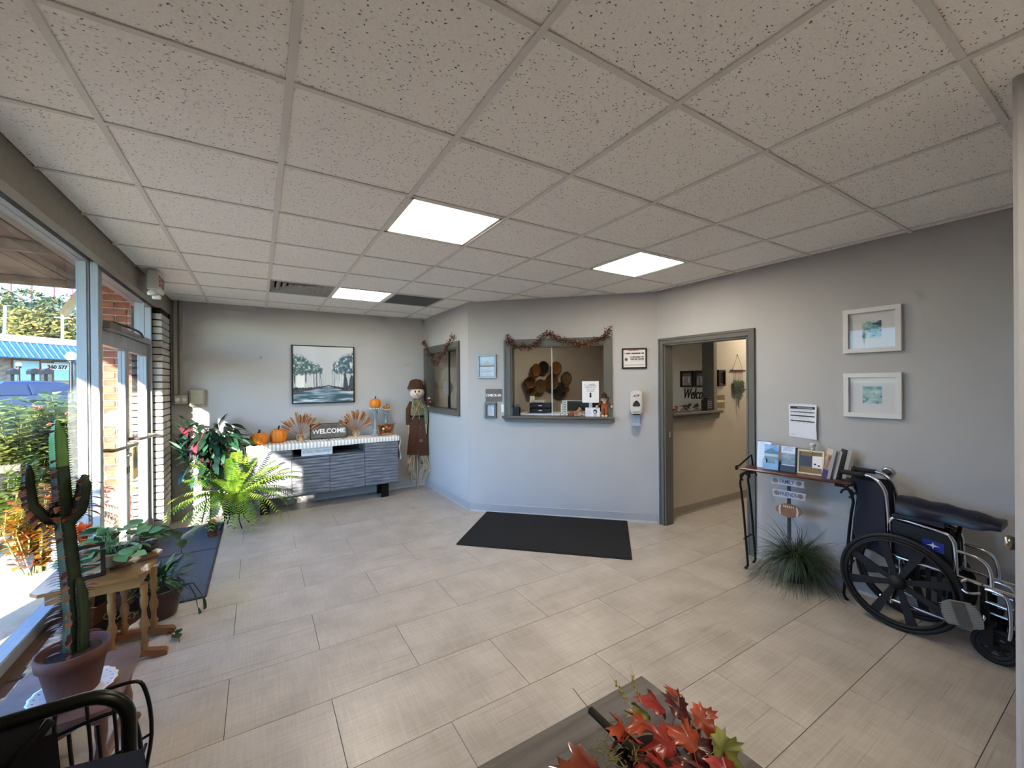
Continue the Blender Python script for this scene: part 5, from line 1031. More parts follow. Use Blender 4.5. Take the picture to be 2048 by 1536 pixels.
a = .088
for bx in ((-a, a, .178, .190), (-a, a, 0, .012), (-a, -a + .012, .012, .178), (a - .012, a, .012, .178)): B().box(bx[0], bx[1], -.008, .008, bx[2], bx[3], .001).obj('frame_rail', CF, t)
B().box(-a + .01, a - .01, -.002, .004, .01, .18).obj('board', M('kraft_board', '86755a', rough=.8, var=.15), t); B().box(-.075, .008, -.0045, -.002, .06, .145).obj('slate_sheet', M('slate_sheet', '4b5566', rough=.7), t)
for k in range(5): B().box(-.055, -.002, -.0052, -.0045, .073 + k * .014, .076 + k * .014).obj('printed_line', M('ink_blue', '2f3a4e', rough=.7), t)
B().box(.012, .08, -.0045, -.002, .055, .148).obj('white_sheet', PAPER, t); 
for q in (.03, .055): B().ball((q, -.006, .085 + (q - .03) * -.4), (.007, .003, .006), 8, 5).obj('printed_dot', INK, t)
B().box(-.012, .012, -.012, .006, .168, .184, .002).obj('clip', M('brass', '8f7a3a', rough=.35, metal=.9), t)
t = thing('white_finial', 'small white knob showing above the clipboard', 'knob', con(-.055, .75)); B().lathe([(.012, 0), (.012, .19), (.018, .195), (.010, .205), (.018, .215), (.022, .228), (.018, .24), (0, .243)], 16).obj('finial', M('ceramic_white', 'c9c6bf', rough=.4), t)
def rbf(u, v): return hx('35366f') if v < .3 else (hx('c9b9ae') if v > .8 else mixc(hx('4a2f2c'), hx('c8a48f'), vnoise(u * 4, v * 6, 3)))
t = broc('brochure', 'angled brochure with a portrait cover, right of the clipboard', con(-.150, -.25), crz - .95, .085, .225, rbf, -.2, th=.02)
t = broc('brochure', 'white booklet tucked behind the angled brochure', con(-.185, .0), crz - .95, .09, .215, lambda u, v: hx('b9bcc4') if v < .9 else hx('8a8f9c'), -.22, th=.012)
t = broc('brochure', 'black booklet at the right end of the console table', con(-.225, .30), crz - .95, .09, .225, lambda u, v: hx('15151a'), -.2, th=.025)
t = thing('black_basket', 'low black wire basket at the right end of the console table', 'basket', con(-.285, .1), crz); B().box(-.03, .05, -.06, .06, 0, .006).box(.045, .05, -.06, .06, 0, .09).obj('panel', BLACK, t)
for k in range(4): B().tube([(-.03, -.055 + .036 * k, .0), (-.045, -.055 + .036 * k, .05)], .003, 5).obj('wire', BLACK, t)
# ================================================================== grass plant in a navy pot, with a painted stake
t = thing('grass_plant', 'shaggy dark green grass plant in a navy pot under the console table', 'potted plant', (4.165, .03, 0))
NP = M('navy_pot', '23263a', rough=.45, var=.15, scale=4, stretch=(1, 1, 12)); B().lathe([(.055, 0), (.068, .02), (.078, .08), (.080, .14), (.074, .185), (.078, .20), (.070, .20), (.066, .18), (0, .178)], 24).obj('pot', NP, t); B().lathe([(.0, .181), (.067, .180)], 16).obj('soil', M('soil', '2f251d', rough=1., var=.4, scale=40), t)
rr = random.Random(12); GR = [M_leaf('grass_a', '43573a', '2b3b28', trans=.2), M_leaf('grass_b', '33452f', '223020', trans=.2), M_leaf('grass_c', '5d7350', '42563a', trans=.25)]
def blade(b, p0, a, L, lift, w_, droop):
    d = Vector((cos(a), sin(a), 0)); wv = Vector((-sin(a), cos(a), 0)); pts = []
    for k in range(6):
        f = k / 5; r_ = L * (f - .12 * f * f); z = lift * f - droop * f * f; q = w_ * (1 - f * .92); p = p0 + d * r_ + Vector((0, 0, z)); p.z = max(p.z, .006)
        if p.x + 4.165 > 4.355: p.x = 4.355 - 4.165
        pts += [p - wv * q, p + wv * q]
    b.add(pts, [(2 * k, 2 * k + 1, 2 * k + 3, 2 * k + 2) for k in range(5)], True)
for c in range(64):          # tufts
    b = B()
    for k in range(11):
        a = c * 2.399 + rr.gauss(0, .25); L = rr.uniform(.22, .50); blade(b, Vector((rr.gauss(0, .02), rr.gauss(0, .02), .18)), a, L, rr.uniform(.10, .40), .0034, rr.uniform(.12, .66))
    b.obj('grass_tuft', GR[c % 3], t)
t = thing('painted_stake', 'painted stake with FAMILY and FRIENDS boards and a football in the grass pot', 'sign', (4.16, .08, .18), crz)
SB = M('stake_board', 'bfc2cc', rough=.7, var=.08); B().box(-.012, .012, 0, .01, .0, .60).obj('stake', M('stake_dark', '3e3f45', rough=.8), t)
def board(z, w_, body, dx):
    o = B().prism([(-w_ / 2 + .008, z), (w_ / 2, z + .003), (w_ / 2 - .004, z + .028), (w_ / 2 + .003, z + .058), (-w_ / 2, z + .060), (-w_ / 2 + .005, z + .03)], -.010, 0, 'y').obj('board', SB, t); o.location.x = dx
    text('lettering', body, .046, M('letter_slate', '4d5a86', rough=.8), o, (.0, -.0105, z + .015), depth=.0006, bold=.0008, sx=.68)
    for s_ in (-1, 1): B().prism([(s_ * (w_ / 2 - .035) + .022 * cos(q), z + .03 + .020 * sin(q)) for q in [i * pi / 4 for i in range(8)]][::(1 if s_ > 0 else 1)], -.0112, -.0102, 'y').obj('painted_pumpkin', M('paint_brownish', '8d8078', rough=.8, var=.4, scale=60), o)
board(.575, .235, 'FAMILY', -.01); board(.475, .235, 'FRIENDS', .0)
n = 20; fo = B().prism([(.092 * (abs(cos(q)) ** .8) * (1 if cos(q) > 0 else -1), .375 + .055 * sin(q) * (1 - .25 * abs(cos(q)))) for q in [i * 2 * pi / n for i in range(n)]], -.012, 0, 'y').obj('football', M('football_brown', '8a6550', rough=.8, var=.15), t)
for s_ in (-1, 1): B().prism([(s_ * .052, .335), (s_ * .064, .341), (s_ * .070, .375), (s_ * .064, .409), (s_ * .052, .416), (s_ * .057, .375)], -.0135, -.012, 'y').obj('football_stripe', M('stripe_white', 'cfc9c4', rough=.8), fo)
B().box(-.036, .036, -.0135, -.012, .404, .408).obj('football_lace', M('stripe_white', 'cfc9c4'), fo)
for k in range(6): B().box(-.034 + k * .0135, -.030 + k * .0135, -.0135, -.012, .396, .417).obj('football_lace', M('stripe_white', 'cfc9c4'), fo)
# ================================================================== folded wheelchair
NAVY = M('navy_vinyl', '14192a', rough=.35, var=.2, scale=5, bump=.3); TY = M('wheel_black', '131316', rough=.55, var=.15); FP = M('foot_plate_grey', '8b8a86', rough=.5, metal=.4, var=.1)
t = thing('wheelchair', 'folded black and chrome wheelchair parked against the right wall', 'wheelchair', (4.0, -.625, 0), RW)
def cwheel(name, x, y, z, r, tr, spokes, parent):
    w_ = B(); w_.m = Matrix.Translation((x, y, z)) @ Matrix.Rotation(pi / 2, 4, 'X')
    w_.tube([((r - tr) * cos(q), (r - tr) * sin(q), 0) for q in [i * 2 * pi / 48 for i in range(48)]], tr, 8, closed=True); o = w_.obj(name, TY, parent)
    b = B(); b.m = w_.m; b.tube([((r - tr * 2.4) * cos(q), (r - tr * 2.4) * sin(q), 0) for q in [i * 2 * pi / 40 for i in range(40)]], tr * .8, 6, closed=True, flat=1.5); b.obj('rim', TY, o)
    b = B(); b.m = w_.m; b.lathe([(0, -.03), (r * .13, -.028), (r * .16, 0), (r * .13, .028), (0, .03)], 20); b.obj('hub', TY, o)
    for k in range(spokes):
        b = B(); a = 2 * pi * k / spokes + .3; b.m = w_.m @ Matrix.Rotation(a, 4, 'Z'); e = r - tr * 2.3
        if spokes > 6: b.prism([(.03, -.014), (e, -.020 if k % 2 else -.034), (e, .034 if k % 2 else .020), (.03, .014)], -.006, .006, 'z')
        else: b.prism([(.02, -.012), (e, -.012), (e, .012), (.02, .012)], -.005, .005, 'z')
        b.obj('spoke', TY, o)
    return o
cwheel('rear_wheel', 0, 0, .305, .305, .014, 8, t); cwheel('rear_wheel', 0, .265, .305, .305, .014, 8, t)
for y in (-.022,):
    b = B(); b.tube([(.262 * cos(q), y, .305 + .262 * sin(q)) for q in [i * 2 * pi / 44 for i in range(44)]], .007, 6, closed=True); b.obj('hand_rim', TY, t)
for y in (.045, .225):
    B().tube([(-.30, y, .955), (-.20, y, .955), (-.14, y, .95), (-.085, y, .90), (-.06, y, .80), (-.045, y, .45), (-.045, y, .14)], .0115, 10).obj('back_post', CHROME, t); B().tube([(-.31, y, .955), (-.175, y, .955)], .017, 10).obj('hand_grip', M('grip_black', '1b1b1d', rough=.7), t)
    B().tube([(-.05, y, .50), (-.05, y, .655), (-.03, y, .70), (.0, y, .705), (.20, y, .675), (.235, y, .65), (.25, y, .60), (.255, y, .44)], .0115, 10).obj('arm_tube', CHROME, t)
    B().tube([(.255, y, .585), (.33, y, .575), (.375, y, .545), (.392, y, .49), (.395, y, .42)], .0105, 10).obj('front_arm_tube', CHROME, t)
    B().tube([(-.045, y, .455), (.20, y, .44), (.42, y, .415), (.48, y, .41)], .0115, 10).obj('seat_rail', CHROME, t); B().tube([(-.10, y, .165), (-.045, y, .165), (.22, y, .15), (.36, y, .16)], .0115, 10).obj('lower_rail', CHROME, t)
    B().tube([(.36, y, .43), (.36, y, .14)], .0115, 8).obj('front_post', M('frame_dark', '1e1f22', rough=.4, metal=.5), t)
    b = B(); b.prism([(-.04, .47), (.24, .45), (.235, .64), (.2, .665), (-.035, .69)], y - .004, y + .004, 'y'); b.obj('side_skirt', M('skirt_black', '0c0c10', rough=.45), t)
b = B(); b.prism([(.11, .555), (.205, .545), (.205, .605), (.11, .615)], .0375, .041, 'y'); b.obj('logo_patch', M('logo_blue', '1b2a80', rough=.5), t); b = B(); b.prism([(.13, .583), (.152, .588), (.158, .604), (.163, .588), (.188, .581), (.164, .578), (.158, .562), (.152, .578)], .036, .0375, 'y'); b.obj('logo_mark', M('logo_white', 'd5dbe6', rough=.5), t)
# upholstery: back sling bulging to the rear, folded seat lifted in the middle, arm pads
vs = []; nz_, ny_ = 8, 10
for k in range(nz_ + 1):
    z = .44 + .475 * k / nz_
    for i in range(ny_ + 1):
        f = i / ny_; y = .045 + .18 * f; vs.append((-.062 - .018 * (k / nz_) - (.19 + .02 * sin(z * 14)) * sin(pi * f) ** .8, y, z))
b = B(); b.add(vs, [(k * (ny_ + 1) + i, k * (ny_ + 1) + i + 1, (k + 1) * (ny_ + 1) + i + 1, (k + 1) * (ny_ + 1) + i) for k in range(nz_) for i in range(ny_)], True); b.obj('back_sling', NAVY, t)
b = B(); prof = [(.045, .735), (.045, .79), (.075, .825), (.11, .84), (.135, .845), (.16, .84), (.195, .825), (.225, .79), (.225, .735)]
vs = []; nx = 12
for i in range(nx + 1):
    x = -.02 + .45 * i / nx; sq = 1 - .55 * (i / nx) ** 3
    for (y, z) in prof: vs.append((x, .135 + (y - .135) * (1 + .1 * sin(i * .8)), (.79 - .02 * i / nx) + (z - .79) * sq + .005 * sin(i * 1.7 + y * 30)))
n = len(prof); b.add(vs, [(i * n + k, i * n + k + 1, (i + 1) * n + k + 1, (i + 1) * n + k) for i in range(nx) for k in range(n - 1)], True); b.add(vs[:n], [tuple(range(n))[::-1]]); b.add(vs[-n:], [tuple(range(n))]); b.obj('folded_seat', NAVY, t)
for y in (.045, .225): B().box(-.035, .22, y - .025, y + .025, .705, .735, .010).obj('arm_pad', NAVY, t)
for (a, c) in (((-.04, .05, .17), (.10, .22, .72)), ((-.04, .22, .17), (.10, .05, .72)), ((.2, .05, .16), (.24, .22, .70)), ((.2, .22, .16), (.24, .05, .70))): B().tube([a, c], .011, 8).obj('cross_brace', M('frame_dark', '1e1f22'), t)
for k in range(3): B().box(.06 + .05 * k, .082 + .05 * k, .10, .11, .2, .6).obj('seat_strap', M('skirt_black', '0c0c10'), t)
B().tube([(.30, .03, .43), (.27, .01, .40), (.31, -.01, .37), (.36, .0, .385)], .009, 7).obj('brake_lever', CHROME, t)
for y, zc in ((.035, .0), (.235, .0)):
    cwheel('caster', .41, y, .10, .098, .013, 5, t); b = B(); b.box(.355, .405, y - .035, y - .024, .10, .21).box(.355, .405, y + .024, y + .035, .10, .21).box(.34, .41, y - .035, y + .035, .21, .23).tube([(.375, y, .23), (.372, y, .33)], .014, 8); b.obj('caster_fork', M('frame_dark', '1e1f22'), t)
# leg rests swung to the side; near foot plate folded up toward the room
for k, y in enumerate((.05, .22)):
    B().tube([(.36, y, .40), (.42, y - .01, .40), (.455, y - .015, .37), (.465, y - .02, .24), (.46, y - .02, .16)], .0105, 8).obj('leg_rest_tube', CHROME, t)
    B().tube([(.37, y, .33), (.455, y - .01, .325)], .008, 8).obj('leg_rest_link', CHROME, t); B().tube([(.35, y, .275), (.46, y - .01, .27)], .008, 8).obj('leg_rest_link', CHROME, t)
b = B(); b.m = Matrix.Translation((.295, -.055, .255)) @ Matrix.Rotation(-.25, 4, 'Y') @ Matrix.Rotation(.25, 4, 'X')
pl = [(-.085, -.055), (-.075, -.07), (.05, -.078), (.07, -.07), (.082, -.02), (.08, .03), (.055, .07), (-.03, .078), (-.065, .06), (-.085, .0)]
b.prism(pl, -.007, .007, 'y'); pp = b.obj('foot_plate', FP, t); m0 = b.m
b = B(); b.m = m0; b.prism([(-.030, -.075), (.025, -.076), (.033, .074), (-.022, .078)], -.010, -.007, 'y'); b.obj('plate_rib', M('plate_rib', '5f5f5b', rough=.5, metal=.3), pp)
for k in range(9):
    for (x0, x1) in ((-.078, -.036), (.040, .076)): b = B(); b.m = m0; b.prism([(x0, -.058 + k * .014), (x1, -.052 + k * .014), (x1, -.047 + k * .014), (x0, -.053 + k * .014)], -.0085, -.007, 'y'); b.obj('plate_tread', M('plate_tread', '9d9c98', rough=.6, metal=.3), pp)
B().tube([(.31, -.045, .18), (.345, -.02, .19), (.37, .03, .25), (.365, .05, .33)], .010, 8).obj('plate_arm', CHROME, t)
# ================================================================== mats
def mat_obj(name, label, cat, cx, cy, rz, w_, d, mat, rim=None):
    t = thing(name, label, cat, (cx, cy, 0), rz); r = .02
    pts = []
    for (sx, sy, a0) in ((1, 1, 0), (-1, 1, 90), (-1, -1, 180), (1, -1, 270)):
        for k in range(4): a = radians(a0 + 30 * k); pts.append((sx * (w_ / 2 - r) + r * cos(a), sy * (d / 2 - r) + r * sin(a)))
    B().prism(pts, .0005, .007, 'z').obj('backing', rim or mat, t); b = B(); b.prism([(x * (1 - .03 / w_), y * (1 - .03 / d)) for x, y in pts], .004, .010, 'z'); b.obj('pile', mat, t); return t
mat_obj('door_mat', 'large black floor mat in front of the check-in window', 'mat', 3.147, 1.983, R45, 1.69, 1.07, M('mat_black', '1b1b1d', rough=1., var=.35, scale=160, bump=1.), M('mat_rubber', '111113', rough=.8))
GM = M('mat_grey', '4b5560', rough=1., var=.25, scale=140, bump=1.); GMR = M('mat_grey_rubber', '333a42', rough=.8)
mat_obj('door_mat', 'grey entrance mat section nearest the viewer', 'mat', -.12, 2.84, 0, .57, 1.09, GM, GMR); mat_obj('door_mat', 'grey entrance mat section nearest the fern', 'mat', -.12, 3.86, 0, .57, .93, GM, GMR)
# ================================================================== coffee table with leaf arrangement
t = thing('coffee_table', 'grey wood-grain coffee table at the bottom edge', 'coffee table', (1.24, -.80, 0)); GW = M('grey_plank', '55504b', rough=.5, var=.4, scale=4, stretch=(.35, 9, 1), bump=.25, dark='3d3834')
B().box(-.545, .545, -.335, .335, .425, .452, .004).obj('table_top', GW, t); B().box(-.50, .50, -.30, .30, .36, .425).obj('apron', GW, t)
for x in (-.50, .44):
    for y in (-.30, .24): B().box(x, x + .06, y, y + .06, 0, .36).obj('leg', GW, t)
B().box(-.46, .46, -.26, .26, .10, .12).obj('lower_shelf', GW, t)
t = thing('leaf_centrepiece', 'autumn maple leaf arrangement with a cattail on the coffee table', 'arrangement', (1.455, -.735, .4525)); rr = random.Random(21)
MAP = [M('maple_red', '8a2317', rough=.42, var=.35, scale=9, coat=.25), M('maple_dark', '4a130f', rough=.42, var=.35, scale=9, coat=.25), M('maple_orange', '9a3f1f', rough=.42, var=.35, scale=9, coat=.25), M('maple_green', '6f7230', rough=.5, var=.35, scale=9), M('maple_bronze', '5a3216', rough=.12, var=.35, scale=12, coat=1., dark='6e1c14')]
half = [(0, 1.0), (.07, .80), (.20, .86), (.17, .66), (.30, .55), (.62, .62), (.52, .46), (.72, .34), (.48, .22), (.52, .05), (.28, .05), (.05, -.10)]
def maple(name, parent, mat, p, rot, s, curl=.25):
    pts = half + [(-x, y) for x, y in half[::-1][:-1]]; vs = [(0, .2, .0)] + [(x, y, curl * (-(x * x) * 1.1 - (y - .2) ** 2 * .5 + .10 * sin(x * 9 + y * 5))) for x, y in pts]; n = len(pts)
    b = B(); b.m = Matrix.Scale(s, 4); b.add(vs, [(0, i + 1, (i + 1) % n + 1) for i in range(n)], True); b.add([(x, y, z - .012) for x, y, z in vs], [(0, (i + 1) % n + 1, i + 1) for i in range(n)], True)
    b.tube([(0, .0, .0), (.0, -.3, .03), (.03, -.5, .1)], .014, 4); return b.obj(name, mat, parent, loc=p, rot=rot)
spots = [(-.03, .085, .105, .9, .3, 2.6, .085, 0), (-.04, -.01, .095, .6, .2, 2.2, .095, 0), (.05, .045, .125, .5, .1, .3, .085, 2), (.12, .06, .14, .3, .5, -.5, .095, 0), (.15, .02, .14, .4, .7, -1.2, .09, 1), (.19, -.02, .12, .6, .5, -1.7, .085, 2), (.04, -.05, .13, .7, -.2, .2, .10, 0), (.10, -.07, .12, .8, .3, -.4, .095, 2), (-.01, -.09, .10, .9, -.1, .6, .09, 0),
         (.16, -.10, .10, .7, .6, -1.9, .09, 3), (.09, .09, .11, .2, .3, -.2, .075, 3), (-.08, -.07, .08, .5, -.4, 1.2, .08, 1), (.0, .03, .075, .6, .3, 1.4, .10, 1), (.07, -.02, .07, .4, .3, 2.8, .10, 1), (.12, -.03, .08, .3, .6, -2.2, .10, 1), (-.04, .05, .14, 1.0, .2, .4, .07, 2), (.05, -.12, .09, .8, 0, 1., .09, 0), (.0, -.15, .07, .6, .2, 2., .09, 2), (.12, -.16, .08, .5, .4, -1, .09, 0), (.20, .055, .13, .3, .9, -1.0, .07, 2)]
for (x, y, z, a, b_, c, s_, m_) in spots: maple('maple_leaf', t, MAP[m_], (x + .015, y - .035, z * .78), (a, b_, c), s_ * .92, 1.1)
maple('glazed_leaf', t, MAP[4], (-.14, .0, .045), (.35, -.15, .9), .15, .35); maple('glazed_leaf', t, MAP[4], (-.15, -.09, .04), (.3, -.2, 1.4), .15, .35)
CTL = M('cattail_brown', '241f14', rough=.95, var=.2, scale=60); p0, p1 = Vector((-.03, -.01, .085)), Vector((-.075, .125, .135)); dd = (p1 - p0).normalized()
o = B().tube([p0, p0 + dd * .004, p1 - dd * .004, p1], [.008, .0115, .0115, .006], 12).obj('cattail', CTL, t); B().tube([p1, p1 + dd * .03 + Vector((-.004, .0, .012)), p1 + dd * .05 + Vector((-.012, 0, .03))], .0012, 4).obj('cattail_tip', CTL, o)
WH = M('wheat_gold', 'a08b4e', rough=.8, var=.2)
for (a, c) in (((.05, .06, .12), (.045, .135, .17)), ((.09, .06, .12), (.105, .115, .175))):
    a, c = Vector(a), Vector(c); b = B().tube([a, c], .0018, 4)
    for k in range(7): q = a.lerp(c, .35 + .1 * k); b.ball(tuple(q + Vector((.004 * (-1) ** k, 0, 0))), (.0035, .0035, .006), 6, 4); b.tube([q, q + (c - a) * .35 + Vector((.008 * (-1) ** k, 0, .01))], .0005, 3)
    b.obj('wheat_ear', WH, t)
b = B()
for k in range(170): q = Vector((rr.uniform(-.12, .0), rr.uniform(-.05, .09), rr.uniform(.03, .10))); b.tube([q, q + Vector((rr.gauss(0, .02), rr.gauss(0, .02), rr.gauss(0, .015)))], .0012, 3)
stuff(b.obj('moss', M('moss', '8a8048', rough=1.), t)); B().lathe([(.10, 0), (.11, .03), (.09, .05), (0, .05)], 20, (.03, -.02, 0), sy=.7).obj('base_dish', M('dish_dark', '2f2017', rough=.7), t)
# ================================================================== plants
TERRA = M('terracotta_dark', '5e3a30', rough=.75, var=.25, scale=10); SOIL = M('soil', '2f251d', rough=1., var=.4, scale=40)
def leafmesh(name, L, w_, mat, curve=.25, n=6, fold=.15, tip=.55):
    vs = []
    for k in range(n + 1):
        f = k / n; q = w_ * (sin(pi * min(1, f / tip * .5)) if f < tip else cos(pi / 2 * (f - tip) / (1 - tip))); z = -curve * L * f * f
        vs += [(L * f, -q, z + fold * q), (L * f, 0, z), (L * f, q, z + fold * q)]
    b = B(); b.add(vs, [(3 * k + i, 3 * k + 3 + i, 3 * k + 4 + i, 3 * k + 1 + i) for k in range(n) for i in (0, 1)], True)
    me = bpy.data.meshes.new(name); me.from_pydata(b.v, [], b.f); me.polygons.foreach_set('use_smooth', [True] * len(b.f)); me.materials.append(mat); return me
def pot(t, prof, mat, soil_z, soil_r, n=24):
    B().lathe(prof, n).obj('pot', mat, t); B().lathe([(0, soil_z + .004), (soil_r, soil_z)], 18).obj('soil', SOIL, t)
def aim(d, roll=0.):     # matrix whose x axis is d, z as upright as possible
    d = d.normalized(); s_ = Vector((0, 0, 1)).cross(d); s_ = s_.normalized() if s_.length > 1e-4 else Vector((0, 1, 0)); u = d.cross(s_)
    return Matrix((d, s_, u)).transposed().to_4x4() @ Matrix.Rotation(roll, 4, 'X')
# ---- tricolour plant on a stand in the back corner
t = thing('tricolour_plant', 'dark green and pink leafy plant on a tall stand in the back corner', 'potted plant', (.05, 4.36, 0)); rr = random.Random(31)
pot(t, [(.09, .40), (.10, .42), (.12, .60), (.13, .62), (.12, .62), (.11, .60), (0, .59)], DARK, .60, .11)
for k in range(3): a = 2 * pi * k / 3 + .4; B().tube([(.10 * cos(a), .10 * sin(a), .42), (.085 * cos(a), .085 * sin(a), .25), (.14 * cos(a), .14 * sin(a), .005)], .007, 6).obj('stand_leg', BLACK, t)
B().tube([(.105 * cos(q), .105 * sin(q), .40) for q in [i * pi / 8 for i in range(16)]], .007, 5, closed=True).obj('stand_ring', BLACK, t)
LG = M_leaf('tri_green', '2f5a42', '16301f', rough=.25, trans=.2, scale=14); LG2 = M_leaf('tri_dark', '1d3527', '101a15', rough=.25, trans=.15, scale=14); LP = M_leaf('tri_pink', '8a4250', '55222e', rough=.3, trans=.35, scale=10); LC = M_leaf('tri_cream', '86a58c', '3a6a50', rough=.3, trans=.3, scale=10)
lm = [leafmesh('leaf', .18, .027, m_, .45) for m_ in (LG, LG2, LP, LC)]
for k in range(250):
    a = rr.uniform(0, 2 * pi); e = rr.uniform(.05, 1.0); r_ = rr.uniform(.10, .34) * (1.05 - .25 * e); z = .86 + .34 * sin(e * 1.4) * rr.uniform(.5, 1.) - .30 * max(0, r_ - .16)
    if rr.random() < .42: z -= rr.uniform(.05, .26)
    p = Vector((cos(a) * r_, sin(a) * r_ * .85, z)); p.x = max(p.x, -.27); p.y = min(p.y, .24)
    d = Vector((cos(a), sin(a), rr.uniform(-.7, .35))); m_ = 2 if (p.z > .95 and cos(a - 3.6) > .6 and rr.random() < .35) else rr.choice((0, 0, 1, 1, 1, 3))
    tip = p + d.normalized() * .2
    if tip.y > .32 or tip.x < -.35: d = Vector((cos(a) * .3, sin(a) * .3 - (.25 if tip.y > .33 else 0), -.9 if rr.random() < .6 else .9))
    inst('leaf', lm[m_], t, mw=Matrix.Translation(p) @ aim(d, rr.uniform(-.6, .6)) @ Matrix.Scale(rr.uniform(.75, 1.2), 4))
    if k % 3 == 0: B().tube([(0, 0, .6), (p.x * .5, p.y * .5, .6 + (p.z - .6) * .7), p], .003, 4).obj('stem', LP, t)
# ---- Boston fern
FN = [M_leaf('fern_a', '86a838', '628428', trans=.5, scale=5), M_leaf('fern_b', '587c2c', '3d6220', trans=.45, scale=5), M_leaf('fern_c', 'a3b546', '7a942e', trans=.5, scale=5)]
t = thing('boston_fern', 'large arching fern in a black pot on a low stand beside the sideboard', 'potted plant', (.27, 4.05, 0)); rr = random.Random(17)
pot(t, [(.085, .16), (.10, .18), (.135, .33), (.145, .35), (.13, .35), (.12, .33), (0, .32)], DARK, .33, .12)
for k in range(4): a = 2 * pi * k / 4 + .5; B().tube([(.11 * cos(a), .11 * sin(a), .19), (.10 * cos(a), .10 * sin(a), .1), (.16 * cos(a), .16 * sin(a), .006)], .006, 6).obj('stand_leg', BLACK, t)
B().tube([(.115 * cos(q), .115 * sin(q), .17) for q in [i * pi / 8 for i in range(16)]], .006, 5, closed=True).obj('stand_ring', BLACK, t)
def frond(a, L, lift, droop, mat, wd=.062):
    b = B(); P = []; n = 24
    for k in range(n + 1): f = k / n; P.append(Vector((cos(a) * L * (f - .18 * f * f), sin(a) * L * (f - .18 * f * f), .34 + lift * f - droop * f * f)))
    for p in P: p.z = max(p.z, .02); p.y = min(p.y, .20 if p.x > .1 and p.z < .62 else .55); p.x = max(p.x, -.58)
    b.tube(P[::2], [.003 * (1 - .7 * i / (len(P[::2]) - 1)) for i in range(len(P[::2]))], 4)
    for k in range(2, n + 1):
        f = k / n; p = P[k]; d = (P[k] - P[k - 1]).normalized(); s_ = Vector((0, 0, 1)).cross(d).normalized(); l_ = wd * (sin(pi * (.10 + .82 * f)) ** .5)
        for sg in (-1, 1):
            e = (s_ * sg + d * .28 + Vector((0, 0, -.25))).normalized(); w_ = d * .0048; q = p + e * l_ + Vector((0, 0, -.2 * l_))
            b.add([p - w_, p + e * l_ * .5 - w_ * 1.25, q, p + e * l_ * .5 + w_ * 1.25, p + w_], [(0, 1, 2, 3, 4)], True)
    return b.obj('frond', mat, t)
spec = [(-.05, .78, .62, .62), (.2, .70, .55, .55), (-.5, .62, .50, .75), (-.9, .60, .45, .80), (-1.25, .62, .42, .82), (-1.6, .55, .40, .72), (-1.9, .60, .42, .75), (-2.3, .62, .45, .72), (-2.7, .66, .45, .60), (3.05, .68, .42, .52), (2.75, .55, .50, .48), (2.3, .40, .62, .35), (1.9, .32, .70, .30), (1.4, .30, .72, .30), (.9, .40, .70, .35), (.55, .52, .62, .45), (-.2, .50, .60, .35), (-.7, .42, .58, .40), (-1.4, .40, .60, .42), (-2.0, .40, .60, .40), (-2.9, .46, .60, .42), (-1.1, .50, .30, .60), (-2.5, .50, .30, .55), (-.35, .72, .42, .62), (2.9, .44, .66, .30), (.1, .36, .74, .25), (-1.7, .30, .70, .28), (-.8, .70, .35, .68), (-2.15, .66, .33, .66), (.35, .60, .5, .5), (-1.5, .62, .25, .56), (-.1, .55, .35, .6), (2.95, .66, .30, .50), (-3.0, .70, .36, .62), (-2.8, .55, .26, .50), (3.1, .50, .55, .40)]
spec += [(a + .17, L * .93, li * 1.08, dr * .97) for (a, L, li, dr) in spec[::2]]
for k, (a, L, li, dr) in enumerate(spec): frond(a, L * rr.uniform(1.02, 1.16), li, dr * .80, FN[(0, 0, 1, 2, 0, 1)[k % 6]])
# ---- small flowering plant on the mat
t = thing('kalanchoe', 'small dark plant with an orange flower at the foot of the fern', 'potted plant', (.085, 3.80, .0102)); B().lathe([(.04, 0), (.05, .07), (.055, .075), (.045, .075), (0, .065)], 16).obj('pot', TERRA, t)
km = leafmesh('leaf', .075, .022, M_leaf('kalanchoe_green', '3a5636', '24381f', trans=.2), .3)
for k in range(22): a = k * 2.4; inst('leaf', km, t, mw=Matrix.Translation((0, 0, .07 + .05 * (k / 22))) @ aim(Vector((cos(a), sin(a), .5 - .02 * k + .4 * (k % 3)))))
for k in range(9): a = k * .7; B().ball((.018 * cos(a), .018 * sin(a), .155 + .006 * (k % 3)), .010, 7, 5).obj('blossom', M('blossom_orange', 'd9603a', rough=.6), t)
# ================================================================== wooden table by the window
OAK = M('honey_oak', '7d5b34', rough=.35, var=.25, scale=6, stretch=(1, .2, 1), coat=.3, dark='6d4a29'); OAKD = M('oak_dark', '744a30', rough=.45, var=.3, scale=8)
TZ = .535
t = thing('side_table', 'honey-coloured wooden table with turned posts and scalloped leaf by the window', 'side table', (-.265, 1.74, 0))
out = [(-.24, -.19), (-.20, -.235), (-.12, -.222), (-.06, -.238), (.19, -.215), (.235, -.17), (.222, -.08), (.235, .0), (.22, .10), (.235, .18), (.19, .235), (-.19, .235), (-.235, .19)]
B().prism(out, TZ - .018, TZ, 'z').obj('table_top', OAK, t); B().box(-.19, .19, -.18, -.16, TZ - .085, TZ - .018).box(-.19, .19, .16, .18, TZ - .085, TZ - .018).box(-.19, -.17, -.16, .16, TZ - .085, TZ - .018).box(.17, .19, -.16, .16, TZ - .085, TZ - .018).obj('apron', OAK, t)
tp = [(.018, 0), (.018, .04), (.024, .05), (.014, .07), (.013, .11), (.021, .14), (.023, .17), (.014, .20), (.012, .24), (.019, .27), (.020, .31), (.014, .33), (.019, .345), (.019, .40)]
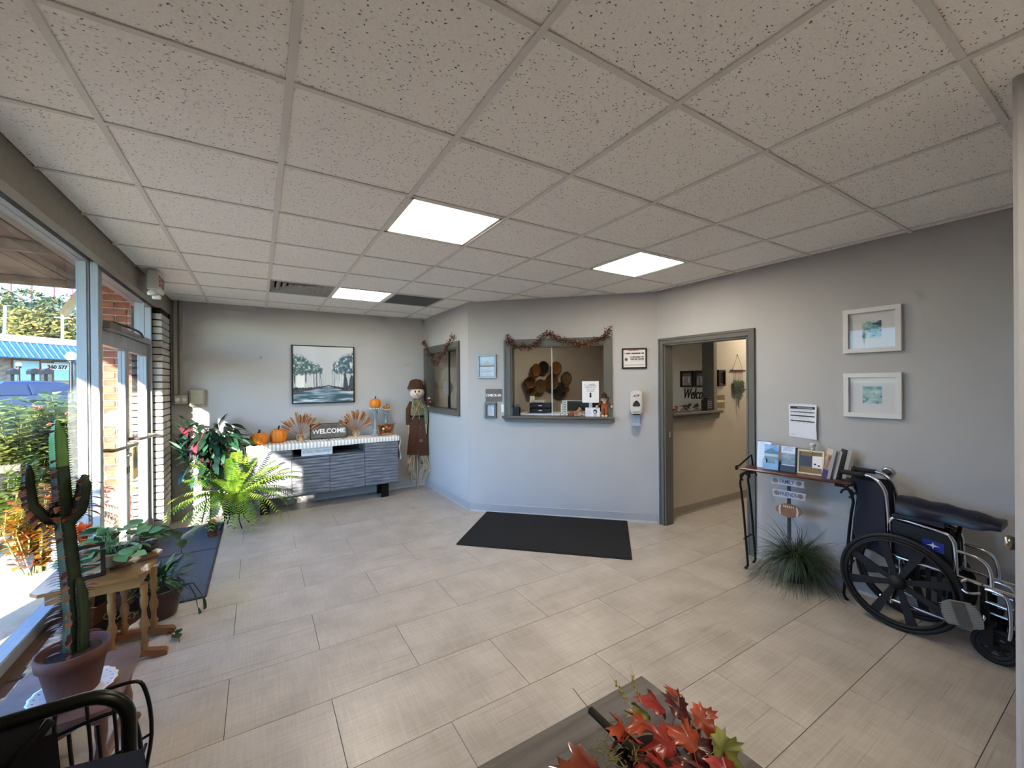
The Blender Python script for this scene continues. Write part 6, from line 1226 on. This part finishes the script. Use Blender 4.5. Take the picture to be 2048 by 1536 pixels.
for y in (-.12, .14):
    for x in (.055, .195): o = B().lathe([(r, .05 + z) for r, z in tp], 14, (x, y, 0)).obj('turned_post', OAK, t)
    B().prism([(-.12, 0), (-.08, 0), (-.03, .03), (.12, .032), (.20, .025), (.26, 0), (.30, .0), (.302, .02), (.29, .035), (.25, .045), (.20, .06), (.0, .065), (-.05, .055), (-.12, .03)], y - .022, y + .022, 'y').obj('trestle_foot', OAKD, t)
# ---- things on it
t = thing('picture_frame', 'black picture frame with a drawing propped on the wooden table', 'frame', (-.315, 1.60, TZ + .0005), 0, None, (-.28, 0, .28)); a, c = .085, .185
for bx in ((-a, a, c - .02, c), (-a, a, 0, .02), (-a, -a + .02, .02, c - .02), (a - .02, a, .02, c - .02)): B().box(bx[0], bx[1], -.008, .008, bx[2], bx[3], .002).obj('frame_rail', BLACK, t)
panel(2 * a - .04, c - .04, lambda u, v: mixc(hx('8f897d'), hx('4b4a46'), max(0, (vnoise(u * 5, v * 6, 4) - .5) * 3) if v > .45 else (.6 if lines(u, v, 16, 2) else 0)), 30, 36, -.004, None, .02).obj('drawing', PRINTG, t); B().box(-.02, .02, .008, .012, .0, .14).obj('easel_back', DARK, t)
t = thing('pothos', 'round-leaved trailing plant in a white bowl on the wooden table', 'potted plant', (-.24, 1.80, TZ + .0005)); rr = random.Random(41)
B().lathe([(.06, 0), (.09, .02), (.125, .085), (.13, .09), (.115, .09), (.10, .07), (0, .06)], 24).obj('bowl', M('ceramic_white', 'c9c6bf', rough=.3), t); B().lathe([(0, .078), (.108, .076)], 18).obj('soil', SOIL, t)
PG = [M_leaf('pothos_a', '6f9a66', '527d50', rough=.4, trans=.3), M_leaf('pothos_b', '8fb47c', '6d9660', rough=.4, trans=.35), M_leaf('pothos_c', '33502f', '22371f', rough=.4, trans=.25)]
pm = [leafmesh('leaf', .085, .034, m_, .2, 7, .2, .5) for m_ in PG]
for k in range(64):
    a = rr.uniform(0, 2 * pi); r_ = rr.uniform(.03, .20); p = Vector((cos(a) * r_ * .9, sin(a) * r_, .09 + rr.uniform(0, .16) * (1.1 - r_ * 3)))
    if r_ > .15: p.z -= .03
    d = Vector((cos(a) + rr.gauss(0, .4), sin(a) + rr.gauss(0, .4), rr.uniform(-.3, .8))); p.x = max(p.x, -.18); inst('leaf', pm[rr.choice((0, 0, 1, 1, 2, 2))], t, mw=Matrix.Translation(p) @ aim(d, rr.uniform(-.5, .5)) @ Matrix.Scale(rr.uniform(.7, 1.25), 4))
    if k % 2 == 0: B().tube([(cos(a) * .03, sin(a) * .03, .07), (p.x * .6, p.y * .6, .07 + (p.z - .07) * .8 + .02), p], .002, 4).obj('stem', PG[1], t)
for q, pts in enumerate((((.10, .05, .09), (.20, .10, .16), (.27, .14, .10), (.30, .18, .02)), ((.11, .0, .09), (.22, .04, .13), (.30, .08, .06), (.31, .10, -.04)))):
    B().tube(pts, .0025, 5).obj('vine', M('vine_brown', '4b4433', rough=.8), t)
    for k, p in enumerate(pts[1:]): inst('leaf', pm[2 if k % 2 else 0], t, mw=Matrix.Translation(p) @ aim(Vector((.3, -.6 if k % 2 else .6, -.3))) @ Matrix.Scale(.9, 4))
t = thing('straw_wreath', 'small bundle of straw and orange foil leaves at the back of the wooden table', 'decoration', (-.40, 1.915, TZ + .0005)); b = B()
for k in range(70): a = rr.uniform(0, 2 * pi); q = Vector((.05 * cos(a), .03 * sin(a), rr.uniform(.06, .13))); b.tube([q, q + Vector((rr.gauss(0, .03), rr.gauss(0, .02), rr.gauss(0, .02)))], .0015, 3)
stuff(b.obj('straw', STRAW, t)); B().lathe([(.04, 0), (.05, .05), (.055, .09), (.045, .09), (0, .08)], 14).obj('cup', WHITE, t)
om = leafmesh('leaf', .15, .03, M_leaf('orange_foil', 'e0662a', 'b8401a', rough=.3, trans=.45), .1)
for k in range(5): inst('foil_leaf', om, t, mw=Matrix.Translation((-.0, 0, .10)) @ aim(Vector((-.15 + .09 * k, .12 * (k % 2), .9))))
t = thing('grey_stone', 'dark grey rounded ornament beside the bowl on the wooden table', 'ornament', (-.10, 1.925, TZ + .0005)); B().ball((0, 0, .035), (.05, .035, .035), 14, 10).obj('body', M('stone_grey', '4f4f50', rough=.5, var=.3, scale=20), t); B().ball((.03, -.02, .06), (.02, .018, .016), 10, 8).obj('head', M('stone_grey', '4f4f50'), t)
t = thing('paddle', 'wooden stick with a cloth tie lying on the wooden table', 'stick', (-.13, 1.72, TZ + .010)); B().tube([(-.10, -.04, 0), (.0, .0, .004), (.10, .05, 0)], [.006, .009, .007], 7).obj('stick', M('twig', '4b3226'), t); B().ball((.0, .0, .008), (.016, .012, .012), 8, 6).obj('tie', M('tie_tan', '9a8566', rough=.9), t)
# ---- sign leaning under the table
t = thing('leaning_sign', 'round wooden sign with dark lettered bands leaning under the wooden table', 'sign', (-.27, 2.06, 0), 0, None, (-.22, 0, .35)); n = 28
B().prism([(.19 * cos(q), .20 + .19 * sin(q)) for q in [i * 2 * pi / n for i in range(n)]], 0, .02, 'y').obj('disc', M('sign_brown_wood', '6d4a35', rough=.7, var=.3, scale=8), t)
for (z, body) in ((.27, 'PORCH'), (.10, 'CRAZY')):
    b = B(); b.m = Matrix.Translation((0, -.004, z)) @ Matrix.Rotation(-.35, 4, 'Y'); b.prism([(-.17, -.03), (.17, -.03), (.17, .03), (-.17, .03)], -.004, .004, 'y'); o = b.obj('band', M('band_black', '1d1a19', rough=.7), t)
    text('lettering', body, .055, M('letter_tan', 'b5a68b', rough=.8), o, (0, -.009, z - .018), (pi / 2, .35, 0), depth=.0006, bold=.0005)
# ---- brown pot on the floor
t = thing('floor_plant', 'leafy trailing plant in a brown pot on the floor beside the wooden table', 'potted plant', (-.085, 2.16, 0)); rr = random.Random(51)
pot(t, [(.085, 0), (.095, .01), (.125, .15), (.135, .19), (.138, .20), (.122, .20), (.115, .18), (0, .17)], M('brown_pot', '3d2a26', rough=.4, var=.2, scale=5), .18, .115)
FG = [M_leaf('floor_a', '3f6b3c', '2a4a2a', trans=.3), M_leaf('floor_b', '22402a', '16281b', trans=.2), M_leaf('floor_c', '7aa052', '5a8040', trans=.4)]; fm = [leafmesh('leaf', .13, .013, m_, .5) for m_ in FG]
for k in range(130):
    a = rr.uniform(0, 2 * pi); r_ = rr.uniform(0, .12); e = rr.uniform(-.3, 1.3); p = Vector((cos(a) * r_, sin(a) * r_, .19 + rr.uniform(0, .17) * (1 - r_ * 4))); d = Vector((cos(a) * cos(e), sin(a) * cos(e), sin(e))); p.x = max(p.x, -.12)
    if d.y < -.2 and p.z < .5: d.y *= .4
    inst('leaf', fm[rr.choice((0, 1, 1, 2))], t, mw=Matrix.Translation(p) @ aim(d, rr.uniform(-.6, .6)) @ Matrix.Scale(rr.uniform(.6, 1.1), 4))
for q, pts in enumerate((((.11, -.03, .19), (.17, -.06, .20), (.21, -.09, .12), (.22, -.10, .05)), ((.11, .0, .19), (.19, -.02, .19), (.24, -.04, .10)))): B().tube(pts, [.004] * (len(pts) - 1) + [.002], 5).obj('runner', FG[1], t); inst('leaf', fm[1], t, mw=Matrix.Translation(pts[-1]) @ aim(Vector((.2, -.2, -.4))))
t = thing('fallen_vine', 'short vine cutting with dry leaves lying on the floor by the brown pot', 'leaf', (.02, 1.80, .004)); B().tube([(-.02, .06, .004), (.02, .0, .008), (.05, -.05, .006), (.06, -.10, .003)], .0025, 5).obj('vine', M('vine_brown', '4b4433'), t)
for k, p in enumerate(((-.02, .05, .01), (.03, -.01, .012), (.055, -.07, .01), (.05, -.05, .01))): inst('leaf', pm[2], t, mw=Matrix.Translation(p) @ aim(Vector((.5 - k * .3, .3, .15))) @ Matrix.Scale(.6, 4))
# ================================================================== low stool with the cactus
t = thing('wooden_stool', 'low wooden stool with scalloped aprons carrying the cactus', 'stool', (-.155, .79, 0)); STL = M('stool_wood', '6b5147', rough=.4, var=.3, scale=6, dark='4d3630')
b = B(); pts = []
for (sx, sy, a0) in ((1, 1, 0), (-1, 1, 90), (-1, -1, 180), (1, -1, 270)):
    for k in range(5): a = radians(a0 + 22.5 * k); pts.append((sx * (.19 - .05) + .05 * cos(a), sy * (.23 - .05) + .05 * sin(a)))
b.prism(pts, .358, .38, 'z').obj('seat_board', STL, t) if 0 else B().prism(pts, .358, .38, 'z').obj('seat_board', STL, t)
for x in (-.14, .14):
    for y in (-.18, .18): B().lathe([(.017, 0), (.02, .03), (.013, .06), (.018, .12), (.022, .18), (.014, .22), (.02, .27), (.02, .358)], 12, (x, y, 0)).obj('leg', STL, t)
for y in (-.18, .18): B().prism([(-.14, .358), (.14, .358), (.14, .30), (.09, .325), (.04, .30), (0, .285), (-.04, .30), (-.09, .325), (-.14, .30)], y - .008, y + .008, 'y').obj('apron', STL, t)
for x in (-.14, .14): B().prism([(-.18, .358), (.18, .358), (.18, .30), (.11, .325), (0, .29), (-.11, .325), (-.18, .30)], x - .008, x + .008, 'x').obj('apron', STL, t); B().prism([(-.18, .15), (.18, .15), (.18, .10), (.1, .12), (0, .09), (-.1, .12), (-.18, .10)], x - .008, x + .008, 'x').obj('lower_rail', STL, t)
B().ball((.155, .27, .018), .018, 10, 8).obj('bun_foot', STL, t)
t = thing('plate', 'white scalloped plate under the cactus pot', 'plate', (-.125, .745, .3805)); B().lathe([(.05, 0), (.085, .003), (.125, .018), (.128, .021), (.12, .020), (.08, .007), (0, .006)], 40, mod=lambda a, z: 1 + (.02 * cos(a * 20) if z > .015 else 0)).obj('dish', M('plate_white', 'd6d6dc', rough=.25), t)
b = B()
for k in range(24): a = 2 * pi * k / 24; b.ball((.112 * cos(a), .112 * sin(a), .0165), (.006, .004, .002), 6, 4)
stuff(b.obj('rim_pattern', M('plate_blue', '8b93b8', rough=.3), t))
t = thing('cactus', 'tall branching ridged cactus in a terracotta pot by the window', 'cactus', (-.125, .745, .3875)); rr = random.Random(61)
pot(t, [(.07, 0), (.075, .005), (.098, .13), (.108, .132), (.112, .175), (.102, .178), (.095, .16), (0, .15)], TERRA, .158, .098)
CAC = M('cactus_stem_shaded', '2c3b28', rough=.5, var=.35, scale=10, dark='1a2419'); CACT = M('cactus_tip_sunlit', '5c8a45', rough=.45, var=.25, scale=10); SPN = M('cactus_spine', '3a2a22', rough=.7)  # sunlit tip and shaded stem are put into the two greens
lfm = leafmesh('leaf', .045, .009, M_leaf('cactus_leaf', '6a2f26', '3c1d1c', rough=.4, trans=.4), .35); lfm2 = leafmesh('leaf', .05, .010, M_leaf('cactus_leaf_pale', 'b07a4a', '7a3f2c', rough=.4, trans=.5), .35)
def stemc(name, P, R, mat, leaves, parent, tip=False):
    b = B(); vs = []; m_ = 12; P = [Vector(p) for p in P]; N = len(P)
    for i, p in enumerate(P):
        d = (P[min(i + 1, N - 1)] - P[max(i - 1, 0)]).normalized(); u = Vector((1, 0, 0)) - d * d.x; u = u.normalized() if u.length > .1 else Vector((0, 1, 0)); w_ = d.cross(u)
        for k in range(m_): a = 2 * pi * k / m_; q = R[i] * (1 if k % 3 == 0 else .62 if k % 3 else 1) * (1.0 if k % 3 == 0 else .95); vs.append(p + u * cos(a) * q + w_ * sin(a) * q)
    b.add(vs, [(i * m_ + k, i * m_ + (k + 1) % m_, (i + 1) * m_ + (k + 1) % m_, (i + 1) * m_ + k) for i in range(N - 1) for k in range(m_)], True); b.add(vs[-m_:], [tuple(range(m_))]); o = b.obj(name, mat, parent)
    sp = B()
    for i in range(N - 1):
        for k in (0, 3, 6, 9):
            for f in (0, .33, .66):
                p = Vector(vs[i * m_ + k]).lerp(Vector(vs[(i + 1) * m_ + k]), f); c = P[i].lerp(P[i + 1], f); d = (p - c).normalized(); sp.tube([p - d * .002, p + d * .007 + Vector((0, 0, .002))], [.0022, .0006], 4, cap=False)
                if leaves and rr.random() < leaves and i > 0: inst('leaf', lfm if rr.random() < .5 else lfm2, o, mw=Matrix.Translation(p) @ aim(d + Vector((0, 0, .15))) @ Matrix.Scale(rr.uniform(.6, 1.1), 4))
    stuff(sp.obj('spines', SPN, o)); return o
def interp(pts, n):
    out = []; m_ = len(pts) - 1
    for k in range(n + 1): f = k / n * m_; i = min(int(f), m_ - 1); out.append(Vector(pts[i]).lerp(Vector(pts[i + 1]), f - i))
    return out
mainp = interp([(0, 0, .14), (.004, .0, .30), (-.012, .01, .50), (-.028, .015, .70), (-.040, .02, .90)], 26)
stemc('main_stem', mainp, [.034 - .006 * (i / 26) for i in range(27)], CAC, .35, t)
stemc('stem_tip', interp([(-.040, .02, .90), (-.044, .022, 1.0), (-.048, .024, 1.085)], 7), [.028, .028, .028, .027, .026, .022, .015, .006], CACT, .12, t)
stemc('second_stem', interp([(.02, -.005, .15), (.024, -.006, .30), (.012, 0, .45)], 10), [.026] * 9 + [.02, .012], CAC, 0, t)
stemc('branch', interp([(-.035, .015, .70), (-.075, .0, .70), (-.108, -.012, .76), (-.115, -.015, .84), (-.114, -.014, .92)], 14), [.026 - .0006 * i for i in range(13)] + [.014, .006], CAC, .55, t)
stemc('branch', interp([(-.02, .015, .68), (.015, .02, .72), (.028, .02, .80), (.03, .02, .86)], 10), [.028 - .0008 * i for i in range(9)] + [.014, .006], CAC, .35, t)
stemc('branch', interp([(-.03, .04, .70), (-.045, .07, .76), (-.05, .075, .86)], 9), [.022 - .0006 * i for i in range(8)] + [.012, .006], CAC, .6, t)
# ================================================================== chair, cushion, wire rack at the lower left
t = thing('armchair', 'black tubular-frame chair with draped black back, lower left corner', 'chair', (-.02, -.30, 0)); TB = M('tube_dark', '23241f', rough=.28, metal=.7, var=.1)
R_ = .075; fp = [(-.30, 0, .0), (-.30, 0, .4), (-.30, 0, .91 - R_)] + [(-.30 + R_ - R_ * cos(q), 0, .91 - R_ + R_ * sin(q)) for q in [i * pi / 16 for i in range(1, 9)]]
fp += [(.0, 0, .91)] + [(.27 - R_ + R_ * sin(q), 0, .91 - R_ + R_ * cos(q)) for q in [i * pi / 16 for i in range(0, 9)]] + [(.272, 0, .4), (.275, 0, .0)]
B().tube(fp, .0145, 12).obj('back_frame', TB, t)
for x in (-.29, .265): B().tube([(x, -.02, .44), (x, -.44, .44), (x, -.46, .42), (x, -.46, .0)], .0135, 10).obj('leg_frame', TB, t)
B().box(-.27, .245, -.45, -.03, .425, .475, .015).obj('seat', M('seat_black', '121214', rough=.8), t); CLB = M('cloth_black', '0e0f12', rough=.7, var=.3, scale=30)
b = B(); vs = []; n = 10
for k in range(n + 1):
    z = .895 - .37 * k / n; xr = .15 - .26 * (k / n) ** .9
    for i in range(7): f = i / 6; x = -.27 + (xr + .27) * f; vs.append((x, -.018 - .008 * sin(f * 9 + k), z) if k else (x, .012, .918))
b.add(vs, [(k * 7 + i, k * 7 + i + 1, (k + 1) * 7 + i + 1, (k + 1) * 7 + i) for k in range(n) for i in range(6)], True); b.box(-.27, .05, -.012, -.004, .50, .86); b.obj('back_cloth', CLB, t)
B().tube([(.15 - .26 * (k / 16) ** .9 + .006 * sin(k * 2.6), -.022 + .006 * cos(k * 2.6), .895 - .37 * k / 16) for k in range(17)], .009, 7).obj('braided_edge', CLB, t)
b = B(); b.add([(.12, -.02, .868), (.16, -.02, .868), (.17, -.02, .70), (.13, -.03, .52), (-.12, -.03, .50), (.0, -.03, .70)], [(0, 1, 2, 3, 4, 5)]); b.obj('cloth_fold', CLB, t)
t = thing('blue_cushion', 'dark blue cushion leaning on the chair seat at the bottom edge', 'cushion', (.11, -.462, .476), 0, None, (.0, 0, -.10))
b = B(); vs = []; n = 10
for s_ in (-1, 1):
    for k in range(n + 1):
        for i in range(n + 1): u, v = i / n, k / n; e = (sin(pi * u) * sin(pi * v)) ** .5; vs.append((-.2 + .4 * u + .012 * sin(pi * v) * (1 if u > .5 else -1), s_ * .055 * e, .0 + .40 * v + .012 * sin(pi * u)))
m_ = n + 1; b.add(vs, [(k * m_ + i, k * m_ + i + 1, (k + 1) * m_ + i + 1, (k + 1) * m_ + i) for k in range(n) for i in range(n)] + [(m_ * m_ + k * m_ + i, m_ * m_ + (k + 1) * m_ + i, m_ * m_ + (k + 1) * m_ + i + 1, m_ * m_ + k * m_ + i + 1) for k in range(n) for i in range(n)], True); b.obj('cover', M('cushion_navy', '262c40', rough=.8, var=.12, scale=60), t)
t = thing('wire_rack', 'black wire magazine rack between the chair and the stool', 'rack', (.085, .15, 0)); 
for y in (-.07, .07):
    B().tube([(-.11, y, 0), (-.11, y, .58), (-.08, y, .62), (.06, y, .64), (.10, y, .60), (.115, y, .45), (.09, y, .25), (.10, y, 0)], .006, 6).obj('side_frame', BLACK, t)
    for x in (-.04, .02): B().tube([(x, y, .62), (x + .01, y, .40), (x - .01, y, .12)], .005, 6).obj('upright', BLACK, t)
    B().tube([(-.11, y, .40), (.02, y, .42), (.115, y, .45)], .005, 6).obj('cross_wire', BLACK, t); B().tube([(.02, y, .42), (.06, y, .30), (.09, y, .25)], .005, 6).obj('cross_wire', BLACK, t)
for z in (.06, .40): B().tube([(-.11, -.07, z), (-.11, .07, z)], .005, 6).obj('tie_wire', BLACK, t); B().tube([(.10, -.07, z + .02), (.10, .07, z + .02)], .005, 6).obj('tie_wire', BLACK, t)
B().box(-.11, .10, -.07, .07, .10, .106).obj('tray', BLACK, t)
